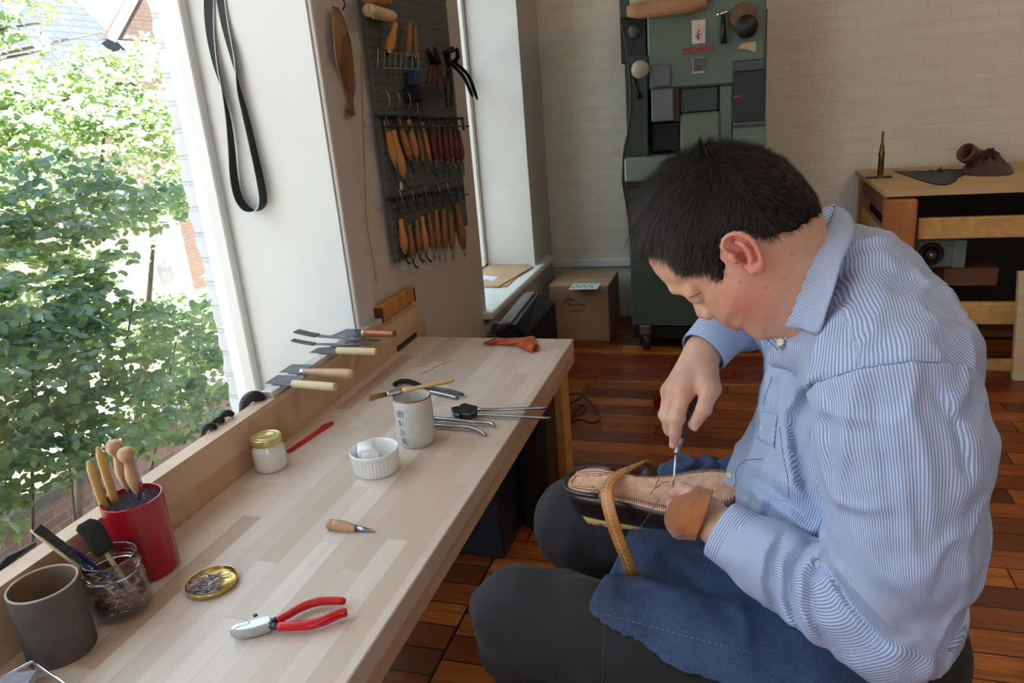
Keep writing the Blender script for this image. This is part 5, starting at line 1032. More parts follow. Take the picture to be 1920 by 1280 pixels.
def frame_chain(p, pts, soft=.012):
    """arc length and transported angle round a polyline, blended smoothly at the bends"""
    pts = [np.asarray(q, float) for q in pts]; D_, S_, X_, Y_ = [], [], [], []; s0 = 0; n = None
    for i in range(len(pts)-1):
        ab = pts[i+1]-pts[i]; L = np.linalg.norm(ab); t = ab/L
        if n is None: n = np.array([0, 0, 1.]) if abs(t[2]) < .9 else np.array([1., 0, 0])
        n = n-t*(n@t); n /= np.linalg.norm(n); b = np.cross(t, n); q = p-pts[i]; s = q@t; r = q-np.clip(s, 0, L)[:, None]*t
        d = np.linalg.norm(r, axis=1); A = np.arctan2(r@b, r@n); D_.append(d); X_.append(np.cos(A)); Y_.append(np.sin(A)); S_.append(s0+np.clip(s, 0 if i else -9, L if i < len(pts)-2 else 9)); s0 += L
    D_ = np.array(D_); w = np.exp(-(D_-D_.min(0))/soft); w /= w.sum(0)
    return (w*np.array(S_)).sum(0), np.arctan2((w*np.array(Y_)).sum(0), (w*np.array(X_)).sum(0))
from mathutils.bvhtree import BVHTree
# ============================================================ the shoemaker
PR = thing('person', 'seated person in striped blue shirt and denim apron bent over a shoe', 'person', (.13, 1.08, 0))
# ---- head frame: a sagittal plane seen almost in profile
r0 = ray(1370, 430); r0 /= np.linalg.norm(r0)
fimg = CM.T @ np.array([-.80, .60, 0]); fimg -= r0*(fimg@r0); fimg /= np.linalg.norm(fimg)
HS = -r0+fimg*.03; HS /= np.linalg.norm(HS)                      # towards the near (left) ear
HF = fimg-HS*(fimg@HS); HF /= np.linalg.norm(HF); HU = np.cross(HF, HS); HU = HU if HU[2] > 0 else -HU
HC = at(1370, 430, .945)
def hp(x, y):
    r = ray(x, y); t = ((HC-CPOS)@HS)/(r@HS); q = CPOS+r*t-HC; return np.array([q@HF, q@HU])
def hw(x, y, w): u, v = hp(x, y); return HC+HF*u+HU*v+HS*w
PROF = [(1210.6, 474), (1218, 492.6), (1229, 511), (1243.6, 526.7), (1258, 539), (1269, 545), (1281, 548.5), (1290, 553), (1296, 562), (1301, 575), (1305.5, 589), (1310, 595.5), (1317, 598), (1325, 597), (1333, 591.5), (1338, 595.5), (1346, 603), (1353, 608.5), (1362, 610.5), (1369, 608.5), (1373, 611), (1378, 616.5), (1386, 618.5), (1393, 617.5), (1399, 622), (1408, 630), (1419, 636), (1432, 638), (1446, 634), (1460, 637), (1500, 652), (1550, 662), (1590, 665),
        (1575, 640), (1562, 570), (1557, 500), (1552, 440), (1546, 408), (1536, 390), (1520, 362), (1492, 328), (1458, 301), (1412, 284), (1360, 279), (1310, 288), (1270, 310), (1240, 342), (1222, 384), (1213, 430)]
PP = np.array([hp(*q) for q in PROF])
def poly_sd(P, q):
    A = P; B = np.roll(P, -1, 0); d = np.full(len(q), 1e9); ins = np.zeros(len(q), bool)
    for a, b_ in zip(A, B):
        e = b_-a; w = q-a; t = np.clip((w@e)/(e@e), 0, 1); d = np.minimum(d, np.linalg.norm(w-t[:, None]*e, axis=1))
        c = ((a[1] > q[:, 1]) != (b_[1] > q[:, 1])); xx = a[0]+(q[:, 1]-a[1])*(b_[0]-a[0])/(b_[1]-a[1]+1e-12); ins ^= c & (q[:, 0] < xx)
    return np.where(ins, -d, d)
_g = .0012; _lo = PP.min(0)-.03; _n = np.ceil((PP.max(0)+.03-_lo)/_g).astype(int)+1
_X, _Y = np.meshgrid(_lo[0]+_g*np.arange(_n[0]), _lo[1]+_g*np.arange(_n[1]), indexing='ij'); _Q = np.stack([_X.ravel(), _Y.ravel()], 1)
_SD = poly_sd(PP, _Q).reshape(_n)
WC = [(1380, 330, .076, .072), (1400, 400, .078, .082), (1480, 390, .072, .07), (1330, 390, .074, .075), (1285, 430, .066, .06), (1235, 485, .050, .05), (1225, 420, .058, .055), (1340, 530, .060, .05), (1375, 560, .061, .048), (1270, 520, .048, .036), (1297, 560, .012, .016), (1303, 578, .012, .014), (1316, 592, .0125, .011), (1330, 584, .017, .012), (1316, 564, .020, .018), (1338, 586, .025, .020), (1335, 560, .041, .036), (1365, 585, .050, .042),
      (1350, 603, .027, .024), (1375, 606, .031, .024), (1392, 598, .043, .034), (1408, 620, .026, .022), (1425, 618, .032, .03), (1420, 590, .050, .042), (1400, 575, .056, .045), (1450, 550, .064, .05), (1400, 500, .072, .06), (1290, 490, .060, .045), (1500, 500, .056, .06), (1560, 520, .050, .05), (1500, 560, .052, .06), (1540, 600, .050, .05), (1540, 450, .052, .05), (1460, 610, .045, .045), (1440, 460, .070, .07)]
_wp = np.array([hp(a, b_) for a, b_, _, _ in WC]); _wv = np.array([(c, d) for _, _, c, d in WC])
_dk = lambda A, B: np.sqrt(((A[:, None, :]-B[None])**2).sum(2)+2.5e-5)       # smooth interpolation through the control widths
_Km = _dk(_wp, _wp); _nw = len(_wp); _Km = np.block([[_Km+np.eye(_nw)*-.0012, np.c_[np.ones(_nw), _wp]], [np.c_[np.ones(_nw), _wp].T, np.zeros((3, 3))]])
_cf = np.linalg.solve(_Km, np.r_[_wv, np.zeros((3, 2))]); _WR = np.clip(np.c_[_dk(_Q, _wp), np.ones(len(_Q)), _Q]@_cf, .008, .082)
_W = _WR[:, 0].reshape(_n); _R = _WR[:, 1].reshape(_n)
def _samp(T, uv):
    x = np.clip((uv-_lo)/_g, 0, np.array(_n)-1.001); i = x.astype(int); f = x-i; a, b_ = i[:, 0], i[:, 1]; s, t = f[:, 0], f[:, 1]
    return T[a, b_]*(1-s)*(1-t)+T[a+1, b_]*s*(1-t)+T[a, b_+1]*(1-s)*t+T[a+1, b_+1]*s*t
def head_uvw(p): q = p-HC; return np.stack([q@HF, q@HU], 1), q@HS
def head_base(p):
    uv, w = head_uvw(p); sd = _samp(_SD, uv); Wd = _samp(_W, uv); R = _samp(_R, uv)
    over = np.maximum(np.maximum(_lo-uv, uv-(_lo+_g*(_n-1))), 0).max(1)
    s = np.minimum(-sd/R, 1); return (np.sqrt(np.square(1-s)+np.square(w/Wd))-1)*np.minimum(R, Wd)+over
def surf_w(x, y):
    """half width of the bare head at a profile point"""
    uv = hp(x, y)[None]; s = min(float(-_samp(_SD, uv)[0]/_samp(_R, uv)[0]), 1); return float(_samp(_W, uv)[0])*math.sqrt(max(1-(1-s)**2, 0))
def ez(cx, cy): return (1150+cx/2.723, 230+cy/2.723)                 # ear and eye points read off an enlarged crop
EAR0 = [(600, 655, .004), (575, 640, .007), (560, 612, .009), (566, 580, .012), (590, 558, .015), (622, 547, .018), (655, 549, .020), (690, 562, .021), (720, 588, .021), (742, 622, .020), (757, 660, .018), (764, 700, .015), (758, 730, .012)]
EW = surf_w(*ez(640, 640))
def ep(cx, cy, w): return hw(*ez(650+(cx-650)*.90, 650+(cy-650)*.90), EW+w*.85)
EAR = EAR0
EP = [ep(*q) for q in EAR]
def ear(p):
    d = chain(p, EP, [.0020, .0022, .0024, .0025, .0026, .0027, .0028, .0029, .0029, .0029, .0031, .0040, .0048], .002)
    d = smin(d, chain(p, [ep(742, 722, .011), ep(725, 735, .009), ep(708, 728, .006)], [.0062, .0060, .0045], .003), .004)
    back = chain(p, [ep(660, 590, .010), ep(700, 640, .010), ep(715, 700, .008), ep(690, 715, .006)], [.0045, .0050, .005, .004], .003); d = smin(d, back, .003)
    d = smin(d, chain(p, [ep(630, 592, .013), ep(668, 606, .016), ep(698, 640, .017), ep(712, 680, .016), ep(706, 708, .012)], [.002, .0027, .003, .003, .0026], .002), .003)
    d = smin(d, chain(p, [ep(592, 655, .004), ep(612, 672, .007), ep(628, 690, .008)], [.004, .0046, .004], .002), .003)
    d = smin(d, chain(p, [ep(620, 560, .009), ep(680, 570, .011), ep(735, 640, .010), ep(750, 700, .008)], [.0035]*4, .003), .003)
    return d
earb = bounded(ear, EP, .012)
EYE = (1304.5, 549.5); ew = surf_w(*EYE)
BR = [hw(1262, 538, .012), hw(1280, 536, .030), hw(1300, 531, .040)]
def head(p):
    d = head_base(p)
    eb = hw(1303, 552, .029)
    d = smax(d, -ball(p, hw(1299, 553, .043), .0135), .009)
    d = smin(d, ball(p, hw(1309, 547.5, .0245), .0128), .004)
    d = smin(d, chain(p, [hw(1268, 541, .008), hw(1283, 540, .022), hw(1302, 533, .036)], [.006, .006, .005]), .012)
    d = smin(d, ball(p, hw(1328, 586, .0130), .0080), .0035)
    d = smin(d, chain(p, [hw(1366, 606, .002), hw(1371, 604.5, .012), hw(1378, 601, .020)], [.0045, .004, .002]), .004)
    d = smin(d, chain(p, [hw(1379, 613, .002), hw(1381, 609, .012), hw(1382, 604, .019)], [.005, .0042, .002]), .004)
    e = earb(p); d = smin(d, e, .003)
    d = smax(d, -ellip(p, hw(1331, 590.5, .0125), (.0022, .0016, .004), [HF, HU, HS]), .001)
    return smax(d, -ellip(p, ep(664, 676, .006), (.0045, .0085, .013), [HF, HU, HS]), .0025)
headb = bounded(head, [HC+HF*a+HU*b_+HS*c for a in (PP[:, 0].min(), PP[:, 0].max()) for b_ in (PP[:, 1].min(), PP[:, 1].max()) for c in (-.09, .10)], .01)

# ---- hands
def A3(L): return [np.array(at(*q)) for q in L]
RW = at(1318, 660, 1.165); RK = A3([(1282, 737, 1.128), (1264, 732, 1.145), (1256, 733, 1.168), (1254, 741, 1.19)])
RH = dict(index=(A3([(1282, 738, 1.126), (1271, 783, 1.112), (1266, 811, 1.120), (1264, 830, 1.128)]), [.0115, .0100, .0086, .0074]),
          middle=(A3([(1264, 733, 1.144), (1253, 783, 1.128), (1256, 806, 1.140), (1266, 818, 1.152)]), [.0116, .0098, .0086, .0076]),
          ring=(A3([(1256, 734, 1.168), (1247, 778, 1.152), (1253, 800, 1.165), (1266, 806, 1.176)]), [.0110, .0094, .0082, .0072]),
          little=(A3([(1256, 742, 1.19), (1251, 772, 1.18), (1259, 789, 1.19), (1271, 795, 1.198)]), [.0098, .0082, .0074, .0064]),
          thumb=(A3([(1322, 694, 1.140), (1331, 728, 1.112), (1320, 766, 1.100), (1301, 796, 1.108)]), [.0155, .0138, .0112, .0082]))
def rhand(p):
    d = rcone(p, at(1345, 622, 1.18), RW, .029, .0235)
    for k, r in zip(RK, (.0145, .015, .0145, .012)): d = smin(d, rcone(p, RW, k, .0215, r), .012)
    d = smin(d, rcone(p, RW, RH['thumb'][0][1], .019, .0145), .014)
    d = smin(d, rcone(p, RH['thumb'][0][0], RK[0], .014, .0105), .012)
    for n, (P, R) in RH.items():
        e = chain(p, P, R, .004); e = smin(e, ball(p, P[1], R[1]*1.03), .003); d = smin(d, e, .006 if n != 'thumb' else .009)
    for k, r in zip(RK, (.0113, .0118, .0112, .0095)): d = smin(d, ball(p, k+np.array([0, -.0035, .002]), r), .006)
    return d
LWr = at(1322, 968, 1.035)
LH = dict(thumb=(A3([(1312, 945, 1.045), (1296, 928, 1.070), (1280, 919, 1.095), (1266, 925, 1.112)]), [.0145, .0125, .0112, .0092]),
          index=(A3([(1280, 944, 1.115), (1262, 950, 1.155), (1266, 968, 1.180), (1284, 978, 1.190)]), [.0120, .0105, .0095, .008]),
          middle=(A3([(1280, 958, 1.100), (1262, 962, 1.140), (1266, 978, 1.165), (1282, 986, 1.175)]), [.0120, .0105, .0095, .008]),
          ring=(A3([(1284, 970, 1.088), (1268, 974, 1.125), (1272, 988, 1.150), (1286, 992, 1.160)]), [.0115, .010, .009, .0078]),
          little=(A3([(1292, 980, 1.075), (1276, 984, 1.108), (1280, 996, 1.130), (1292, 1000, 1.140)]), [.0100, .0088, .008, .007]))
def lhand(p):
    d = rcone(p, at(1385, 1015, .975), LWr, .031, .0262)
    for n, (P, R) in LH.items(): d = smin(d, rcone(p, LWr, P[0], .023, R[0]*1.1), .010)
    for n, (P, R) in LH.items(): d = smin(d, chain(p, P, R, .004), .006)
    return d
lh_pts = [q for P, R in LH.values() for q in P]+[at(1385, 1015, .975)]; rh_pts = [q for P, R in RH.values() for q in P]+[at(1345, 622, 1.18)]
rhb = bounded(rhand, rh_pts, .045); lhb = bounded(lhand, lh_pts, .045)

# ---- torso and limbs
SHL = np.array([.155, .868, .972]); SHR = np.array([.060, 1.225, .965])
ELB = at(1680, 1172, .87); ELR = at(1475, 560, 1.25)
HL = np.array([.15, .93, .445]); HR_ = np.array([.12, 1.22, .445])
KL = at(980, 1157, 1.25); KR = at(1088, 975, 1.45)
AL = np.array([KL[0]+.10, KL[1]+.03, .075]); AR = np.array([KR[0]+.12, KR[1]+.02, .075])
FW = np.array([-.978, -.21, 0]); LT = np.array([-.21, .978, 0])          # chest forward and lateral (to his right)
TZt = np.array([.36, .46, .55, .64, .70, .78, .88, .95, 1.01, 1.05, 1.08, 1.10])
TCx = np.array([.132, .136, .138, .140, .132, .150, .160, .160, .152, .142, .128, .120]); TCy = np.array([1.075, 1.075, 1.07, 1.065, 1.06, 1.055, 1.05, 1.045, 1.04, 1.035, 1.03, 1.028])
TA = np.array([.112, .117, .127, .146, .160, .140, .122, .100, .080, .072, .058, .050]); TB = np.array([.150, .155, .16, .165, .17, .18, .19, .188, .165, .122, .086, .062])
def tint(t, z): return np.interp(z, TZt, t)
def torso(p, grow=0.0):
    z = np.clip(p[:, 2], TZt[0], TZt[-1]); q = p-np.stack([tint(TCx, z), tint(TCy, z), z], 1)
    u = q@FW; v = q@LT; a = tint(TA, z)+grow; b_ = tint(TB, z)+grow; e = 2.3
    r = (np.abs(u/a)**e+np.abs(v/b_)**e)**(1/e); d = (r-1)*np.minimum(a, b_)*.9
    dz = np.maximum(TZt[0]-p[:, 2], p[:, 2]-TZt[-1]); return np.where(dz > 0, np.sqrt(np.maximum(d, 0)**2+dz**2), d)
ARM = [SHL, at(1692, 850, .835), at(1692, 1020, .845), ELB]
FOR = [ELB, at(1560, 1118, .905), at(1450, 1052, .955), at(1380, 1010, .985)]
ARR = [SHR, (SHR+ELR)/2+np.array([.02, .02, 0]), ELR, at(1400, 600, 1.21), at(1345, 632, 1.18)]
def body(p):
    d = smin(headb(p), rhb(p), .001); d = np.minimum(d, lhb(p))
    t = torso(p, -.022); t = smin(t, rcone(p, SHL, ELB, .050, .036), .03); t = smin(t, rcone(p, ELB, at(1385, 1015, .975), .036, .029), .01)
    t = smin(t, rcone(p, SHR, ELR, .050, .036), .03); t = smin(t, rcone(p, ELR, at(1345, 622, 1.18), .036, .029), .01)
    t = smin(t, rcone(p, np.array([.118, 1.03, 1.03]), at(1520, 520, .965), .050, .052), .02)
    return smin(d, t, .004)
def body_low(p):
    d = rcone(p, HL, KL, .085, .055); d = smin(d, rcone(p, KL, AL, .052, .036), .01); d = np.minimum(d, smin(rcone(p, HR_, KR, .085, .055), rcone(p, KR, AR, .052, .036), .01))
    return d
# skin: fine grid for head and hands, coarse inside the clothes; all one mesh
parts_ = []
bx_ = [(np.array(PP).min(), 0)]
hb = np.array([HC+HF*a+HU*b_+HS*c for a in (PP[:, 0].min(), .10) for b_ in (PP[:, 1].min(), PP[:, 1].max()) for c in (-.09, .10)])
FBOX = [((hb.min(0)-.005), (hb.max(0)+.005), .0021), (np.min(rh_pts, 0)-.04, np.max(rh_pts, 0)+.04, .0018), (np.min(lh_pts, 0)-.04, np.max(lh_pts, 0)+.04, .0020)]
def infine(p): 
    m = np.zeros(len(p), bool)
    for lo, hi, _ in FBOX: m |= ((p > lo+.004) & (p < hi-.004)).all(1)
    return m
Vs, Fs, n0 = [], [], 0
for lo, hi, h in FBOX:
    V, F = surf(body, lo, hi, h); V = snap(body, V, 1)
    ok = ((V > lo+.0035) & (V < hi-.0035)).all(1); F = F[ok[F].all(1)]; Vs.append(V); Fs.append(F+n0); n0 += len(V)
V, F = surf(lambda p: np.minimum(body(p), body_low(p)), (-.55, .70, .03), (.40, 1.42, 1.16), .009); ok = ~infine(V); F = F[ok[F].any(1)]; Vs.append(V); Fs.append(F+n0)
V = np.concatenate(Vs); F = np.concatenate(Fs); used = np.unique(F); rm = -np.ones(len(V), int); rm[used] = np.arange(len(used)); V = V[used]; F = rm[F]
def glow(c, r): return np.exp(-((V-c)**2).sum(1)/r**2)
uv_, w_ = head_uvw(V)
red = .9*glow(ep(640, 600, .012), .022)+.85*glow(ep(735, 690, .012), .022)+.75*glow(hw(1400, 570, .062), .030)+.35*glow(hw(1435, 520, .06), .02)+.45*glow(hw(1316, 592, 0), .012)+.4*glow(hw(1376, 606, .01), .012)
for k in RK: red += .35*glow(k, .016)
red += .5*glow(LH['thumb'][0][3], .02)+.3*glow(RH['index'][0][3], .014)
lip = .8*glow(hw(1373, 605, .010), .009)+.8*glow(hw(1381, 610, .010), .008)
moles = .6*sum(glow(hw(x, y, surf_w(x, y)), .0016) for x, y in ((1257, 519), (1389, 520), (1466, 516), (1434, 530), (1421, 558), (1480, 470))) 
skb = NB('skin'); a1 = skb.n('Attribute'); a1.attribute_name = 'red'; a2 = skb.n('Attribute'); a2.attribute_name = 'lip'; a3 = skb.n('Attribute'); a3.attribute_name = 'mole'
ns = skb.noise(skb.obj(), 90, 4, .6); big = skb.noise(skb.obj(), 22, 3)
c = skb.mix(skb.ramp(big, [(.35, (0, 0, 0)), (.7, (1, 1, 1))]), srgb(200, 154, 130), srgb(208, 164, 140)); c = skb.mix(skb.math('MULTIPLY', skb.ramp(ns, [(.45, (0, 0, 0)), (.75, (1, 1, 1))]), .35), c, srgb(184, 128, 104))
c = skb.mix(skb.math('MINIMUM', skb.math('MULTIPLY', a1.outputs['Fac'], .8), 1.0), c, srgb(196, 104, 88)); c = skb.mix(skb.math('MINIMUM', a2.outputs['Fac'], .8), c, srgb(176, 96, 90)); c = skb.mix(skb.math('MINIMUM', a3.outputs['Fac'], .8), c, srgb(96, 52, 40))
skb.set(Base_Color=c, Roughness=.48, Subsurface_Weight=.12, Subsurface_Radius=(.012, .005, .003), Subsurface_Scale=.5, Specular_IOR_Level=.4); skb.bump(ns, .18, .0012)
bodyo = qmesh('body', V, F, skb.mat, PR, dict(red=np.clip(red, 0, 1), lip=lip, mole=moles))
nail = pm('fingernail', srgb(222, 172, 156), None, 40, .25)
def nails(P, R, toward, nm):
    a, b_ = P[-2], P[-1]; ax = (b_-a)/np.linalg.norm(b_-a); t = np.array(toward)-ax*(np.array(toward)@ax); t /= np.linalg.norm(t); s = np.cross(ax, t); r = R[-1]; m = MB(); rings = []
    for k in range(6):
        u = -.4+1.15*k/5; rings.append([b_+ax*r*u+t*r*(math.cos(q)*1.02+.03)*(1 if k < 5 else .94)+s*r*math.sin(q)*.98*(.9 if k in (0, 5) else 1) for q in np.linspace(-.72, .72, 7)])
    m.loft(rings, False, False); m.build('fingernail', nail, PR, True)
nails(*RH['index'], -r0+np.array([-.6, 0, .1]), 0); nails(*RH['thumb'], -r0+np.array([.3, 0, -.6]), 0); nails(*LH['thumb'], np.array([0, -.25, 1.]), 0)

# ---- hair: dark cap with combed strands
HPOLY = [(1205, 478), (1216, 466), (1240, 464), (1258, 482), (1275, 507), (1303, 508), (1326, 504), (1347, 514), (1358, 517), (1367, 505), (1366, 488), (1356, 468), (1357, 446), (1375, 430), (1398, 428), (1424, 440), (1440, 442), (1462, 439), (1490, 430), (1517, 412), (1540, 398), (1560, 380), (1545, 340), (1500, 280), (1400, 230), (1300, 230), (1220, 290), (1190, 380), (1185, 450)]
HP2 = np.array([hp(*q) for q in HPOLY])
def hairf(p):
    uv, w = head_uvw(p); s = poly_sd(HP2, uv); th = .0055*np.clip(-s/.02, 0, 1)**1.3+.0001
    d = np.maximum(head_base(p)-th-.001*fbm(p, .012, 3), s-.0005); return d
V, F = surf(hairf, hb.min(0)-.02, hb.max(0)+.02, .0026); 
hm = NB('dark_brown_hair'); ha = hm.n('Attribute'); ha.attribute_name = 'tone'; hm.set(Base_Color=hm.ramp(ha.outputs['Fac'], [(0, srgb(26, 19, 17)), (.7, srgb(46, 34, 29)), (1, srgb(82, 66, 56))]), Roughness=.55, Specular_IOR_Level=.25)
capm = pm('hair_undercoat', srgb(28, 21, 18), srgb(20, 15, 13), 90, .95, 0, .3, 300, Specular_IOR_Level=.1); hair = qmesh('hair', V, F, capm, PR, dict(tone=np.full(len(V), .1)))
bv = BVHTree.FromPolygons(V.tolist(), F.tolist())
fcs = V[F]; cen = fcs.mean(1); nr = np.cross(fcs[:, 2]-fcs[:, 0], fcs[:, 3]-fcs[:, 1]); ar = np.linalg.norm(nr, axis=1); nr = nr/(ar[:, None]+1e-12)
gg = grad(head_base, cen, .002); gg /= np.linalg.norm(gg, axis=1)[:, None]+1e-9; outw = (nr*gg).sum(1) > .3
cen, nr, ar = cen[outw], gg[outw], ar[outw]; pick = rng.choice(len(cen), 38000, p=ar/ar.sum()); SV, SF, ST = [], [], []; q0 = 0; SDH = poly_sd(HP2, np.stack([(cen-HC)@HF, (cen-HC)@HU], 1))
crown = hp(1440, 300)
for i in pick:
    p = cen[i]+rng.normal(size=3)*.0012; n = nr[i]; uv = np.array([(p-HC)@HF, (p-HC)@HU]); w = float((p-HC)@HS)
    front = np.clip((uv[0]-.0)/.08, -1, 1); top = np.clip((uv[1]-.01)/.07, 0, 1)
    bk = np.clip((-.05-front)/.7, 0, 1); bk = bk*bk*(3-2*bk); flow = (HF+HU*(-.5*(1-top)-.2)+HS*(.3*np.sign(w)*(1-top)*(front > 0)))*(1-bk)+(-HU*1.0-HF*.45+HS*.2*np.sign(w))*bk
    flow = flow-n*(flow@n); flow /= np.linalg.norm(flow)+1e-9; flow = flow+rng.normal(size=3)*.16
    sd = float(SDH[i]); edge = np.clip(-sd/.012, 0, 1)
    L = (.016+.012*top+.010*max(front, 0)*top)*rng.uniform(.7, 1.25)*(.62 if front < -.5 else 1)*(.45+.55*edge); lift = (.16+.40*top+.1*max(front, 0))*(.4+.6*edge)
    cl = .5+.5*math.sin(uv[0]*260+uv[1]*90+w*180)
    a = p-n*.001; b_ = a+(flow*.8+n*lift*(.8+.5*cl))*L*.5; c = b_+(flow*1.0-n*.05-np.array([0, 0, .12]))*L*.6; wd = np.cross(flow, n); wd = wd/(np.linalg.norm(wd)+1e-9)*.00025
    SV += [a-wd, a+wd, b_-wd*.9, b_+wd*.9, c-wd*.15, c+wd*.15]; SF += [(q0, q0+1, q0+3, q0+2), (q0+2, q0+3, q0+5, q0+4)]; t = .2+.8*rng.random()**2; ST += [t*.5, t*.5, t*.8, t*.8, t, t]; q0 += 6
qmesh('strands', np.array(SV), np.array(SF), hm.mat, hair, dict(tone=ST)); 
# brow and lashes
m = MB(); 
for k in range(110):
    s = rng.random(); x = 1264+40*s; y = 541-9*s+rng.normal()*1.6; w = surf_w(x, y); w = min(w, .012+.032*s+.004); a = hw(x, y, w+.002)
    m.tube([a, a+HS*.002+HF*-.003+HU*(.001-.002*s)+rng.normal(size=3)*.0006], [.0004, .00015], 3)
m.build('eyebrow', hm.mat, PR)
bvb = BVHTree.FromPolygons(bodyo.data.vertices and [tuple(np.array(v.co)+origin_of(PR)) for v in bodyo.data.vertices], [tuple(p.vertices) for p in bodyo.data.polygons])
def cast(bvh, x, y, off=.0):
    r = ray(x, y); r = r/np.linalg.norm(r); h_ = bvh.ray_cast(Vector(CPOS), Vector(r))
    if h_[0] is None: return None
    return np.array(h_[0])-r*off
m = MB(); L = [cast(bvb, x, y, .0006) for x, y in ((1293, 557), (1297, 556), (1302, 553.5), (1308, 550.5), (1314, 547.5))]; L = [q for q in L if q is not None]
if len(L) > 2: m.tube(L, .0003, 5)
for q in L: 
    for _ in range(3): m.tube([q, q+HF*.0022-HU*.0026+rng.normal(size=3)*.0007], [.00018, .00006], 3)
m.build('eyelashes', hm.mat, PR)
# ============================================================ shirt
PER = .0034
sb = NB('blue_striped_oxford'); sa = sb.n('Attribute'); sa.attribute_name = 'stripe'
fr = sb.math('FRACT', sb.math('DIVIDE', sa.outputs['Fac'], PER)); tri = sb.math('ABSOLUTE', sb.math('SUBTRACT', fr, .5)); st_ = sb.ramp(tri, [(.13, (0, 0, 0)), (.37, (1, 1, 1))])
wv = sb.noise(sb.mapv(sb.obj(), (1, 1, 1)), 900, 2); lg = sb.noise(sb.obj(), 14, 3)
c = sb.mix(st_, srgb(114, 138, 186), srgb(204, 211, 226)); c = sb.mix(sb.math('MULTIPLY', wv, .22), c, srgb(176, 190, 214)); c = sb.mix(sb.math('MULTIPLY', lg, .12), c, srgb(150, 168, 200))
sb.set(Base_Color=c, Roughness=.85, Specular_IOR_Level=.2); sb.bump(wv, .12, .0006); M['shirt'] = sb.mat
M['seam'] = pm('blue_seam_thread', srgb(112, 132, 178), None, 60, .9)
def along(p, pts, k=0):
    S, A = frame_chain(p, pts); return S, A
# folds: each a soft ridge or groove along a short polyline
def fold(p, a, b_, w, amp):
    a = np.asarray(a); ab = np.asarray(b_)-a; t = ((p-a)@ab)/(ab@ab); tc = np.clip(t, 0, 1); d = np.linalg.norm(p-a-tc[:, None]*ab, axis=1)
    return amp*np.exp(-(d/w)**2)*np.clip(1.2-np.abs(tc-.5)*1.3, 0, 1)
def fold2(p, pix, w, amp):
    """ridge (or groove) of cloth under a drawn polyline, w in pixels"""
    q = (p-CPOS)@CM.T; x = 960+FPX*q[:, 0]/q[:, 2]; y = 640+FPX*q[:, 1]/q[:, 2]; L = [np.array(k, float) for k in pix]; best = np.full(len(p), 1e9); tt = np.zeros(len(p)); n = len(L)-1
    for i in range(n):
        e = L[i+1]-L[i]; wx, wy = x-L[i][0], y-L[i][1]; t = np.clip((wx*e[0]+wy*e[1])/(e@e), 0, 1); d = np.hypot(wx-t*e[0], wy-t*e[1]); m = d < best; best = np.where(m, d, best); tt = np.where(m, (i+t)/n, tt)
    return amp*np.exp(-(best/w)**2)*np.clip(np.sin(PI*np.clip(tt*.9+.05, 0, 1))*1.6, 0, 1)
def on_arm(x, y, d0): return at(x, y, d0)
def torso_cloth(p):
    d = torso(p)
    d = smin(d, rcone(p, SHL+np.array([0, .035, -.005]), SHL+np.array([-.004, -.004, -.02]), .078, .078), .05)
    d = smin(d, rcone(p, SHR+np.array([0, -.035, -.005]), SHR, .075, .074), .05)
    d = smin(d, rcone(p, np.array([.150, 1.0, 1.035]), SHL+np.array([.01, .02, .01]), .050, .070), .04)
    d = smin(d, rcone(p, at(1474, 662, .965), at(1560, 640, .90), .024, .036), .03)
    for q in TF2: d = d-fold2(p, *q)
    rg_ = np.abs(fbm(p@np.array([[1, 0, .35], [0, 1, 0], [-.2, 0, .38]]), .075, 14)); return d+.0035*fbm(p*np.array([1, 1, .45]), .085, 11)+.0008*fbm(p, .03, 12)+.0065*np.clip(rg_, 0, .6)
TF2 = [([(1545, 690), (1500, 725), (1468, 775), (1474, 850), (1496, 930)], 13, .007), ([(1560, 700), (1520, 745), (1492, 800), (1500, 880), (1530, 960)], 13, -.008), ([(1385, 905), (1440, 940), (1500, 985), (1550, 1010)], 9, .006), ([(1392, 880), (1460, 925), (1530, 985)], 8, -.006), ([(1420, 870), (1480, 910), (1545, 960)], 10, .006), ([(1360, 935), (1430, 975), (1490, 1005)], 7, -.005), ([(1452, 665), (1440, 720), (1425, 790)], 9, .004), ([(1800, 700), (1840, 760), (1862, 820)], 12, .005), ([(1770, 720), (1820, 790), (1850, 860)], 10, -.005)]
TF = [(at(1452, 660, .93), at(1420, 760, .95), .010, .004), (at(1535, 700, .90), at(1470, 800, .93), .016, .012), (at(1500, 760, .93), at(1500, 900, .93), .014, .008), (at(1440, 860, .97), at(1540, 990, .93), .013, .010), (at(1400, 880, .99), at(1500, 1010, .95), .010, .007),
      (at(1480, 700, .93), at(1445, 800, .95), .012, -.010), (at(1470, 860, .96), at(1545, 960, .93), .010, -.009), (at(1740, 700, .84), at(1850, 830, .88), .014, .008), (at(1760, 680, .84), at(1865, 780, .89), .010, -.006), (at(1600, 470, .92), at(1680, 520, .88), .02, .005)]
def slv(p): 
    d = chain(p, ARM, [.088, .081, .075, .062], .02); d = smin(d, chain(p, FOR, [.061, .054, .046, .040], .02), .022)
    return d
CRK = at(1548, 1038, .875)
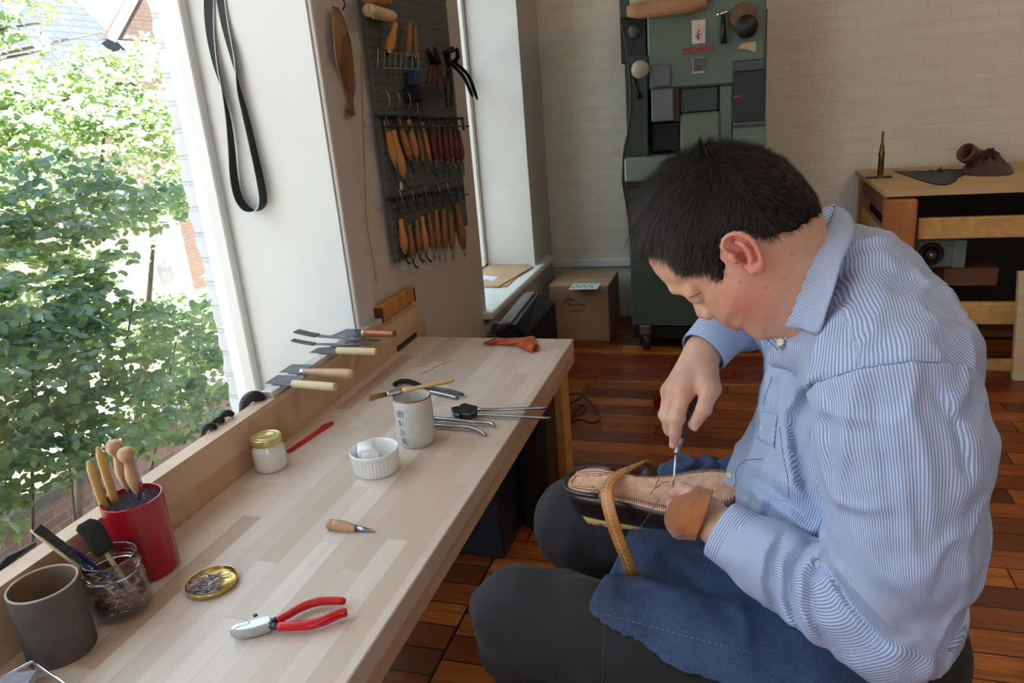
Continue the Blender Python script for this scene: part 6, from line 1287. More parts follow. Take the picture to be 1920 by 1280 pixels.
def sleeve_l(p):
    d = slv(p); S, A = frame_chain(p, FOR)
    r = np.linalg.norm(p-CRK, axis=1); wgt = np.exp(-(r/.10)**2)
    d = d-.0008*wgt*np.sin(2*PI*(r/.024)+.8*fbm(p, .06, 5))
    sS, sA = frame_chain(p, ARM); d = d-.004*np.sin(2*sA+9*sS)*np.clip(sS/.1, 0, 1)
    for q in SF2: d = d-fold2(p, *q)
    fp = np.stack([np.cos(sA)*.08, np.sin(sA)*.08, sS*.33], 1); return d+.0016*fbm(p, .06, 6)+.008*np.clip(np.abs(fbm(fp, .065, 9)), 0, .6)-.002
SF2 = [([(1452, 1003), (1432, 1040), (1424, 1095), (1436, 1130)], 7, .0055), ([(1470, 1000), (1446, 1050), (1442, 1110), (1456, 1150)], 6, -.006), ([(1500, 1005), (1466, 1050), (1462, 1120), (1480, 1175)], 7, .0065), ([(1520, 1018), (1484, 1062), (1480, 1130), (1505, 1195)], 6, -.0065), ([(1535, 1028), (1502, 1070), (1500, 1140), (1530, 1210)], 7, .0065), ([(1545, 1040), (1520, 1090), (1525, 1160), (1560, 1225)], 6, -.007), ([(1556, 1045), (1600, 1100), (1650, 1150), (1705, 1200)], 9, .007), ([(1550, 1060), (1590, 1125), (1640, 1185), (1680, 1220)], 7, -.007), ([(1600, 700), (1585, 800), (1570, 900), (1562, 1000)], 15, .005), ([(1640, 700), (1645, 800), (1670, 900), (1680, 1000)], 16, -.005), ([(1690, 700), (1720, 800), (1745, 900), (1750, 1020)], 16, .005), ([(1745, 720), (1790, 800), (1815, 900)], 12, -.006), ([(1540, 730), (1530, 800), (1545, 870)], 10, .003), ([(1560, 760), (1562, 850), (1560, 930)], 10, -.003), ([(1600, 1000), (1660, 1080), (1730, 1130)], 14, .004)]
SF_ = [(at(1640, 1030, .79), at(1720, 1150, .80), .011, .007), (at(1600, 1040, .81), at(1690, 1180, .82), .010, -.007), (at(1620, 770, .76), at(1690, 960, .765), .016, .006), (at(1560, 900, .79), at(1560, 1010, .82), .012, .006), (at(1740, 760, .79), at(1820, 930, .82), .014, .006), (at(1480, 1090, .9), at(1500, 1180, .9), .009, .008), (at(1440, 1060, .93), at(1470, 1160, .92), .008, -.006)]
def armstripe(V):
    S1, A1 = frame_chain(V, ARM+FOR[1:], .04); return A1*.077
# armhole: a plane across the shoulder keeps sleeve and body as separate pieces
AHN = np.array([.10, -.62, -.80]); AHN /= np.linalg.norm(AHN); AHC = np.mean([at(x, y, d) for x, y, d in ((1545, 705, .80), (1640, 680, .765), (1735, 690, .80))], 0)
SHT = None
V, F = surf(torso_cloth, (-.14, .78, .40), (.42, 1.42, 1.16), .0038)
def bstripe(V):
    z = np.clip(V[:, 2], .36, 1.10); q = V-np.stack([tint(TCx, z), tint(TCy, z), V[:, 2]], 1); phi = np.arctan2(q@LT, q@FW); st = phi*.165
    pan = ((V-at(1742, 640, .83))@np.array([.93, .05, .10]) > 0) & (V[:, 1] < 1.10)
    yk = (V[:, 1] < 1.0) & ~pan & (V[:, 2] > .90) & ((V-at(1577, 640, .85))@(-FW) > 0)
    return np.where(yk, V@(CM.T@np.array([.985, .17, 0])), np.where(pan, V@(CM.T@np.array([-.62, .78, 0])), st))
stp = bstripe(V)
shirt = qmesh('shirt', V, F, M['shirt'], PR, dict(stripe=stp))
bsh = BVHTree.FromPolygons(V.tolist(), F.tolist())
slo = np.min(ARM+FOR, 0)-.11; shi = np.max(ARM+FOR, 0)+.11
endn = FOR[-1]-FOR[-2]; endn /= np.linalg.norm(endn)
def slc(p): return smax(smax(sleeve_l(p), (p-FOR[-1])@endn-.004, .004), (p-AHC)@(-AHN)-.0, .006)
V, F = surf(slc, slo, shi, .0034); sle = qmesh('sleeve', V, F, M['shirt'], shirt, dict(stripe=armstripe(V))); bsl = BVHTree.FromPolygons(V.tolist(), F.tolist())
# right sleeve
FR_ = ARR
def slr(p): return smax(chain(p, ARR, [.080, .068, .054, .042, .038], .02)+.002*fbm(p, .05, 8), (p-ARR[-1])@((ARR[-1]-ARR[-2])/np.linalg.norm(ARR[-1]-ARR[-2]))-.001, .003)
V, F = surf(slr, np.min(ARR, 0)-.1, np.max(ARR, 0)+.1, .0042); qmesh('sleeve', V, F, M['shirt'], shirt, dict(stripe=frame_chain(V, ARR)[1]*.06))
def cuff(pts, rad, name='cuff', th=.0022, n=56, ax2=1.12, wob=0):
    """open tube of cloth with thickness"""
    V, F, St = [], [], []; pts = [np.asarray(q) for q in pts]; s = 0; k_ = len(pts); nn = None; rings = []
    for i, (c, r) in enumerate(zip(pts, rad)):
        t = pts[min(i+1, k_-1)]-pts[max(i-1, 0)]; t /= np.linalg.norm(t)
        if i: s += np.linalg.norm(pts[i]-pts[i-1])
        if nn is None: nn = np.array([0, 0, 1.])
        nn = nn-t*(nn@t); nn /= np.linalg.norm(nn); b_ = np.cross(t, nn)
        rings.append((c, r, nn.copy(), b_, s))
    seq = [(x, 0) for x in rings]+[(x, -th) for x in rings[::-1]]
    for (c, r, a, b_, s), o in seq:
        for j in range(n): q = 2*PI*j/n; rr = (r+o)*(1+wob*math.sin(3*q+1)); V.append(c+a*math.cos(q)*rr*ax2+b_*math.sin(q)*rr/ax2); St.append(s)
    m_ = len(seq)
    for i in range(m_):
        for j in range(n): F.append((i*n+j, i*n+(j+1) % n, ((i+1) % m_)*n+(j+1) % n, ((i+1) % m_)*n+j))
    return qmesh(name, np.array(V), np.array(F), M['shirt'], shirt, dict(stripe=St))
C0, C1 = at(1351, 992, .995), at(1414, 1034, .968); cc = [C1+(C0-C1)*k for k in (-.08, 0, .25, .5, .75, .97, 1.0)]
cuff(cc, [.0395, .0415, .0415, .041, .0402, .0395, .0388], ax2=1.05, wob=.012)
C0, C1 = at(1317, 662, 1.168), at(1347, 628, 1.185); D_ = at(1375, 600, 1.2); cc = [D_, C1+(D_-C1)*.4, C1, C1+(C0-C1)*.5, C0*.97+C1*.03, C0]
cuff(cc, [.0415, .0415, .0405, .0392, .0380, .0372], ax2=1.0, wob=.015)
# collar
NEAR = [((1434, 598, .955), (1440, 607, .955)), ((1446, 589, .935), (1460, 611, .930)), ((1461, 577, .915), (1484, 613, .900)), ((1480, 553, .898), (1508, 618, .878)), ((1493, 530, .892), (1529, 623, .862)), ((1506, 508, .889), (1541, 613, .855)), ((1518, 488, .889), (1550, 582, .850)), ((1528, 467, .892), (1562, 542, .850)), ((1539, 447, .900), (1575, 500, .857)), ((1549, 427, .912), (1588, 470, .870)), ((1557, 410, .928), (1597, 446, .892)), ((1563, 397, .948), (1600, 430, .918)), ((1566, 389, .970), (1602, 424, .950)),
        ((1563, 385, .995), (1600, 424, .985)), ((1553, 386, 1.015), (1590, 430, 1.015)), ((1530, 402, 1.035), (1560, 460, 1.045)), ((1500, 440, 1.045), (1530, 510, 1.06)), ((1470, 500, 1.045), (1500, 560, 1.06)), ((1440, 560, 1.02), (1470, 620, 1.03)), ((1424, 603, .975), (1440, 625, .985))]
rows_, Ss, Fc = [], [], []; n = 9; top = curve_pts([at(*a) for a, _ in NEAR], 5); bot = curve_pts([at(*b_) for _, b_ in NEAR], 5); cum = 0
CC = np.mean(top, 0); V = []; stv = []
for i, (a, b_) in enumerate(zip(top, bot)):
    if i: cum += np.linalg.norm((a+b_)/2-(top[i-1]+bot[i-1])/2)
    o = (a+b_)/2-CC; o /= np.linalg.norm(o)
    for side_ in (1, 0):
        for j in range(n):
            s = (j if side_ else n-1-j)/(n-1); V.append(a+(b_-a)*s+o*(.006*math.sin(PI*s)+(.0024 if side_ else 0)+.0015*math.sin(i*.4)*s)); stv.append(np.linalg.norm(b_-a)*s*.96-cum*.10)
k2 = 2*n
for i in range(len(top)-1):
    for j in range(k2): Fc.append((i*k2+j, i*k2+(j+1) % k2, (i+1)*k2+(j+1) % k2, (i+1)*k2+j))
col_ = qmesh('collar', np.array(V), np.array(Fc), M['shirt'], shirt, dict(stripe=stv)); bcl = BVHTree.FromPolygons([tuple(q) for q in V], Fc)
# collar stand: an inner band below the fold
m = []; st2 = []; Fb = []
rt = [a+(CC-a)/np.linalg.norm(CC-a)*.003 for a in top]; rb_ = [a+(b_-a)*.75+(CC-a)/np.linalg.norm(CC-a)*.010 for a, b_ in zip(top, bot)]
for i, (a, b_) in enumerate(zip(rt, rb_)):
    for s in (0, .5, 1): m.append(a+(b_-a)*s); st2.append(s*.03)
for i in range(len(rt)-1):
    for j in (0, 1): Fb.append((i*3+j, i*3+j+1, (i+1)*3+j+1, (i+1)*3+j))
o = qmesh('collar_stand', np.array(m), np.array(Fb), M['shirt'], shirt, dict(stripe=st2)); md = o.modifiers.new('thick', 'SOLIDIFY'); md.thickness = .002
# front end of the collar stand, with its button
V = [at(*q) for q in ((1419, 606, .965), (1440, 600, .95), (1462, 606, .935), (1482, 612, .918), (1476, 650, .925), (1460, 656, .935), (1444, 642, .948), (1432, 622, .958))]
nn = np.cross(V[2]-V[0], V[5]-V[0]); nn /= np.linalg.norm(nn); nn *= np.sign(nn@(CPOS-V[0])); V2 = [v+nn*.003 for v in V]
o = qmesh('collar_tab', np.array(V+V2), np.array([(0, 1, 6, 7), (1, 2, 5, 6), (2, 3, 4, 5), (15, 14, 9, 8), (14, 13, 10, 9), (13, 12, 11, 10)]+[(i, (i+1) % 8, 8+(i+1) % 8, 8+i) for i in range(8)]), M['shirt'], shirt, dict(stripe=[(v@(CM.T@np.array([.85, -.5, 0]))) for v in V+V2])); btb = BVHTree.FromPolygons([tuple(v) for v in V+V2], [(8, 9, 14, 15), (9, 10, 13, 14), (10, 11, 12, 13)])
# seams, pocket, placket and pearl buttons follow the cloth
def seam(pix, bv_, r=.0006, off=.0001, name='seam', mat=None):
    P = []; L = [np.array(q, float) for q in pix]
    for a, b_ in zip(L[:-1], L[1:]):
        for k in range(6):
            x, y = a+(b_-a)*k/6; h_ = None
            for v_ in (bv_ if isinstance(bv_, list) else [bv_]):
                c_ = cast(v_, x, y, off)
                if c_ is not None and (h_ is None or np.linalg.norm(c_-CPOS) < np.linalg.norm(h_-CPOS)): h_ = c_
            if h_ is not None and (not P or np.linalg.norm(h_-P[-1]) < .05): P.append(h_)
    if len(P) > 2: return MB().tube(P, r, 5).build(name, mat or M['seam'], shirt, True)
ALLB = [bsh, bsl]
seam([(1448, 706), (1436, 740), (1431, 762)], ALLB, .0008); seam([(1462, 800), (1468, 850), (1478, 900), (1479, 938)], ALLB, .0008); seam([(1462, 938), (1478, 939)], ALLB, .0005)
seam([(1431, 860), (1400, 862), (1384, 874), (1379, 888), (1381, 905), (1372, 920), (1357, 933)], ALLB, .0009)
seam([(1448, 640), (1428, 700), (1412, 780), (1385, 830)], ALLB, .0004)

def iso_seam(fn, ys, xr, r=.0009, bv_=None, swap=False, mat=None):
    P = []
    for y in ys:
        best = None
        for x in np.linspace(xr[0], xr[1], 70):
            c_ = cast(bv_ or bsh, *((y, x) if swap else (x, y)), .0005)
            if c_ is None: continue
            v = abs(fn(c_))
            if best is None or v < best[0]: best = (v, c_)
        if best and best[0] < .003 and (not P or np.linalg.norm(best[1]-P[-1]) < .03): P.append(best[1])
    for _ in range(2): P = [P[0]]+[(P[k-1]+P[k]*2+P[k+1])/4 for k in range(1, len(P)-1)]+[P[-1]] if len(P) > 3 else P
    if len(P) > 3: MB().tube(P, r, 6).build('seam', mat or pm('felled_seam', srgb(160, 174, 206), srgb(140, 156, 194), 200, .9), shirt, True)
iso_seam(lambda q: (q-at(1577, 640, .85))@(-FW), np.linspace(480, 700, 30), (1500, 1640)); iso_seam(lambda q: (q-at(1742, 640, .83))@np.array([.93, .05, .10]), np.linspace(540, 730, 26), (1660, 1810))
iso_seam(lambda q: (q-AHC)@AHN, np.linspace(1535, 1760, 40), (640, 800), .0007, bsl, True, M['seam'])
# flap of the chest pocket with its button
def patch(pix, bv_, lift, name, sdir):
    """small piece of cloth laid over the shirt inside a pixel outline"""
    n_ = 10; a, b_, c_, d_ = [np.array(q, float) for q in pix]; G = []; ok = True
    for i in range(n_+1):
        for j in range(n_+1):
            s, t = i/n_, j/n_; x, y = (a*(1-s)+b_*s)*(1-t)+(d_*(1-s)+c_*s)*t; h_ = [cast(v_, x, y, lift) for v_ in bv_]; h_ = [q for q in h_ if q is not None]
            if not h_: return None
            G.append(min(h_, key=lambda q: np.linalg.norm(q-CPOS)))
    G = np.array(G); F = [(i*(n_+1)+j, (i+1)*(n_+1)+j, (i+1)*(n_+1)+j+1, i*(n_+1)+j+1) for i in range(n_) for j in range(n_)]
    o = qmesh(name, G, np.array(F), M['shirt'], shirt, dict(stripe=bstripe(G))); md = o.modifiers.new('thick', 'SOLIDIFY'); md.thickness = .0018; return o
patch([(1425, 770), (1458, 776), (1451, 840), (1423, 822)], ALLB, .003, 'pocket_flap', (1, .3, 0)); patch([(1378, 838), (1424, 838), (1376, 910), (1345, 900)], ALLB, .0025, 'placket_flap', (.2, 1, 0))
pearl = pm('pearl_button', srgb(222, 214, 190), srgb(190, 180, 150), 120, .15, 0)
def button(x, y, bv_, r=.0052):
    h_ = [cast(v_, x, y, .002) for v_ in bv_]; h_ = [q for q in h_ if q is not None]
    if not h_: return
    c_ = min(h_, key=lambda q: np.linalg.norm(q-CPOS)); ax = (CPOS-c_)+np.array([-.5, 0, .1]); MB().lathe([(.0001, -.001), (r*.92, -.001), (r, .0006), (r*.9, .0016), (r*.6, .0012), (.0001, .0014)], c_, 20, False, ax).build('button', pearl, shirt, True)
button(1463.5, 641, [btb, bsh]); button(1431.5, 803, ALLB); button(1367, 891, ALLB)

# ============================================================ trousers, apron
bt = NB('black_twill'); n1 = bt.noise(bt.obj(), 500, 2); n2 = bt.noise(bt.obj(), 9, 4); bt.set(Base_Color=bt.ramp(n2, [(.3, srgb(24, 21, 22)), (.7, srgb(34, 30, 32))]), Roughness=.9, Sheen_Weight=.05); bt.bump(n1, .2, .0008)
def leg(p, h_, k, a, sd):
    d = rcone(p, h_, k, .105, .084); d = smin(d, rcone(p, k+(0, 0, -.012), a, .080, .068), .03)
    kf = np.linalg.norm(p-(k+np.array([.07, 0, -.09])), axis=1); d = d-.005*np.exp(-(kf/.13)**2)*np.sin(kf/.016+2*fbm(p, .08, sd))
    return d+.0035*fbm(p, .09, sd+1)
def trouser(p):
    d = smin(leg(p, HL, KL, AL, 21), leg(p, HR_, KR, AR, 22), .03); d = smin(d, ellip(p, (.16, 1.075, .46), (.17, .20, .11)), .05); return smax(d, .10-p[:, 2], .004)
V, F = surf(trouser, (-.55, .72, .08), (.42, 1.48, .66), .0062); qmesh('trousers', V, F, bt.mat, PR)
dn = NB('indigo_denim'); d1 = dn.noise(dn.mapv(dn.obj(), (1, 1, 1)), 420, 3, .7); d2 = dn.noise(dn.obj(), 10, 5, .65)
c = dn.mix(dn.ramp(d2, [(.3, (0, 0, 0)), (.72, (1, 1, 1))]), srgb(26, 36, 58), srgb(56, 76, 108)); c = dn.mix(dn.math('MULTIPLY', dn.ramp(d1, [(.45, (0, 0, 0)), (.7, (1, 1, 1))]), .4), c, srgb(88, 108, 144)); dn.set(Base_Color=c, Roughness=.9); dn.bump(d1, .3, .001)
h1, h2 = at(1112, 1052, 1.19), at(1086, 1130, 1.17)
def apron(p):
    a = rcone(p, HL+(0, 0, .0), KL, .114, .094)+.0035*fbm(p, .10, 31); b_ = rcone(p, HR_, KR, .112, .095)-.007*np.sin(((p-KR)@np.array([.3, .2, 1.]))/.016+3*fbm(p, .07, 33))*np.exp(-(np.linalg.norm(p-at(1290, 895, 1.42), axis=1)/.13)**2)
    mid = rcone(p, (HL+HR_)/2+(0, 0, .045), (KL*.42+KR*.58)+(.10, 0, -.01), .10, .055); d = smin(smin(a, b_, .03), mid+.004*fbm(p, .06, 35), .05)
    t = np.clip((p[:, 1]-KL[1])/(KR[1]-KL[1]), -.3, 1.2); hem = (h1[0]+.0)+.07*np.clip(t, 0, 1)*0+.035*t
    for q in AF2: d = d-fold2(p, *q)
    d = smax(d, (hem-.012*np.sin(p[:, 2]*30))-p[:, 0], .004); low = (.556+.008*np.sin(p[:, 0]*14))-(p[:, 0]-h1[0])*.20; d = smax(d, np.where(p[:, 1] < 1.06, low, .46)-p[:, 2], .004)
    d = smin(d, chain(p, [at(1228, 905, 1.46), at(1290, 890, 1.45), at(1372, 895, 1.42)], [.026, .034, .036], .01)-.006*np.sin(p[:, 0]/.011+4*fbm(p, .08, 37)), .02)
    return d
AF2 = [([(1290, 1010), (1350, 1040), (1420, 1110), (1500, 1190)], 12, .007), ([(1310, 1000), (1390, 1050), (1460, 1130), (1540, 1200)], 11, -.009), ([(1190, 1060), (1230, 1090), (1300, 1110), (1340, 1160)], 16, .004), ([(1240, 1040), (1290, 1080), (1330, 1120)], 12, -.004), ([(1140, 1060), (1150, 1110), (1140, 1150)], 14, .003), ([(1380, 1120), (1400, 1170), (1400, 1210)], 12, .004)]
AF = [(at(1300, 1010, 1.10), at(1420, 1110, 1.02), .014, .010), (at(1250, 1040, 1.12), at(1330, 1150, 1.06), .014, -.006), (at(1330, 1010, 1.08), at(1470, 1160, 1.0), .012, -.010), (at(1400, 1100, 1.02), at(1520, 1190, .98), .016, .010), (at(1180, 1060, 1.17), at(1190, 1150, 1.12), .012, .004)]
V, F = surf(apron, (-.50, .72, .36), (.34, 1.46, .70), .0046); ap_ = qmesh('apron', V, F, dn.mat, PR); bap = BVHTree.FromPolygons(V.tolist(), F.tolist())
# ochre hem stitching
ot = pm('ochre_thread', srgb(150, 132, 96), None, 30, .8)
m = MB()
for pts in ([(1120, 1062), (1108, 1090), (1094, 1138)], [(1098, 1143), (1180, 1163), (1300, 1196), (1420, 1226)]):
    L = [np.array(q, float) for q in pts]; P = []
    for a, b_ in zip(L[:-1], L[1:]): 
        for k in range(22): 
            q = cast(bap, *(a+(b_-a)*k/22), .0008)
            if q is not None: P.append(q)
    for k in range(0, len(P)-1, 2):
        if np.linalg.norm(P[k+1]-P[k]) < .02: m.tube([P[k], P[k+1]], .0005, 4)
m.build('hem_stitching', ot, ap_)
# boots, mostly below the frame
for k, a in ((KL, AL), (KR, AR)):
    def boot(p, a=a): d = smin(rcone(p, a+(0, 0, .06), a+(0, 0, -.02), .052, .045), rcone(p, a+(-.01, 0, -.035), a+(-.17, -.02, -.042), .042, .034), .03); return smax(d, .002-p[:, 2], .002)
    V, F = surf(boot, a-np.array([.26, .12, .08]), a+np.array([.1, .1, .14]), .006); qmesh('boot', V, F, M['blackplastic'], PR)
# low stool he sits on
t = thing('stool', 'low wooden stool under the seated person', 'stool', (.17, 1.075, 0))
LM().lathe([(.0001, .33), (.16, .33), (.17, .335), (.17, .36), (.16, .365), (.0001, .365)], n=40).build('seat', M['pine'], t, True, auto=.6)
for i in range(4):
    a = PI/4+i*PI/2; LM().tube([(.11*math.cos(a), .11*math.sin(a), .33), (.16*math.cos(a), .16*math.sin(a), 0)], .016, 10).build('leg', M['pine'], t, True)
# ============================================================ suede guard on the left hand
su = NB('rust_suede'); n = su.noise(su.obj(), 120, 4, .7); n2 = su.noise(su.obj(), 25, 3); su.set(Base_Color=su.mix(su.math('MULTIPLY', n, .6), su.ramp(n2, [(.3, srgb(150, 80, 26)), (.7, srgb(184, 104, 38))]), srgb(110, 56, 20)), Roughness=.9, Sheen_Weight=.2); su.bump(n, .5, .0015)
G = [((1321, 965, 1.028), 50, .047), ((1306, 963, 1.044), 51, .047), ((1290, 961, 1.060), 52, .048), ((1278, 961, 1.075), 48, .048), ((1266, 959, 1.090), 38, .045), ((1256, 957, 1.105), 27, .038), ((1250, 956, 1.115), 14, .024)]
V = []; F = []; n = 72
upv = CM.T @ np.array([.34, -.94, 0]); seq = []; Gc = curve_pts([(*q, h_, d_*1000) for q, h_, d_ in G], 5)
for g in Gc: seq.append((at(*g[:3]), g[3]*g[2]/FPX, g[4]/1000, 0))
for g in Gc[::-1]: seq.append((at(*g[:3]), g[3]*g[2]/FPX, g[4]/1000, -.0026))
fwd_ = ray(1290, 960); fwd_ /= np.linalg.norm(fwd_); u_ = upv-fwd_*(upv@fwd_); u_ /= np.linalg.norm(u_)
for c, h_, dp, o in seq:
    i_ = c@np.array([1, .4, 0])*90
    for j in range(n):
        a = 2*PI*j/n; w = 1+.03*math.sin(3*a+i_)+.022*math.sin(5*a-i_*1.7)+.012*math.sin(9*a+i_*2.6); V.append(c+u_*math.cos(a)*(h_+o)*w-fwd_*math.sin(a)*(dp+o)*w)
k = len(seq)
for i in range(k):
    for j in range(n): F.append((i*n+j, i*n+(j+1) % n, ((i+1) % k)*n+(j+1) % n, ((i+1) % k)*n+j))
hg = qmesh('hand_guard', np.array(V), np.array(F), su.mat, PR)

# ============================================================ the shoe, sole up, on his knee
SH = at(1064, 903, 1.285); ST_ = at(1398, 922, 1.115)
sx = ST_-SH; SL = np.linalg.norm(sx); sx /= SL; sz = np.array([.0, -.22, 1.]); sz -= sx*(sz@sx); sz /= np.linalg.norm(sz); sy = np.cross(sz, sx)
def sp(x, y, z): return SH+sx*x*SL+sy*y+sz*z
XT = [0, .015, .05, .10, .18, .28, .38, .48, .58, .68, .78, .86, .93, .98, 1.0]
HWt = [.004, .016, .026, .0315, .0335, .031, .030, .034, .042, .049, .050, .046, .035, .018, .004]
DPt = [.058, .062, .066, .068, .070, .071, .070, .066, .060, .052, .043, .036, .029, .024, .020]
CYt = [0, 0, 0, 0, 0, -.001, -.002, -.002, 0, .002, .003, .003, .002, .001, 0]
ZTt = [.002, .002, .002, .002, .001, -.002, -.006, -.009, -.010, -.009, -.006, -.003, .001, .004, .005]
def sect(x): return [float(np.interp(x, XT, T)) for T in (HWt, DPt, CYt, ZTt)]
sho = thing('shoe_in_progress', 'unfinished dark brown leather shoe held sole up with stitched pink insole', 'shoe', (SH+ST_)/2)
xs_ = sorted(set([round(v, 4) for v in np.concatenate([np.linspace(0, .10, 9), np.linspace(.1, .9, 26), np.linspace(.9, 1, 9)])]))
m = MB(); rings = []
for x in xs_:
    h_, dp, cy, zt = sect(x); R = []; N = 28
    for j in range(N+1):
        a = PI*j/N; ca, sa_ = math.cos(a), math.sin(a); bulge = 1.0+.13*math.sin(a*1)*0; wy = h_*(1.10 if x < .3 else 1.06)*(math.copysign(abs(ca)**.55, ca))
        zz = -dp*(abs(sa_)**.62); wy *= (1-.30*(abs(zz)/dp)**2.2) if dp > 0 else 1
        R.append(sp(x, cy+wy, zt+zz-.001))
    R.append(sp(x, cy-h_*.6, zt-.001)); R.append(sp(x, cy+h_*.6, zt-.001)); rings.append(R)
m.loft(rings); lea = pm('black_brown_leather', srgb(46, 34, 30), srgb(30, 23, 22), 14, .28, 0, .12, 60); m.build('upper', lea, sho, True)
pk = NB('veg_tanned_leather'); n = pk.noise(pk.obj(), 70, 4, .6); n2 = pk.noise(pk.obj(), 300, 2); pk.set(Base_Color=pk.ramp(n, [(.3, srgb(186, 140, 112)), (.7, srgb(216, 172, 144))]), Roughness=.7); pk.bump(n2, .35, .0012)
m = MB(); rings = []
for x in xs_:
    h_, dp, cy, zt = sect(x); e = .0 if 0 < x < 1 else .5; r_ = .88
    R = [sp(x, cy+h_*1.04, zt-.001), sp(x, cy+h_*1.04, zt+.003), sp(x, cy+h_*.94, zt+.0052), sp(x, cy+h_*.84, zt+.0048), sp(x, cy+h_*.80, zt+.0022), sp(x, cy, zt+.0030), sp(x, cy-h_*.80, zt+.0022), sp(x, cy-h_*.84, zt+.0048), sp(x, cy-h_*.94, zt+.0052), sp(x, cy-h_*1.04, zt+.003), sp(x, cy-h_*1.04, zt-.001)]
    rings.append(R)
m.loft(rings); m.build('insole', pk.mat, sho, True)
# black rand round the heel and the carved heel seat
m = MB(); H_ = [sp(x, sect(x)[2]+s*sect(x)[0]*1.06, sect(x)[3]+.004) for s, xx in ((-1, np.linspace(.24, .0, 14)), (1, np.linspace(0, .24, 14))) for x in xx]; m.tube(H_, .0042, 8); m.build('heel_rand', lea, sho, True)
m = MB()
for f_, x1 in ((.80, .22), (.62, .20), (.46, .17)):
    P = [sp(.02+x, s*sect(.02+x)[0]*f_, sect(x)[3]+.0042) for s, xx in ((-1, np.linspace(x1, .02, 12)), (1, np.linspace(.02, x1, 12))) for x in xx]; m.tube(P, .0016, 6)
for k in range(22): q = random.uniform(0, 6.28); r_ = random.random()**.5; a = sp(.10+.055*r_*math.cos(q), .013*r_*math.sin(q), .0042); m.tube([a, a+sx*random.uniform(-.005, .005)+sy*random.uniform(-.003, .003)+sz*.0006], .0008, 4)
m.build('heel_seat_carving', pk.mat, sho, True)
for s in (-1, 1):
    m = MB()
    for k in range(64):                                   # whipped stitches round the edge
        x = .20+.76*k/63; h_, dp, cy, zt = sect(x); a = sp(x, cy+s*h_*.82, zt+.005); b_ = sp(x+.008, cy+s*h_*1.03, zt+.0035); m.tube([a, (a+b_)/2+sz*.0016, b_], .0007, 4)
    m.build('edge_stitching', M['darkwood'], sho)
m = MB(); th = [(sp(.54, -.01, .004), sp(.57, .035, .018)), (sp(.56, .0, .004), sp(.545, -.03, .010)), (sp(.60, .01, .004), sp(.57, -.02, .016)), (sp(.33, .028, .004), sp(.35, .05, .012)), (sp(.42, .03, .004), sp(.40, .045, .014))]
for a, b_ in th: m.tube([a, (a+b_)/2+sz*.003, b_], .0005, 4)
m.build('loose_threads', M['blackplastic'], sho)
# pale last showing below the heel
m = MB(); rings = []
for x, wd, zz0, zz1 in ((.045, .012, -.060, -.070), (.08, .020, -.060, -.076), (.2, .022, -.062, -.079), (.32, .021, -.062, -.080), (.42, .018, -.060, -.078), (.50, .010, -.055, -.066)): rings.append([sp(x, wd, zz0), sp(x, wd*.96, zz1+.004), sp(x, wd*.8, zz1), sp(x, -wd*.8, zz1), sp(x, -wd*.96, zz1+.004), sp(x, -wd, zz0)])
m.loft(rings); m.build('last', pm('pale_wooden_last', srgb(190, 162, 108), srgb(170, 140, 90), 6, .5), sho, True)
no = word_mesh('size_number', '181', .011, 0, M['blackplastic'], sho)
zx = np.array(sz); Pn = sp(.14, -.0222, -.0755); Mx = Matrix(((sx[0], sz[0], -sy[0], 0), (sx[1], sz[1], -sy[1], 0), (sx[2], sz[2], -sy[2], 0), (0, 0, 0, 1))); no.matrix_local = Matrix.Translation(Vector(Pn-(SH+ST_)/2)) @ Mx

# stirrup strap over the shoe
sl = pm('tan_strap_leather', srgb(196, 134, 66), srgb(172, 110, 48), 16, .4, 0, .15, 80)
BP = [(1224, 890, 1.335), (1214, 869, 1.315), (1196, 873, 1.300), (1176, 880, 1.278), (1157, 891, 1.248), (1144, 905, 1.215), (1138, 922, 1.190), (1140, 945, 1.178), (1147, 972, 1.175), (1156, 1000, 1.180), (1166, 1026, 1.190), (1177, 1052, 1.21), (1188, 1085, 1.24)]
P = curve_pts([at(*q) for q in BP], 6); wdir = []; ups = []; mid = sp(.27, 0, -.03)
for k, p in enumerate(P):
    t_ = P[min(k+1, len(P)-1)]-P[max(k-1, 0)]; t_ /= np.linalg.norm(t_); o = p-mid; o -= sx*(o@sx)*.8; o -= t_*(o@t_); o /= np.linalg.norm(o); w = np.cross(t_, o); wdir.append(w*.0112); ups.append(o)
strp = thing('stirrup_strap', 'tan leather stirrup strap with white zigzag stitching looped over the shoe', 'strap', P[20])
m = MB(); rings = []
for p, w, u in zip(P, wdir, ups): rings.append([p+w*math.copysign(abs(math.cos(a))**.7, math.cos(a))+u*.0035*math.copysign(abs(math.sin(a))**.7, math.sin(a)) for a in (2*PI*j/14 for j in range(14))])
m.loft(rings); m.build('strap', sl, strp, True)
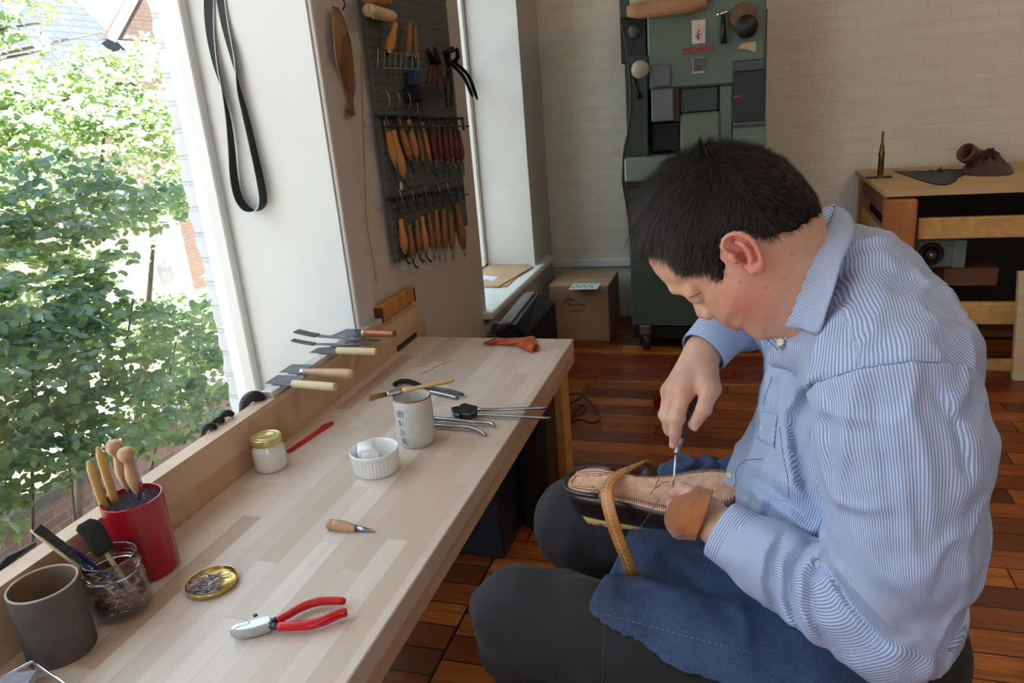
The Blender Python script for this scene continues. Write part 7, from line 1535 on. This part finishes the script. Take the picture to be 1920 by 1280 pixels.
m = MB()
for k in range(1, len(P)-1):
    if k % 2: a = P[k]+ups[k]*.0040+wdir[k]*.18; b_ = P[k+1]+ups[k+1]*.0040-wdir[k+1]*.12; m.tube([a, b_], .0007, 4)
    if k % 2 == 0: a = P[k]+ups[k]*.0040-wdir[k]*.12; b_ = P[k]+(P[k+1]-P[k])*.9+ups[k+1]*.0038+wdir[k+1]*.18; m.tube([a, b_], .0004, 4)
m.build('stitching', pm('white_thread', srgb(226, 216, 196), None, 30, .7), strp)

# awl in the right hand
a0_, a1_ = at(1262, 914, 1.142), at(1268, 849, 1.140); ax = a1_-a0_; Lx = np.linalg.norm(ax); ax /= Lx
aw = thing('sewing_awl', 'steel shafted awl held in the right hand, its point in the insole', 'awl', a0_)
MB().tube([a0_, a0_+ax*Lx*.25, a1_], [.0009, .0016, .0019], 12).build('shaft', M['chrome'], aw, True)
a2_ = at(1277, 818, 1.136); d_ = a2_-a1_; L2 = np.linalg.norm(d_); MB().lathe([(.0001, -.004), (.0022, -.003), (.0046, -.001), (.0050, .002), (.0042, .005), (.0044, .010), (.0050, L2*.6), (.0052, L2), (.0001, L2)], a1_, 24, False, d_).build('ferrule', M['steel'], aw, True)
d_ /= L2; MB().lathe([(.0001, 0), (.0050, 0), (.0070, .02), (.0090, .045), (.0100, .06), (.008, .072), (.0001, .076)], a2_, 24, False, at(1300, 740, 1.155)-a2_).build('handle', M['darkwood'], aw, True)  # handle darkened to paint the shaded gap between thumb and fingers
# sewing thread hanging from the shoe over the knee
P = [at(*q) for q in ((1236, 935, 1.13), (1212, 972, 1.13), (1190, 1005, 1.14), (1165, 1042, 1.14), (1150, 1080, 1.10), (1140, 1125, 1.08), (1133, 1180, 1.07), (1130, 1240, 1.07), (1128, 1300, 1.07))]
th_ = MB().tube(curve_pts(P, 6), .0006, 5).build('sewing_thread', pm('waxed_brown_thread', srgb(74, 62, 52), None, 30, .6)); tag(th_, 'dark waxed sewing thread trailing from the shoe over the denim apron', 'thread')
